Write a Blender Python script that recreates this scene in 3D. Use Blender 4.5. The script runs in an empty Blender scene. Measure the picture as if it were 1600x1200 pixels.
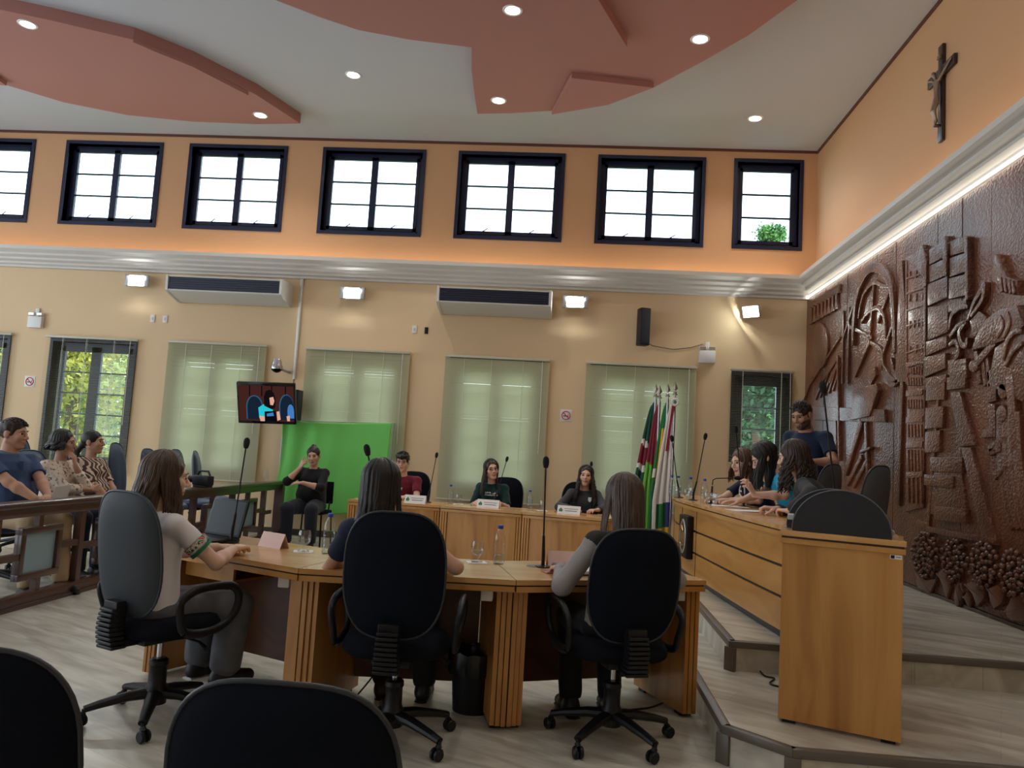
import bpy, bmesh, math, random
import numpy as np
from mathutils import Matrix, Vector, Euler
S = bpy.context.scene
COL = S.collection
PI = math.pi
rad = math.radians
random.seed(7)

# ------------------------------------------------------------------ camera
CAM_PITCH, CAM_ROLL, CAM_YAW, CAM_F, EYE = 0.09035, 0.05909, -0.08143, 1200.0, 1.38
def camera_axes():
    cy, sy, cp, sp = math.cos(CAM_YAW), math.sin(CAM_YAW), math.cos(CAM_PITCH), math.sin(CAM_PITCH)
    f = Vector((sy * cp, cy * cp, sp)); r = Vector((cy, -sy, 0)); u = r.cross(f)
    c, s = math.cos(CAM_ROLL), math.sin(CAM_ROLL)
    return c * r + s * u, -s * r + c * u, f
AX_R, AX_U, AX_F = camera_axes()
cam_data = bpy.data.cameras.new('camera'); cam = bpy.data.objects.new('camera', cam_data); COL.objects.link(cam)
cam_data.sensor_width = 36; cam_data.lens = CAM_F / 1600 * 36; cam_data.clip_start = 0.05; cam_data.clip_end = 200
m = Matrix((AX_R, AX_U, -AX_F)).transposed().to_4x4(); m.translation = (0, 0, EYE)
cam.matrix_world = m
S.camera = cam
def ray(x, y): return AX_F + AX_R * ((x - 800) / CAM_F) + AX_U * ((600 - y) / CAM_F)
def onY(x, y, Y): d = ray(x, y); return Vector((0, 0, EYE)) + d * (Y / d.y)
def onX(x, y, X): d = ray(x, y); return Vector((0, 0, EYE)) + d * (X / d.x)
def onZ(x, y, Z): d = ray(x, y); return Vector((0, 0, EYE)) + d * ((Z - EYE) / d.z)

# ------------------------------------------------------------------ world, sun, exposure
def lin(v): v /= 255.0; return v / 12.92 if v <= 0.04045 else ((v + 0.055) / 1.055) ** 2.4
def rgb(r, g, b, a=1.0): return (lin(r), lin(g), lin(b), a)
world = bpy.data.worlds.new('sky'); S.world = world; world.use_nodes = True
wn = world.node_tree.nodes; wl = world.node_tree.links
bg = wn['Background']; bg.inputs['Strength'].default_value = 3.4
tcw = wn.new('ShaderNodeTexCoord'); sep = wn.new('ShaderNodeSeparateXYZ'); rampw = wn.new('ShaderNodeValToRGB')
wl.new(tcw.outputs['Generated'], sep.inputs[0]); wl.new(sep.outputs['Z'], rampw.inputs[0]); wl.new(rampw.outputs[0], bg.inputs['Color'])
rampw.color_ramp.elements[0].color = (0.80, 0.90, 1.0, 1); rampw.color_ramp.elements[1].color = (0.62, 0.80, 1.0, 1)
sun_d = bpy.data.lights.new('sun', 'SUN'); sun_d.energy = 2.4; sun_d.angle = rad(2); sun_d.color = (1, 0.93, 0.8)
sun = bpy.data.objects.new('sun', sun_d); COL.objects.link(sun)
sun.rotation_euler = (rad(48), 0, rad(18))
S.view_settings.view_transform = 'Standard'; S.view_settings.look = 'None'
S.view_settings.exposure = 0.47; S.view_settings.gamma = 1; S.view_settings.use_curve_mapping = False
S.cycles.use_denoising = True
S.cycles.max_bounces = 8; S.cycles.diffuse_bounces = 4; S.cycles.glossy_bounces = 3
S.cycles.transmission_bounces = 8; S.cycles.transparent_max_bounces = 16
S.cycles.caustics_reflective = False; S.cycles.caustics_refractive = False
S.cycles.sample_clamp_indirect = 4.0

D = 11.2          # back wall face
XR = 3.38         # right wall face
XL = -11.5; YB = -4.5
ZC = 6.05         # ceiling
Z1, Z2 = 0.17, 0.34

# daylight enters through the window openings: portals tell the renderer where they are
def portal(loc, rot, sx, sy):
    d = bpy.data.lights.new('daylight_portal', 'AREA'); d.shape = 'RECTANGLE'; d.size = sx; d.size_y = sy
    d.cycles.is_portal = True
    o = bpy.data.objects.new('daylight_portal', d); COL.objects.link(o); o.location = loc; o.rotation_euler = rot
UP_Z = (4.60, 5.86); LO_Z = (0.82, 2.70)
UP_X = [(-10.26, -8.78), (-8.16, -6.66), (-6.13, -4.65), (-3.99, -2.48), (-1.88, -0.36), (0.23, 1.72), (2.23, 3.13)]
LO_X = [(-10.2, -8.80), (-8.05, -6.75), (-6.08, -4.75), (-3.92, -2.56), (-1.80, -0.50), (0.27, 1.62), (2.29, 3.04)]
LO_ZB = [0.82, 0.82, 0.82, 0.82, 0.82, 0.82, 1.48]
for a, b in UP_X: portal(((a + b) / 2, D + 0.21, (UP_Z[0] + UP_Z[1]) / 2), (rad(-90), 0, 0), b - a, UP_Z[1] - UP_Z[0])
LW = [(-2.5, 0.5), (2.0, 5.0), (6.5, 9.5)]      # big windows of the left wall (Y ranges), z 0.6-5.4
RW = [(-10.0, -7.5)]      # unseen rear wall window added to let daylight in (X ranges)
for a, b in LW: portal((XL - 0.15, (a + b) / 2, 2.9), (rad(90), 0, rad(-90)), b - a, 4.4)
for a, b in RW: portal(((a + b) / 2, YB - 0.15, 2.6), (rad(90), 0, 0), b - a, 3.4)
# ------------------------------------------------------------------ materials
def newmat(name):
    m = bpy.data.materials.new(name); m.use_nodes = True
    return m, m.node_tree.nodes, m.node_tree.links, m.node_tree.nodes['Principled BSDF']
def plain(name, col, rough=0.5, metal=0.0, spec=0.5, bump=0.0, bscale=60.0, emit=None, estr=0.0, var=0.0, vscale=4.0, coat=0.0, sheen=0.0):
    m, n, l, b = newmat(name)
    b.inputs['Base Color'].default_value = col; b.inputs['Roughness'].default_value = rough
    b.inputs['Metallic'].default_value = metal; b.inputs['Specular IOR Level'].default_value = spec
    if coat: b.inputs['Coat Weight'].default_value = coat; b.inputs['Coat Roughness'].default_value = 0.15
    if sheen: b.inputs['Sheen Weight'].default_value = sheen
    if emit: b.inputs['Emission Color'].default_value = emit; b.inputs['Emission Strength'].default_value = estr
    if bump or var:
        tc = n.new('ShaderNodeTexCoord')
    if bump:
        nz = n.new('ShaderNodeTexNoise'); nz.inputs['Scale'].default_value = bscale; nz.inputs['Detail'].default_value = 4
        bp = n.new('ShaderNodeBump'); bp.inputs['Strength'].default_value = bump; bp.inputs['Distance'].default_value = 0.01
        l.new(tc.outputs['Object'], nz.inputs['Vector']); l.new(nz.outputs['Fac'], bp.inputs['Height']); l.new(bp.outputs[0], b.inputs['Normal'])
    if var:
        nz2 = n.new('ShaderNodeTexNoise'); nz2.inputs['Scale'].default_value = vscale; nz2.inputs['Detail'].default_value = 5
        mr = n.new('ShaderNodeMapRange'); mr.inputs['To Min'].default_value = 1 - var; mr.inputs['To Max'].default_value = 1 + var
        mx = n.new('ShaderNodeMix'); mx.data_type = 'RGBA'; mx.blend_type = 'MULTIPLY'; mx.inputs['Factor'].default_value = 1
        mx.inputs['A'].default_value = col
        l.new(tc.outputs['Object'], nz2.inputs['Vector']); l.new(nz2.outputs['Fac'], mr.inputs['Value'])
        l.new(mr.outputs[0], mx.inputs['B']); l.new(mx.outputs['Result'], b.inputs['Base Color'])
    return m
def ramp_mat(name, cols, scale, detail=6, rough=0.35, dist=0.0, coat=0.0, bump=0.0, kind='noise', pos=None, spec=0.5, roughv=None, rotz=0.0, world_xyz=False):
    """object-space noise through a colour ramp; scale is a triple"""
    m, n, l, b = newmat(name)
    tc = n.new('ShaderNodeTexCoord'); mp = n.new('ShaderNodeMapping'); mp.inputs['Scale'].default_value = scale
    mp.inputs['Rotation'].default_value = (0, 0, rotz)
    if kind == 'noise':
        t = n.new('ShaderNodeTexNoise'); t.inputs['Scale'].default_value = 1; t.inputs['Detail'].default_value = detail; t.inputs['Distortion'].default_value = dist; out = t.outputs['Fac']
    elif kind == 'wave':
        t = n.new('ShaderNodeTexWave'); t.inputs['Scale'].default_value = 1; t.inputs['Distortion'].default_value = dist; t.inputs['Detail'].default_value = detail; out = t.outputs['Fac']
    elif kind == 'voronoi':
        t = n.new('ShaderNodeTexVoronoi'); t.inputs['Scale'].default_value = 1; out = t.outputs['Distance']
    r = n.new('ShaderNodeValToRGB'); e = r.color_ramp.elements
    pos = pos or [0.3 + 0.4 * i / (len(cols) - 1) for i in range(len(cols))]
    while len(e) < len(cols): e.new(0.5)
    for i, c in enumerate(cols): e[i].position = pos[i]; e[i].color = c
    l.new(tc.outputs['Object'], mp.inputs['Vector']); l.new(mp.outputs[0], t.inputs['Vector']); l.new(out, r.inputs[0]); l.new(r.outputs[0], b.inputs['Base Color'])
    b.inputs['Roughness'].default_value = rough; b.inputs['Specular IOR Level'].default_value = spec
    if coat: b.inputs['Coat Weight'].default_value = coat; b.inputs['Coat Roughness'].default_value = 0.12
    if bump:
        bp = n.new('ShaderNodeBump'); bp.inputs['Strength'].default_value = bump; bp.inputs['Distance'].default_value = 0.01
        l.new(out, bp.inputs['Height']); l.new(bp.outputs[0], b.inputs['Normal'])
    return m
def emitter(name, col, s):
    m, n, l, b = newmat(name); e = n.new('ShaderNodeEmission'); e.inputs['Color'].default_value = col; e.inputs['Strength'].default_value = s
    l.new(e.outputs[0], n['Material Output'].inputs['Surface']); return m
def thin_glass(name, tint=(1, 1, 1, 1), refl=1.0):
    m, n, l, b = newmat(name)
    t = n.new('ShaderNodeBsdfTransparent'); t.inputs['Color'].default_value = tint
    g = n.new('ShaderNodeBsdfGlossy'); g.inputs['Roughness'].default_value = 0.02
    f = n.new('ShaderNodeLayerWeight'); f.inputs['Blend'].default_value = 0.5
    pw = n.new('ShaderNodeMath'); pw.operation = 'POWER'; pw.inputs[1].default_value = 4.0; l.new(f.outputs['Facing'], pw.inputs[0])
    ad = n.new('ShaderNodeMath'); ad.operation = 'MULTIPLY_ADD'; ad.inputs[1].default_value = 0.6; ad.inputs[2].default_value = 0.04; l.new(pw.outputs[0], ad.inputs[0])
    mm = n.new('ShaderNodeMath'); mm.operation = 'MULTIPLY'; mm.inputs[1].default_value = refl
    mx = n.new('ShaderNodeMixShader'); l.new(ad.outputs[0], mm.inputs[0]); l.new(mm.outputs[0], mx.inputs[0]); l.new(t.outputs[0], mx.inputs[1]); l.new(g.outputs[0], mx.inputs[2])
    l.new(mx.outputs[0], n['Material Output'].inputs['Surface']); return m
def translucent(name, col, amount=0.35, rough=0.5):
    m, n, l, b = newmat(name); b.inputs['Base Color'].default_value = col; b.inputs['Roughness'].default_value = rough
    t = n.new('ShaderNodeBsdfTranslucent'); t.inputs['Color'].default_value = col
    mx = n.new('ShaderNodeMixShader'); mx.inputs[0].default_value = amount
    l.new(b.outputs[0], mx.inputs[1]); l.new(t.outputs[0], mx.inputs[2]); l.new(mx.outputs[0], n['Material Output'].inputs['Surface']); return m

# ------------------------------------------------------------------ mesh building
class MB:
    def __init__(self): self.v = []; self.f = []; self.mi = []; self.cur = 0
    def add(self, vs, fs, M=None):
        o = len(self.v)
        self.v += [tuple(M @ Vector(p)) if M else tuple(p) for p in vs]
        for f in fs: self.f.append([i + o for i in f]); self.mi.append(self.cur)
        return self
    def bm(self, b, M=None):
        b.verts.ensure_lookup_table(); b.verts.index_update()
        self.add([v.co[:] for v in b.verts], [[v.index for v in f.verts] for f in b.faces], M); b.free(); return self
    def box(self, x0, y0, z0, x1, y1, z1, bev=0.0, M=None, seg=2):
        if bev <= 0:
            vs = [(x, y, z) for z in (z0, z1) for y in (y0, y1) for x in (x0, x1)]
            return self.add(vs, [(0, 2, 3, 1), (4, 5, 7, 6), (0, 1, 5, 4), (2, 6, 7, 3), (0, 4, 6, 2), (1, 3, 7, 5)], M)
        b = bmesh.new(); bmesh.ops.create_cube(b, size=1)
        for v in b.verts: v.co = ((x0 + x1) / 2 + v.co.x * (x1 - x0), (y0 + y1) / 2 + v.co.y * (y1 - y0), (z0 + z1) / 2 + v.co.z * (z1 - z0))
        bmesh.ops.bevel(b, geom=b.edges[:], offset=bev, segments=seg, profile=0.5, affect='EDGES')
        return self.bm(b, M)
    def cbox(self, c, s, bev=0.0, M=None): return self.box(c[0] - s[0] / 2, c[1] - s[1] / 2, c[2] - s[2] / 2, c[0] + s[0] / 2, c[1] + s[1] / 2, c[2] + s[2] / 2, bev, M)
    def tube(self, pts, r, n=8, M=None, cap=True, flat=1.0, ref=None):
        pts = [Vector(p) for p in pts]; k = len(pts); rr = r if hasattr(r, '__len__') else [r] * k
        vs = []; fs = []; t0 = (pts[1] - pts[0]).normalized()
        a = Vector(ref) if ref else (Vector((0, 0, 1)) if abs(t0.z) < 0.9 else Vector((1, 0, 0)))
        u = t0.cross(a).normalized()
        for i, p in enumerate(pts):
            t = (pts[min(i + 1, k - 1)] - pts[max(i - 1, 0)])
            t = t.normalized() if t.length > 1e-9 else t0
            u = (u - t * u.dot(t)); u = u.normalized() if u.length > 1e-6 else t.orthogonal().normalized(); w = t.cross(u)
            for j in range(n):
                an = 2 * PI * j / n; vs.append(p + u * (math.cos(an) * rr[i]) + w * (math.sin(an) * rr[i] * flat))
        for i in range(k - 1):
            for j in range(n): fs.append((i * n + j, i * n + (j + 1) % n, (i + 1) * n + (j + 1) % n, (i + 1) * n + j))
        if cap: fs.append(tuple(range(n - 1, -1, -1))); fs.append(tuple((k - 1) * n + j for j in range(n)))
        return self.add([v[:] for v in vs], fs, M)
    def lathe(self, prof, n=24, c=(0, 0, 0), M=None):
        vs = []; fs = []; k = len(prof)
        for r, z in prof:
            for j in range(n): a = 2 * PI * j / n; vs.append((c[0] + r * math.cos(a), c[1] + r * math.sin(a), c[2] + z))
        for i in range(k - 1):
            for j in range(n): fs.append((i * n + j, i * n + (j + 1) % n, (i + 1) * n + (j + 1) % n, (i + 1) * n + j))
        if prof[0][0] > 1e-5: fs.append(tuple(range(n - 1, -1, -1)))
        if prof[-1][0] > 1e-5: fs.append(tuple((k - 1) * n + j for j in range(n)))
        return self.add(vs, fs, M)
    def prism(self, poly, h0, h1, M=None):
        """polygon in local xy, extruded along z"""
        a = sum(poly[i][0] * poly[(i + 1) % len(poly)][1] - poly[(i + 1) % len(poly)][0] * poly[i][1] for i in range(len(poly)))
        if a < 0: poly = poly[::-1]
        k = len(poly); vs = [(p[0], p[1], h0) for p in poly] + [(p[0], p[1], h1) for p in poly]
        fs = [tuple(range(k - 1, -1, -1)), tuple(range(k, 2 * k))] + [(i, (i + 1) % k, k + (i + 1) % k, k + i) for i in range(k)]
        return self.add(vs, fs, M)
    def ell(self, c, r, seg=16, rings=10, M=None):
        vs = []; fs = []
        for i in range(rings + 1):
            t = PI * i / rings
            for j in range(seg): p = 2 * PI * j / seg; vs.append((c[0] + r[0] * math.sin(t) * math.cos(p), c[1] + r[1] * math.sin(t) * math.sin(p), c[2] - r[2] * math.cos(t)))
        for i in range(rings):
            for j in range(seg): fs.append((i * seg + j, i * seg + (j + 1) % seg, (i + 1) * seg + (j + 1) % seg, (i + 1) * seg + j))
        return self.add(vs, fs, M)
    def build(self, name, mats, parent=None, smooth=35, kind=None, loc=None):
        me = bpy.data.meshes.new(name); me.from_pydata(self.v, [], self.f)
        mats = mats if isinstance(mats, (list, tuple)) else [mats]
        for m_ in mats: me.materials.append(m_)
        if len(mats) > 1: me.polygons.foreach_set('material_index', self.mi)
        me.validate(); me.update()
        if smooth: me.shade_smooth(); me.set_sharp_from_angle(angle=rad(smooth))
        o = bpy.data.objects.new(name, me); COL.objects.link(o)
        if parent: o.parent = parent
        if kind: o['kind'] = kind
        if loc: o.location = loc
        return o
def tag(o, label, cat, group=None):
    o['label'] = label; o['category'] = cat
    if group: o['group'] = group
    return o
def thing(name, label, cat, loc=(0, 0, 0), rz=0.0, group=None):
    o = bpy.data.objects.new(name, None); COL.objects.link(o); o.location = loc; o.rotation_euler = (0, 0, rz); o.empty_display_size = 0.1
    return tag(o, label, cat, group)
def struct(name, mb, mat, smooth=30, parent=None):
    o = mb.build(name, mat, parent, smooth)
    if not parent: o['kind'] = 'structure'
    return o
def dup(root, loc, rz, label, group=None):
    r = root.copy(); COL.objects.link(r); r.location = loc; r.rotation_euler = (0, 0, rz); r['label'] = label
    if group: r['group'] = group
    for ch in list(root.children):
        c = ch.copy(); COL.objects.link(c); c.parent = r
        for g in list(ch.children):
            d = g.copy(); COL.objects.link(d); d.parent = c
    return r
def frame(origin, xdir, ydir):
    x = Vector(xdir).normalized(); z = x.cross(Vector(ydir)).normalized(); y = z.cross(x)
    M = Matrix((x, y, z)).transposed().to_4x4(); M.translation = origin; return M
def TR(x, y, z, rz=0.0, rx=0.0, ry=0.0): return Matrix.Translation((x, y, z)) @ Euler((rx, ry, rz)).to_matrix().to_4x4()
def text_mesh(body, size, M, mb, depth=0.001):
    cu = bpy.data.curves.new('lettering', 'FONT'); cu.body = body; cu.size = size; cu.align_x = 'CENTER'; cu.align_y = 'CENTER'; cu.extrude = depth; cu.resolution_u = 2
    o = bpy.data.objects.new('lettering', cu); COL.objects.link(o); dg = bpy.context.evaluated_depsgraph_get()
    me = bpy.data.meshes.new_from_object(o.evaluated_get(dg))
    mb.add([v.co[:] for v in me.vertices], [list(p.vertices) for p in me.polygons], M)
    bpy.data.objects.remove(o); bpy.data.curves.remove(cu); bpy.data.meshes.remove(me)

# ------------------------------------------------------------------ palette
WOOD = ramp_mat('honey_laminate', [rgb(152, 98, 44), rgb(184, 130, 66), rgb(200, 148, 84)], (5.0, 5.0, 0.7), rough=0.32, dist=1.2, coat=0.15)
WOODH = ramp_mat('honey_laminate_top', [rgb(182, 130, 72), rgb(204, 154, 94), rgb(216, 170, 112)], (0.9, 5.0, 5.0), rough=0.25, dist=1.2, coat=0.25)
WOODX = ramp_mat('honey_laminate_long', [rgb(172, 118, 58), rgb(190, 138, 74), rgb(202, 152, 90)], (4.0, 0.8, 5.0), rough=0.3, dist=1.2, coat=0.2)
GROOVE = plain('dark_groove', rgb(45, 25, 15), 0.5)
WOODD = ramp_mat('shaded_laminate', [rgb(72, 40, 24), rgb(92, 54, 32), rgb(104, 64, 40)], (4.0, 0.8, 5.0), rough=0.4, dist=1.2)  # laminate darkened: the shade under the desk tops is put into the colour
DARKW = ramp_mat('dark_railing_wood', [rgb(48, 28, 24), rgb(66, 38, 32), rgb(80, 48, 40)], (3, 3, 3), rough=0.3, coat=0.4)
BLACKF = plain('black_chair_fabric', rgb(19, 21, 28), 0.9, bump=0.25, bscale=300, spec=0.08)
BLUEF = plain('navy_vinyl', rgb(40, 56, 92), 0.38, spec=0.5, bump=0.05, bscale=200)
SHELL = plain('chair_shell_plastic', rgb(46, 52, 58), 0.6, bump=0.1, bscale=400, spec=0.35)
SHELLB = plain('chair_fabric_blueblack', rgb(16, 21, 31), 0.85, bump=0.2, bscale=350, spec=0.10)
BLACKP = plain('black_plastic', rgb(16, 16, 20), 0.42, spec=0.35)
CHROME = plain('steel', rgb(190, 190, 195), 0.25, metal=1.0)
WHITEP = plain('white_plastic', rgb(226, 226, 224), 0.4)
PAPER = plain('white_paper', rgb(236, 236, 236), 0.7)
GLASS = thin_glass('clear_glass', (0.97, 0.98, 0.98, 1), 1.6)
WATER = thin_glass('water', (0.90, 0.95, 0.97, 1), 1.0)
PANE = thin_glass('window_glass', (0.93, 0.97, 0.97, 1), 0.8)
FROST = translucent('frosted_glass', rgb(150, 172, 180), 0.25, 0.35)
NAVY = plain('navy_window_paint', rgb(24, 32, 62), 0.35)
BLUECAP = plain('blue_cap', rgb(40, 80, 190), 0.4)
SCREENB = plain('black_screen', rgb(10, 10, 12), 0.2, spec=0.18)
# ------------------------------------------------------------------ smooth solids (signed distance, surface nets)
class Solid:
    def __init__(self): self.p = []; self.rs = 1.0
    def cone(self, a, b, ra, rb, k=0.02): self.p.append(('c', np.array(a, float), np.array(b, float), ra * self.rs, rb * self.rs, k)); return self
    def chain(self, pts, rs, k=0.02):
        for i in range(len(pts) - 1): self.cone(pts[i], pts[i + 1], rs[i], rs[i + 1], k)
        return self
    def ell(self, c, r, R=None, k=0.02): self.p.append(('e', np.array(c, float), np.array(r, float) * self.rs, np.array(R, float) if R is not None else np.eye(3), k)); return self
    def cut(self, c, r, R=None, k=0.01): self.p.append(('x', np.array(c, float), np.array(r, float) * self.rs, np.array(R, float) if R is not None else np.eye(3), k)); return self
    def sweep(self, pts, ws, ds, side, k=0.02):
        """elliptic sweep along a polyline: half width ws along 'side', half depth ds across"""
        self.p.append(('s', [np.array(p, float) for p in pts], ws, ds, np.array(side, float), k)); return self
    def plane(self, pt, nrm, k=0.0): self.p.append(('h', np.array(pt, float), np.array(nrm, float) / np.linalg.norm(nrm), k)); return self
    def boxes(self):
        out = []
        for q in self.p:
            if q[0] == 'c':
                r = max(q[3], q[4]); out.append((np.minimum(q[1], q[2]) - r, np.maximum(q[1], q[2]) + r))
            elif q[0] in 'ex':
                e = np.sqrt((q[3].T ** 2 * q[2][:, None] ** 2).sum(0)) if q[0] in 'ex' else 0
                e = np.array([math.sqrt(sum((q[3][j][i] * q[2][j]) ** 2 for j in range(3))) for i in range(3)])
                out.append((q[1] - e, q[1] + e))
            elif q[0] == 's':
                P = np.array(q[1]); r = max(max(q[2]), max(q[3])); out.append((P.min(0) - r, P.max(0) + r))
            else: out.append(None)
        return out
    def mesh(self, h, noise=None):
        bx = self.boxes(); adds = [b for b, q in zip(bx, self.p) if b is not None and q[0] != 'x']
        lo = np.min([b[0] for b in adds], 0) - 2.5 * h; hi = np.max([b[1] for b in adds], 0) + 2.5 * h
        n = np.ceil((hi - lo) / h).astype(int) + 1
        F = np.full(n, 0.2, np.float32); ax = [lo[i] + h * np.arange(n[i]) for i in range(3)]
        for q, b in zip(self.p, bx):
            k = q[-1]
            if q[0] == 'h':
                X, Y, Z = np.ix_(*ax); d = (X - q[1][0]) * q[2][0] + (Y - q[1][1]) * q[2][1] + (Z - q[1][2]) * q[2][2]
                F = np.maximum(F, d.astype(np.float32)); continue
            m = k + 3 * h
            i0 = np.clip(np.floor((b[0] - m - lo) / h).astype(int), 0, n); i1 = np.clip(np.ceil((b[1] + m - lo) / h).astype(int) + 1, 0, n)
            if (i1 <= i0).any(): continue
            sl = tuple(slice(i0[i], i1[i]) for i in range(3))
            X, Y, Z = np.ix_(*[ax[i][sl[i]].astype(np.float32) for i in range(3)])
            if q[0] == 'c':
                a, c, ra, rb = q[1:5]; ba = c - a; l2 = float(ba @ ba) + 1e-12
                t = np.clip(((X - a[0]) * ba[0] + (Y - a[1]) * ba[1] + (Z - a[2]) * ba[2]) / l2, 0, 1)
                d = np.sqrt((X - a[0] - t * ba[0]) ** 2 + (Y - a[1] - t * ba[1]) ** 2 + (Z - a[2] - t * ba[2]) ** 2) - (ra + t * (rb - ra))
            elif q[0] in 'ex':
                c, r, R = q[1:4]; u = [(X - c[0]) * R[j][0] + (Y - c[1]) * R[j][1] + (Z - c[2]) * R[j][2] for j in range(3)]
                k0 = np.sqrt(sum((u[j] / r[j]) ** 2 for j in range(3))); k1 = np.sqrt(sum((u[j] / r[j] ** 2) ** 2 for j in range(3))) + 1e-6
                d = k0 * (k0 - 1) / k1
            else:
                P, ws, ds, side = q[1:5]; A = P[-1] - P[0]; A /= np.linalg.norm(A) + 1e-9; P = np.array(P); sv = (P - P[0]) @ A
                s_ = side - A * (side @ A); s_ /= np.linalg.norm(s_); f_ = np.cross(A, s_)
                tt = (X - P[0][0]) * A[0] + (Y - P[0][1]) * A[1] + (Z - P[0][2]) * A[2]; t = np.clip(tt, 0, sv[-1])
                c = [np.interp(t, sv, P[:, j]) for j in range(3)]; vx, vy, vz = X - c[0], Y - c[1], Z - c[2]
                u = vx * s_[0] + vy * s_[1] + vz * s_[2]; v = vx * f_[0] + vy * f_[1] + vz * f_[2]
                w = np.interp(t, sv, ws); e = np.interp(t, sv, ds)
                k0 = np.sqrt((u / w) ** 2 + (v / e) ** 2); k1 = np.sqrt((u / w ** 2) ** 2 + (v / e ** 2) ** 2) + 1e-6
                d = k0 * (k0 - 1) / k1; d = np.where(k0 < 1e-3, -np.minimum(w, e), d)
                ex = np.abs(tt - t); d = np.where(ex > 0, np.sqrt(np.maximum(d, 0) ** 2 + ex ** 2), d)
            G = F[sl]
            if q[0] == 'x':
                d = -d
                if k > 0: hh = np.maximum(k - np.abs(G - d), 0) / k; F[sl] = np.maximum(G, d) + hh * hh * k * 0.25
                else: F[sl] = np.maximum(G, d)
            else:
                if k > 0: hh = np.maximum(k - np.abs(G - d), 0) / k; F[sl] = np.minimum(G, d) - hh * hh * k * 0.25
                else: F[sl] = np.minimum(G, d)
        if noise is not None:
            X, Y, Z = np.ix_(*[a.astype(np.float32) for a in ax]); F = F + noise(X, Y, Z).astype(np.float32)
        return surface_nets(F, lo, h)
def surface_nets(F, lo, h):
    Sg = F < 0
    Sg[0] = Sg[-1] = False; Sg[:, 0] = Sg[:, -1] = False; Sg[:, :, 0] = Sg[:, :, -1] = False
    F = np.where(Sg, np.minimum(F, -1e-6), np.maximum(F, 1e-6))
    c = np.zeros(np.array(F.shape) - 1, np.int8); n = F.shape
    for i in (0, 1):
        for j in (0, 1):
            for k in (0, 1): c += Sg[i:n[0] - 1 + i, j:n[1] - 1 + j, k:n[2] - 1 + k]
    act = (c > 0) & (c < 8); cells = np.argwhere(act); idx = np.full(act.shape, -1, np.int32); idx[act] = np.arange(len(cells))
    pos = np.zeros((len(cells), 3)); cnt = np.zeros(len(cells)); I, J, K = cells.T
    for a in range(3):
        o1, o2 = [(1, 2), (0, 2), (0, 1)][a]
        for p in (0, 1):
            for q in (0, 1):
                A = [0, 0, 0]; A[o1] = p; A[o2] = q; B = list(A); B[a] = 1
                fa = F[I + A[0], J + A[1], K + A[2]]; fb = F[I + B[0], J + B[1], K + B[2]]; mk = (fa < 0) != (fb < 0)
                t = fa[mk] / (fa[mk] - fb[mk]); v = np.tile(np.array(A, float), (mk.sum(), 1)); v[:, a] = t
                pos[mk] += v; cnt[mk] += 1
    V = lo + h * (cells + pos / cnt[:, None]); Q = []
    for a in range(3):
        o1, o2 = [(1, 2), (2, 0), (0, 1)][a]
        sl0 = [slice(0, n[i]) for i in range(3)]; sl1 = list(sl0); sl0[a] = slice(0, n[a] - 1); sl1[a] = slice(1, n[a])
        s0, s1 = Sg[tuple(sl0)], Sg[tuple(sl1)]
        E_ = np.argwhere(s0 != s1); inside = s0[tuple(E_.T)]
        def cell(d1, d2): e = E_.copy(); e[:, o1] -= d1; e[:, o2] -= d2; return idx[tuple(e.T)]
        q = np.stack([cell(1, 1), cell(0, 1), cell(0, 0), cell(1, 0)], 1)
        q[~inside] = q[~inside][:, ::-1]; Q.append(q)
    Q = np.concatenate(Q); Q = Q[(Q >= 0).all(1)]
    return V, Q
def np_mesh(name, V, Q, mats, parent=None, mi=None, smooth=True):
    me = bpy.data.meshes.new(name); me.vertices.add(len(V)); me.vertices.foreach_set('co', np.asarray(V, np.float32).ravel())
    k = Q.shape[1]; me.loops.add(Q.size); me.loops.foreach_set('vertex_index', Q.astype(np.int32).ravel())
    me.polygons.add(len(Q)); me.polygons.foreach_set('loop_start', np.arange(0, Q.size, k, dtype=np.int32))
    mats = mats if isinstance(mats, (list, tuple)) else [mats]
    for m_ in mats: me.materials.append(m_)
    if mi is not None: me.polygons.foreach_set('material_index', np.asarray(mi, np.int32))
    me.update(calc_edges=True); me.validate()
    if smooth: me.shade_smooth()
    o = bpy.data.objects.new(name, me); COL.objects.link(o)
    if parent: o.parent = parent
    return o
# ------------------------------------------------------------------ room shell
WALL_LO = plain('wall_beige_paint', rgb(224, 196, 156), 0.75, var=0.04, vscale=1.2, bump=0.05, bscale=40)
WALL_UP = plain('wall_peach_paint', rgb(212, 166, 124), 0.75, var=0.04, vscale=0.9, bump=0.05, bscale=40)
CEIL = plain('ceiling_white_paint', rgb(194, 198, 208), 0.8)
CORAL = plain('ceiling_coral_paint', rgb(176, 124, 117), 0.75)
MOLD = plain('cornice_white_paint', rgb(214, 210, 204), 0.6)

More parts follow.
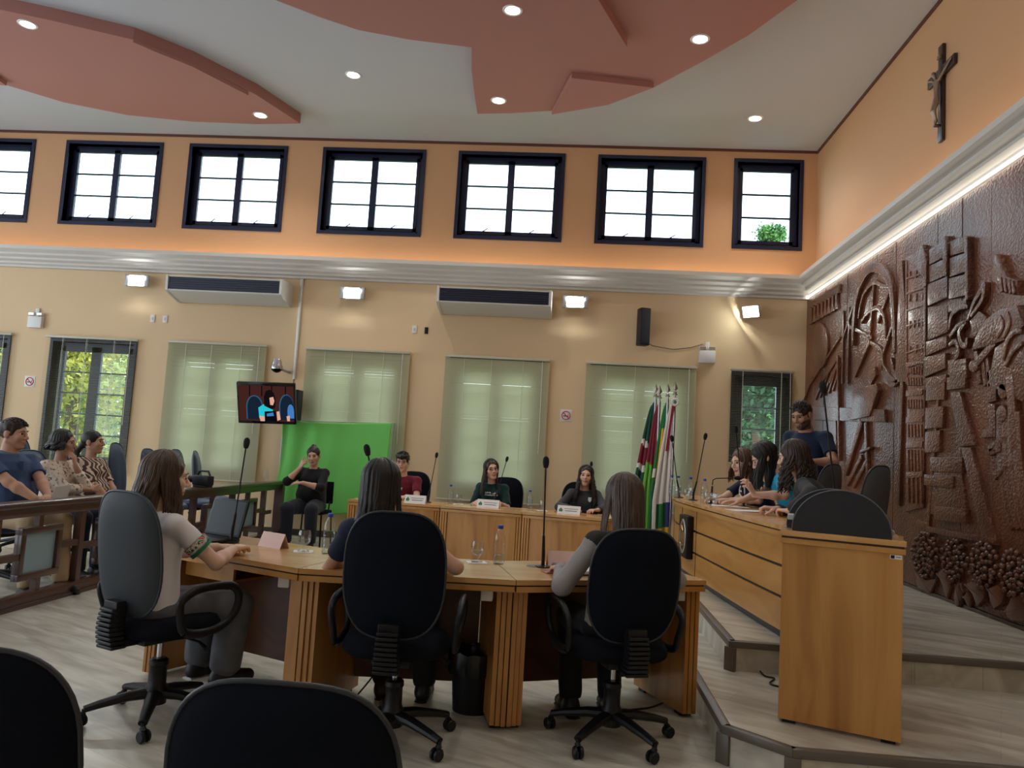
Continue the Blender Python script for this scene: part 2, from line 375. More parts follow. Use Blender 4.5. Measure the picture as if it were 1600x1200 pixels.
def floor_mat():
    m, n, l, b = newmat('floor_vinyl_planks')
    tc = n.new('ShaderNodeTexCoord'); mp = n.new('ShaderNodeMapping'); mp.inputs['Rotation'].default_value = (0, 0, rad(28))
    l.new(tc.outputs['Object'], mp.inputs['Vector'])
    br = n.new('ShaderNodeTexBrick'); br.offset = 0.37; br.inputs['Scale'].default_value = 1
    br.inputs['Brick Width'].default_value = 1.2; br.inputs['Row Height'].default_value = 0.18; br.inputs['Mortar Size'].default_value = 0.0015
    br.inputs['Color1'].default_value = (0.92, 0.92, 0.92, 1); br.inputs['Color2'].default_value = (1.06, 1.06, 1.06, 1); br.inputs['Mortar'].default_value = (0.72, 0.72, 0.72, 1)
    l.new(mp.outputs[0], br.inputs['Vector'])
    mp2 = n.new('ShaderNodeMapping'); mp2.inputs['Scale'].default_value = (2.0, 9, 4); l.new(mp.outputs[0], mp2.inputs['Vector'])
    nz = n.new('ShaderNodeTexNoise'); nz.inputs['Scale'].default_value = 1; nz.inputs['Detail'].default_value = 7; nz.inputs['Distortion'].default_value = 0.8
    l.new(mp2.outputs[0], nz.inputs['Vector'])
    r = n.new('ShaderNodeValToRGB'); e = r.color_ramp.elements; e[0].position = 0.36; e[0].color = rgb(170, 164, 150); e[1].position = 0.62; e[1].color = rgb(208, 203, 190)
    l.new(nz.outputs['Fac'], r.inputs[0])
    mx = n.new('ShaderNodeMix'); mx.data_type = 'RGBA'; mx.blend_type = 'MULTIPLY'; mx.inputs['Factor'].default_value = 1
    l.new(r.outputs[0], mx.inputs['A']); l.new(br.outputs['Color'], mx.inputs['B']); l.new(mx.outputs['Result'], b.inputs['Base Color'])
    b.inputs['Roughness'].default_value = 0.28; b.inputs['Specular IOR Level'].default_value = 0.5
    bp = n.new('ShaderNodeBump'); bp.inputs['Strength'].default_value = 0.06; bp.inputs['Distance'].default_value = 0.01
    l.new(nz.outputs['Fac'], bp.inputs['Height']); l.new(bp.outputs[0], b.inputs['Normal'])
    return m
FLOOR = floor_mat()

mb = MB(); mb.box(XL, YB, -0.1, XR, D, 0); struct('floor', mb, FLOOR)
mb = MB(); mb.box(XL - 0.2, YB - 0.2, ZC, XR + 0.2, D + 0.2, ZC + 0.15); CEILO = struct('ceiling', mb, CEIL)

def wall_grid(name, u0, u1, z0, z1, holes, place, mat_of_z):
    """wall split into boxes around rectangular holes; place(u0,u1,z0,z1)->box args"""
    us = sorted({u0, u1, *[h[0] for h in holes], *[h[1] for h in holes]}); zs = sorted({z0, z1, 4.0, *[h[2] for h in holes], *[h[3] for h in holes]})
    zs = [z for z in zs if z0 <= z <= z1]
    mb = MB()
    for a, b in zip(us, us[1:]):
        for c, d in zip(zs, zs[1:]):
            mu, mz = (a + b) / 2, (c + d) / 2
            if any(h[0] < mu < h[1] and h[2] < mz < h[3] for h in holes): continue
            mb.cur = mat_of_z(mz); mb.box(*place(a, b, c, d))
    return mb
mz = lambda z: 1 if z > 4.0 else 0
holes = [(a, b, *UP_Z) for a, b in UP_X] + [(a, b, zb, LO_Z[1]) for (a, b), zb in zip(LO_X, LO_ZB)]
struct('wall_back', wall_grid('b', XL - 0.2, XR + 0.2, -0.1, ZC, holes, lambda a, b, c, d: (a, D, c, b, D + 0.2, d), mz), [WALL_LO, WALL_UP], 0)
struct('wall_left', wall_grid('l', YB - 0.2, D + 0.2, -0.1, ZC, [(a, b, 0.7, 5.1) for a, b in LW], lambda a, b, c, d: (XL - 0.2, a, c, XL, b, d), mz), [WALL_LO, WALL_UP], 0)
struct('wall_rear', wall_grid('r', XL, XR + 0.2, -0.1, ZC, [(a, b, 0.9, 4.3) for a, b in RW], lambda a, b, c, d: (a, YB - 0.2, c, b, YB, d), mz), [WALL_LO, WALL_UP], 0)
mb = MB(); mb.cur = 0; mb.box(XR, YB, -0.1, XR + 0.2, D, 4.0); mb.cur = 1; mb.box(XR, YB, 4.0, XR + 0.2, D, ZC); struct('wall_right', mb, [WALL_LO, WALL_UP], 0)
# dark baseboard along the back wall
mb = MB(); mb.box(XL, D - 0.015, 0, 0.95, D, 0.09); struct('baseboard_back', mb, plain('baseboard_dark', rgb(60, 50, 45), 0.4))

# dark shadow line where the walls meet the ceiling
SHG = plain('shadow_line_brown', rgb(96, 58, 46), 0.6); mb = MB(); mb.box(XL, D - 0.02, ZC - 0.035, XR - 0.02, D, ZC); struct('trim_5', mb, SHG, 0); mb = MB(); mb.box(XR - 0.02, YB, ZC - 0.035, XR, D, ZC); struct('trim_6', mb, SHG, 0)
# stepped white cornice with a light trough behind its lip; profile in (distance from wall, z)
CP = [(0.0, 3.83), (0.06, 3.83), (0.06, 3.86), (0.11, 3.875), (0.11, 3.905), (0.17, 3.93), (0.17, 3.96), (0.235, 3.99), (0.235, 4.02), (0.31, 4.06), (0.31, 4.115), (0.285, 4.115), (0.285, 4.07), (0.0, 4.03)]
def cornice(name, axis):
    mb = MB(); k = len(CP); vs = []
    for end in (0, 1):
        for d_, z in CP:
            if axis == 'back': vs.append((XL if end == 0 else XR - d_, D - d_, z))
            else: vs.append((XR - d_, D - d_ if end == 0 else YB, z))
    fs = [(i, (i + 1) % k, k + (i + 1) % k, k + i) for i in range(k)]
    mb.add(vs, fs + [tuple(range(k)), tuple(range(2 * k - 1, k - 1, -1))])
    b = bmesh.new(); 
    o = struct(name, mb, MOLD, 20)
    b.from_mesh(o.data); bmesh.ops.recalc_face_normals(b, faces=b.faces[:]); b.to_mesh(o.data); b.free()
    return o
cornice('trim_1', 'back'); cornice('trim_2', 'right')
WARMLED = emitter('warm_led', (1.0, 0.74, 0.48, 1), 9)
COOLLED = emitter('white_led', (1.0, 0.93, 0.80, 1), 3.5)
mb = MB(); mb.box(XL + 0.1, D - 0.16, 4.062, XR - 0.35, D - 0.14, 4.072); o = mb.build('led_strip', WARMLED); tag(o, 'warm light strip hidden in the trough of the back wall cornice', 'light strip')
mb = MB(); mb.box(XR - 0.16, YB + 0.1, 4.062, XR - 0.14, D - 0.35, 4.072); o = mb.build('led_strip', WARMLED); tag(o, 'warm light strip hidden in the cornice below the crucifix', 'light strip')
mb = MB(); mb.box(XR - 0.135, 1.0, 3.842, XR - 0.112, D - 0.02, 3.858); o = mb.build('led_strip', COOLLED); tag(o, 'bright white light strip under the cornice along the carved mural top', 'light strip')

# dropped coral ceiling panels
def ceil_poly(px, z): return [tuple(onZ(x, y, z)[:2]) for x, y in px]
ZP = 5.90
left = ceil_poly([(-260, 40), (-120, 95), (0, 130), (100, 160), (200, 180), (300, 190), (400, 194), (469, 193), (400, 148), (300, 98), (208, 62), (156, 50), (80, 32), (0, 15), (-120, -8), (-260, -30)], ZP)
mb = MB(); mb.prism(left, ZP, ZC); mb.build('coral_panel', CORAL, CEILO, 20)
step = ceil_poly([(-160, 60), (0, 112), (120, 140), (388, 149), (300, 103), (208, 66), (80, 36), (-100, 0)], ZP)
mb = MB(); mb.prism(ceil_poly([(208, 66), (388, 149), (300, 104), (250, 84)], ZP - 0.05), ZP - 0.05, ZP); mb.build('coral_panel', CORAL, CEILO, 20)
mb = MB(); mb.prism(ceil_poly([(-80, 100), (-10, 120), (10, 134), (-80, 125)], ZP - 0.06), ZP - 0.06, ZP); mb.build('coral_panel', CORAL, CEILO, 20)
right = ceil_poly([(300, -60), (430, 0), (500, 27), (560, 47), (640, 62), (737, 74), (737, 110), (741, 145), (746, 178), (800, 177), (862, 173), (940, 163), (1021, 137), (1100, 95), (1170, 55), (1246, 0), (1330, -80), (1100, -160), (700, -160)], ZP)
mb = MB(); mb.prism(right, ZP, ZC); mb.build('coral_panel', CORAL, CEILO, 20)
mb = MB(); mb.prism(ceil_poly([(862, 179), (893, 122), (1021, 137), (950, 164)], ZP - 0.07), ZP - 0.07, ZP); mb.build('coral_panel', CORAL, CEILO, 20)
mb = MB(); mb.prism(ceil_poly([(905, -60), (935, 0), (980, 74), (700, -30)], ZP - 0.10), ZP - 0.10, ZP); mb.build('coral_panel', CORAL, CEILO, 20)

# ------------------------------------------------------------------ platform with two steps
def platform(name, poly, z0, z1):
    mb = MB(); mb.prism(poly, z0, z1); return struct(name, mb, FLOOR)
TRIMM = plain('step_nosing', rgb(98, 90, 82), 0.35)
P1 = [(0.78, D), (0.78, 3.80), (1.03, 3.565), (XR, 3.565), (XR, D)]
P2 = [(1.01, D), (1.01, 4.81), (XR, 4.81), (XR, D)]
platform('floor_platform_low', P1, 0.0, Z1); platform('floor_platform_high', P2, Z1, Z2)
def nosing(n, pts, z, posts):
    mb = MB()
    for a, b in zip(pts, pts[1:]):
        a = Vector((*a, 0)); b = Vector((*b, 0)); L = (b - a).length
        M = frame(a + Vector((0, 0, z)), b - a, Vector((0, 0, 1)))      # local y up
        mb.box(-0.004, -0.035, -0.034, L + 0.004, 0.004, 0.012, 0.003, M)
    o = struct('trim_%d' % n, mb, TRIMM)
    for (a, dirv, h) in posts:
        p = MB(); M = frame(Vector((*a, z - h)), Vector((*dirv, 0)), Vector((0, 0, 1)))
        p.box(-0.035, 0, -0.012, 0.035, h - 0.033, 0.012, 0.002, M); p.build('corner_strip', TRIMM, o)
nosing(3, [(0.78, 9.5), (0.78, 3.80), (1.03, 3.565), (XR, 3.565)], Z1, [((0.78, 3.80), (0.68, -0.73), Z1), ((1.03, 3.565), (0.9, -0.3), Z1)])
nosing(4, [(1.01, 9.5), (1.01, 4.81), (XR, 4.81)], Z2, [((1.01, 4.81), (0.7, -0.7), Z2 - Z1)])

# ------------------------------------------------------------------ windows
def window(n, x0, x1, z0, z1, casements, rows, y=D + 0.1, fr=0.055, st=0.05, proud=False):
    y0 = y
    mb = MB(); t = 0.07
    mb.box(x0, y0, z0, x1, y0 + t, z0 + fr); mb.box(x0, y0, z1 - fr, x1, y0 + t, z1); mb.box(x0, y0, z0, x0 + fr, y0 + t, z1); mb.box(x1 - fr, y0, z0, x1, y0 + t, z1)
    # architrave on the room side
    for b in ((x0 - 0.05, z0 - 0.05, x1 + 0.05, z0), (x0 - 0.05, z1, x1 + 0.05, z1 + 0.05), (x0 - 0.05, z0, x0, z1), (x1, z0, x1 + 0.05, z1)):
        mb.box(b[0], D - 0.02, b[1], b[2], D + 0.12, b[3])
    o = struct('window_%d' % n, mb, NAVY, 0)
    w = (x1 - x0 - 2 * fr) / casements; g = MB()
    for c in range(casements):
        a = x0 + fr + c * w; b = a + w; s = MB(); yy = y0 - 0.01
        s.box(a, yy, z0 + fr, b, yy + 0.045, z0 + fr + st); s.box(a, yy, z1 - fr - st, b, yy + 0.045, z1 - fr)
        s.box(a, yy, z0 + fr, a + st, yy + 0.045, z1 - fr); s.box(b - st, yy, z0 + fr, b, yy + 0.045, z1 - fr)
        H = z1 - z0 - 2 * fr - 2 * st
        for r_ in range(1, rows):
            zz = z0 + fr + st + H * r_ / rows; s.box(a + st, yy + 0.005, zz - 0.011, b - st, yy + 0.035, zz + 0.011)
        c_ = s.build('casement', NAVY, o, 0)
        l_ = MB(); xm = (a + b) / 2; zl = z0 + fr + 0.035
        l_.tube([(xm - 0.04, yy - 0.01, zl), (xm, yy - 0.04, zl + 0.015), (xm + 0.05, yy - 0.06, zl + 0.04)], 0.008, 6); l_.build('latch', BLACKP, c_)
        g.box(a + st, yy + 0.018, z0 + fr + st, b - st, yy + 0.022, z1 - fr - st)
    g.build('pane', PANE, o, 0)
    return o
for i, (a, b) in enumerate(UP_X): window(i + 1, a, b, UP_Z[0], UP_Z[1], 1 if b - a < 1.1 else 2, 3)
for i, ((a, b), zb) in enumerate(zip(LO_X, LO_ZB)): window(i + 8, a, b, zb, LO_Z[1], 1 if b - a < 1.0 else 2, 5 if zb < 1 else 3, fr=0.06, st=0.08)
n = 15
for a, b in LW:
    mb = MB()
    for y in (a, (a + b) / 2, b): mb.box(XL - 0.14, y - 0.04, 0.7, XL - 0.08, y + 0.04, 5.1)
    for z in (0.74, 2.2, 3.65, 5.06): mb.box(XL - 0.14, a, z - 0.03, XL - 0.08, b, z + 0.03)
    struct('window_%d' % n, mb, NAVY, 0); n += 1
for a, b in RW:  # bars of the added rear window
    mb = MB()
    for x in (a, (a + b) / 2, b): mb.box(x - 0.04, YB - 0.14, 0.9, x + 0.04, YB - 0.08, 4.3)
    for z in (0.93, 2.6, 4.27): mb.box(a, YB - 0.14, z - 0.03, b, YB - 0.08, z + 0.03)
    struct('window_%d' % n, mb, NAVY, 0); n += 1

# ------------------------------------------------------------------ venetian blinds
SLAT = translucent('blind_slat_cream', rgb(200, 198, 164), 0.40, 0.45)
SLATD = plain('blind_slat_metal', rgb(190, 186, 165), 0.4)
CORD = plain('blind_cord', rgb(225, 225, 215), 0.6)
def blind(x0, x1, ztop, zbot, tilt, label, group=None):
    t = thing('venetian_blind', label, 'blind', ((x0 + x1) / 2, D - 0.065, zbot), 0, group)
    w = (x1 - x0) / 2; H = ztop - zbot
    MB().box(-w, -0.022, H - 0.035, w, 0.03, H, 0.004).build('headrail', SLATD, t)
    MB().box(-w + 0.005, -0.014, 0, w - 0.005, 0.014, 0.022, 0.004).build('bottom_rail', SLATD, t)
    mb = MB(); z = 0.035; c, s = math.cos(tilt), math.sin(tilt)
    rnd = random.Random(int(x0 * 100))
    while z < H - 0.045:
        hw = 0.0125; pr = []
        dz = rnd.uniform(-0.0012, 0.0012)
        for q, crown in ((-1, 0), (0, 0.002), (1, 0)):
            yy = q * hw; pr.append((yy * c - crown * s, yy * s + crown * c))
        o = len(mb.v)
        mb.v += [(xx, p[0], z + dz + p[1]) for xx in (-w + 0.006, w - 0.006) for p in pr]
        mb.f += [[o, o + 1, o + 4, o + 3], [o + 1, o + 2, o + 5, o + 4]]; mb.mi += [0, 0]
        z += 0.0205
    mb.build('slats', SLAT, t, 60)
    mb = MB()
    for q in (-0.62, -0.1, 0.5) if w > 0.6 else (-0.6, 0.6):
        for yy in (-0.0135, 0.0135): mb.box(q * w - 0.0022, yy - 0.001, 0.02, q * w + 0.0022, yy + 0.001, H - 0.03)
    mb.build('ladder_cord', CORD, t, 0)
    MB().tube([(w * 0.86, -0.03, H - 0.04), (w * 0.87, -0.032, H * 0.35)], 0.004, 6).build('tilt_wand', CORD, t)
    return t
OPEN, SHUT = rad(8), rad(63)
blind(-10.25, -8.70, 2.78, 0.75, OPEN, 'open blind cut off at the left edge of the photo')
blind(-8.14, -6.66, 2.78, 0.75, OPEN, 'open blind with trees showing through, behind the seated audience')
blind(-6.18, -4.63, 2.79, 0.72, SHUT, 'closed cream blind behind the wall television')
blind(-4.03, -2.44, 2.79, 0.70, SHUT, 'closed cream blind partly hidden by the green cloth')
blind(-1.92, -0.37, 2.78, 0.66, SHUT, 'closed cream blind behind the girl in the dark green shirt')
blind(0.15, 1.74, 2.78, 0.66, SHUT, 'closed cream blind behind the row of flags')
blind(2.21, 3.11, 2.79, 1.42, OPEN, 'small open blind beside the carved mural, behind the standing man')
# ------------------------------------------------------------------ carved mural on the right wall
def mural_mat():
    m, n, l, b = newmat('carved_lacquered_wood')
    tc = n.new('ShaderNodeTexCoord'); mp = n.new('ShaderNodeMapping'); mp.inputs['Scale'].default_value = (3, 2.2, 0.5); l.new(tc.outputs['Object'], mp.inputs['Vector'])
    nz = n.new('ShaderNodeTexNoise'); nz.inputs['Scale'].default_value = 1.0; nz.inputs['Detail'].default_value = 6; l.new(mp.outputs[0], nz.inputs['Vector'])
    r = n.new('ShaderNodeValToRGB'); e = r.color_ramp.elements; e[0].position = 0.3; e[0].color = rgb(68, 34, 23); e[1].position = 0.7; e[1].color = rgb(124, 71, 45)
    l.new(nz.outputs['Fac'], r.inputs[0])
    sx = n.new('ShaderNodeSeparateXYZ'); l.new(tc.outputs['Object'], sx.inputs[0]); q1 = n.new('ShaderNodeMath'); q1.operation = 'PINGPONG'; q1.inputs[1].default_value = 0.205; l.new(sx.outputs['Y'], q1.inputs[0])
    q2 = n.new('ShaderNodeMapRange'); q2.inputs['From Min'].default_value = 0.0; q2.inputs['From Max'].default_value = 0.006; q2.inputs['To Min'].default_value = 0.35; l.new(q1.outputs[0], q2.inputs['Value'])
    mx = n.new('ShaderNodeMix'); mx.data_type = 'RGBA'; mx.blend_type = 'MULTIPLY'; mx.inputs['Factor'].default_value = 1; l.new(r.outputs[0], mx.inputs['A']); l.new(q2.outputs[0], mx.inputs['B']); l.new(mx.outputs['Result'], b.inputs['Base Color'])
    v = n.new('ShaderNodeTexVoronoi'); v.feature = 'SMOOTH_F1'; v.inputs['Scale'].default_value = 44
    mp2 = n.new('ShaderNodeMapping'); mp2.inputs['Scale'].default_value = (1, 1, 1.25); l.new(tc.outputs['Object'], mp2.inputs['Vector']); l.new(mp2.outputs[0], v.inputs['Vector'])
    bp = n.new('ShaderNodeBump'); bp.inputs['Strength'].default_value = 0.42; bp.inputs['Distance'].default_value = 0.02
    l.new(v.outputs['Distance'], bp.inputs['Height']); l.new(bp.outputs[0], b.inputs['Normal'])
    b.inputs['Roughness'].default_value = 0.34; b.inputs['Coat Weight'].default_value = 0.25; b.inputs['Coat Roughness'].default_value = 0.2
    return m
CARVE = mural_mat()
CARVES = ramp_mat('carved_smooth_wood', [rgb(74, 40, 28), rgb(118, 72, 46)], (4, 4, 0.8), rough=0.3, coat=0.4, bump=0.15)
XM = 3.28
mural = thing('carved_wood_mural', 'large dark carved wooden relief panel covering the wall right of the platform', 'mural', (XM, 7.0, Z2))
mb = MB(); y = D - 0.002; k = 0; rnd = random.Random(3)
while y > 3.6:
    w = rnd.uniform(0.36, 0.52); dz = rnd.uniform(0, 0.006)
    mb.box(-dz, y - w + 0.004 - 7.0, 0.03, XR - XM - 0.002, y - 7.0, 3.83 - Z2 - 0.003, 0.004, seg=1); y -= w
mb.build('plank_panel', CARVE, mural, 30)
MB().box(-0.012, 3.6 - 7.0, 0.001, XR - XM - 0.002, D - 0.002 - 7.0, 0.03).build('base_strip', DARKW, mural, 0)
MM = TR(-XM, -7.0, -Z2) @ frame((XM, 0, 0), (0, -1, 0), (0, 0, 1))      # local x towards the viewer's right, y up, z out of the wall
def mp(x, y): p = onX(x, y, XM); return (-p.y, p.z)
def c6(x, y): return mp(1240 + 0.3 * x, 240 + 0.3 * y)
def c7(x, y): return mp(1240 + x / 3, 560 + y / 3)
def relief(mb, poly, d=0.04, bev=0.012, base=-0.004):
    b = bmesh.new(); a = sum(poly[i][0] * poly[i - 1][1] - poly[i - 1][0] * poly[i][1] for i in range(len(poly)))
    if a > 0: poly = poly[::-1]
    d = 0.012 + d * 0.5; bev = min(bev, d * 0.6); vs = [b.verts.new((p[0], p[1], d)) for p in poly]
    try: f = b.faces.new(vs)
    except ValueError: b.free(); return
    r = bmesh.ops.extrude_face_region(b, geom=[f]); ev = [g for g in r['geom'] if isinstance(g, bmesh.types.BMVert)]
    for v in ev: v.co.z = base
    b.faces.ensure_lookup_table(); bmesh.ops.recalc_face_normals(b, faces=b.faces[:])
    ed = [e for e in b.edges if all(abs(v.co.z - d) < 1e-5 for v in e.verts)]
    if bev: bmesh.ops.bevel(b, geom=ed, offset=bev, segments=2, profile=0.6, affect='EDGES', clamp_overlap=True)
    mb.bm(b, MM)
def bar(mb, p, q, w, d=0.035, w2=None):
    p = Vector(p); q = Vector(q); t = (q - p).normalized(); s = Vector((-t.y, t.x)); w2 = w2 or w
    relief(mb, [p + s * w / 2, q + s * w2 / 2, q - s * w2 / 2, p - s * w / 2], d, min(0.012, w * 0.25))
def curve(mb, pts, w, d=0.035, f=None):
    P = [Vector(f(*p) if f else p) for p in pts]; out = []
    for i in range(len(P) - 1):                       # smooth the control points
        a, b, c, e = P[max(i - 1, 0)], P[i], P[i + 1], P[min(i + 2, len(P) - 1)]
        for t in (0, 0.25, 0.5, 0.75): out.append(0.5 * ((2 * b) + (c - a) * t + (2 * a - 5 * b + 4 * c - e) * t * t + (3 * b - a - 3 * c + e) * t ** 3))
    out.append(P[-1]); L = []; R = []
    for i, p in enumerate(out):
        t = (out[min(i + 1, len(out) - 1)] - out[max(i - 1, 0)]).normalized(); s = Vector((-t.y, t.x)); ww = w * (0.55 + 0.45 * math.sin(PI * (i + 0.6) / (len(out) + 0.2)))
        L.append(p + s * ww / 2); R.append(p - s * ww / 2)
    relief(mb, L + R[::-1], d, min(0.01, w * 0.2))
def part(name, mb, mat=CARVE, smooth=40): return mb.build(name, mat, mural, smooth)

mb = MB()                                             # hanging colonnade in the far upper corner
relief(mb, [c6(95, 770), c6(250, 680), c6(250, 725), c6(95, 815)], 0.05)
for i in range(8):
    x = 102 + i * 19; y = 800 - i * 11
    relief(mb, [c6(x - 5, y), c6(x + 6, y - 4), c6(x + 4, y + 45), c6(x + 10, y + 85), c6(x - 9, y + 92), c6(x - 4, y + 45)], 0.05, 0.006)
part('carved_colonnade', mb)
mb = MB(); o = [c6(150 + 40 * math.cos(a), 1000 + 120 * math.sin(a)) for a in np.linspace(0, 2 * PI, 28, endpoint=False)]; relief(mb, o, 0.05, 0.03); part('carved_sun_disc', mb)
mb = MB()
for a, b, w in (((95, 1200), (250, 960), .03), ((150, 1200), (240, 1060), .05), ((195, 1190), (245, 1080), .06), ((268, 820), (262, 1200), .05), ((300, 800), (290, 1200), .045), ((110, 1160), (60, 1290), .03)):
    bar(mb, c6(*a), c6(*b), w, 0.035)
for i in range(5): bar(mb, c7(110 + i * 20, 190 - i * 10), c7(150 + i * 20, 90 - i * 16), 0.045, 0.03, 0.02)
part('carved_fence', mb)
mb = MB()                                             # arch with crossing ribs
curve(mb, [(325, 1000), (330, 860), (350, 720), (395, 620), (440, 592), (490, 620), (525, 700), (540, 860), (545, 1040)], 0.11, 0.07, c6)
curve(mb, [(350, 860), (375, 740), (430, 672), (480, 690), (520, 690)], 0.05, 0.05, c6)
curve(mb, [(365, 880), (400, 830), (450, 805), (485, 850), (495, 960)], 0.06, 0.05, c6)
for a, b in (((520, 690), (450, 880)), ((430, 680), (408, 980)), ((540, 860), (480, 1040)), ((300, 900), (420, 960)), ((345, 720), (270, 960)), ((410, 980), (330, 1160))): bar(mb, c6(*a), c6(*b), 0.045, 0.045)
curve(mb, [(415, 985), (470, 1030), (480, 1110), (520, 1170), (560, 1190)], 0.07, 0.05, c6)
curve(mb, [(430, 30), (440, 90), (480, 120), (505, 100)], 0.07, 0.05, c7)
curve(mb, [(470, 0), (480, 60), (500, 90)], 0.06, 0.045, c7)
part('carved_arch', mb)
mb = MB()                                             # workbench with a big mallet
relief(mb, [c7(95, 225), c7(440, 240), c7(445, 300), c7(110, 290)], 0.05)
relief(mb, [c7(300, 150), c7(410, 118), c7(420, 150), c7(378, 272), c7(290, 290)], 0.09)
bar(mb, c7(330, 290), c7(255, 540), 0.14, 0.06, 0.09); bar(mb, c7(350, 300), c7(360, 600), 0.07, 0.05); bar(mb, c7(205, 290), c7(210, 480), 0.09, 0.05)
bar(mb, c7(220, 0), c7(228, 480), 0.05, 0.07); bar(mb, c7(330, 440), c7(380, 420), 0.03, 0.08); bar(mb, c7(260, 590), c7(330, 460), 0.06, 0.04); bar(mb, c7(290, 600), c7(360, 470), 0.06, 0.04)
relief(mb, [c7(365, 60), c7(395, 40), c7(400, 80), c7(375, 125), c7(358, 100)], 0.05)
part('carved_workbench', mb)
mb = MB(); relief(mb, [c6(545, 1190), c6(562, 760), c6(582, 556), c6(598, 760), c6(608, 1190)], 0.05); bar(mb, c7(520, 100), c7(500, 690), 0.08, 0.04); part('carved_spire', mb)
mb = MB()                                             # tower with arrow-slit windows
relief(mb, [c6(598, 545), c6(688, 490), c6(700, 560), c6(702, 1190), c6(606, 1190)], 0.035)
relief(mb, [c6(685, 485), c6(700, 476), c6(720, 560), c6(718, 690), c6(702, 700)], 0.08); bar(mb, c6(704, 690), c6(704, 1200), 0.05, 0.06); bar(mb, c6(604, 560), c6(606, 1200), 0.035, 0.05)
for yy in (622, 700, 788, 870, 1010, 1090): bar(mb, c6(606, yy + 30), c6(700, yy), 0.018, 0.055)
for yy, nn in ((640, 3), (760, 3), (900, 4), (1030, 3), (1130, 5)):
    for i in range(nn): bar(mb, c6(624 + i * 66 / max(nn - 1, 1), yy + 12 - i * 4), c6(624 + i * 66 / max(nn - 1, 1), yy - 26 - i * 4), 0.03, 0.055)
relief(mb, [c7(548, 0), c7(630, 0), c7(622, 700), c7(535, 720)], 0.03)
for yy, nn, hh in ((60, 6, 30), (110, 6, 36), (215, 6, 40), (340, 5, 60), (480, 5, 100), (620, 4, 120)):
    for i in range(nn): bar(mb, c7(556 + i * 62 / (nn - 1), yy + hh / 2), c7(554 + i * 62 / (nn - 1), yy - hh / 2), 0.035, 0.06, 0.025)
for yy in (35, 165, 290, 410, 550): relief(mb, [c7(545, yy - 14), c7(624, yy - 20), c7(622, yy + 8), c7(543, yy + 14)], 0.055, 0.008)
part('carved_slit_tower', mb)
mb = MB()                                             # stepped block tower
for (a, b, c, d, dp) in ((728, 500, 820, 446, .06), (724, 585, 822, 540, .05), (720, 680, 824, 640, .06), (716, 800, 822, 790, .045), (712, 980, 820, 950, .06), (708, 1060, 818, 1040, .075), (708, 1170, 816, 1150, .06)):
    nx = {500: 585, 585: 680, 680: 800, 800: 980, 980: 1060, 1060: 1170, 1170: 1240}[b]
    relief(mb, [c6(a, b), c6(c, d), c6(c, nx - 50), c6(a, nx - 4)], dp, 0.014)
relief(mb, [c6(803, 440), c6(822, 430), c6(830, 460), c6(828, 640), c6(812, 640)], 0.09)
for (x0, y0, x1, y1, dp) in ((640, 100, 728, 90, .05), (638, 232, 722, 222, .06), (634, 345, 704, 335, .05)):
    relief(mb, [c7(x0, y0), c7(x1, y0 - 8), c7(x1 - 4, y0 + 95), c7(x0 - 4, y0 + 100)], dp, 0.014)
part('carved_block_tower', mb)
mb = MB()                                             # second block tower with scrolls
for (x0, y0, x1, y1, h) in ((838, 455, 922, 430, 80), (836, 545, 935, 510, 100), (832, 650, 938, 625, 110), (828, 790, 925, 760, 40), (835, 1120, 925, 1100, 70)):
    relief(mb, [c6(x0, y0), c6(x1, y1), c6(x1, y1 + h), c6(x0, y0 + h)], 0.06, 0.014)
relief(mb, [c6(920, 430), c6(938, 435), c6(942, 760), c6(926, 770)], 0.085)
for (x0, y0, h) in ((742, 10, 70), (738, 90, 60)): relief(mb, [c7(x0, y0), c7(x0 + 90, y0 - 10), c7(x0 + 85, y0 + h - 10), c7(x0, y0 + h)], 0.055)
for pts in ([(836, 920), (850, 840), (900, 800), (935, 800)], [(838, 960), (880, 900), (925, 880)], [(925, 880), (890, 930), (900, 990), (925, 1000), (932, 960)], [(835, 1000), (870, 980), (885, 1040), (865, 1070)], [(935, 870), (965, 780), (1000, 720), (1020, 680), (1010, 760), (950, 850)]):
    curve(mb, pts, 0.05, 0.07, c6)
part('carved_scroll_tower', mb)
mb = MB()                                             # tall leaning timber frame
relief(mb, [c7(755, 160), c7(800, 158), c7(872, 410), c7(800, 415)], 0.06)
relief(mb, [c7(805, 420), c7(850, 418), c7(972, 868), c7(905, 858)], 0.05)
relief(mb, [c7(710, 520), c7(795, 515), c7(828, 755), c7(640, 730), c7(668, 520)], 0.02)
for a, b, w in (((660, 497), (812, 502), .13), ((632, 570), (770, 582), .10), ((678, 725), (830, 742), .12), ((640, 800), (975, 862), .05)): bar(mb, c7(*a), c7(*b), w, 0.06)
bar(mb, c7(690, 160), c7(640, 800), 0.05, 0.03); bar(mb, c7(590, 770), c7(640, 790), 0.06, 0.03)
part('carved_timber_frame', mb)
mb = MB()                                             # robed worker at the near end
relief(mb, [c6(1065, 570), c6(1085, 525), c6(1105, 530), c6(1125, 590), c6(1150, 640), c6(1205, 660), c6(1205, 740), c6(1140, 720), c6(1095, 660)], 0.09, 0.025)
for x in (1120, 1142, 1165, 1185): bar(mb, c6(x, 650 + (x - 1120) * 0.3), c6(x + 12, 720 + (x - 1120) * 0.2), 0.03, 0.115)
relief(mb, [c6(985, 950), c6(1040, 860), c6(1110, 810), c6(1205, 790), c6(1240, 900), c6(1180, 960), c6(1100, 990), c6(1040, 1010), c6(960, 1030)], 0.10, 0.03)
relief(mb, [c6(940, 870), c6(990, 820), c6(1035, 850), c6(990, 950), c6(960, 960)], 0.06, 0.02)
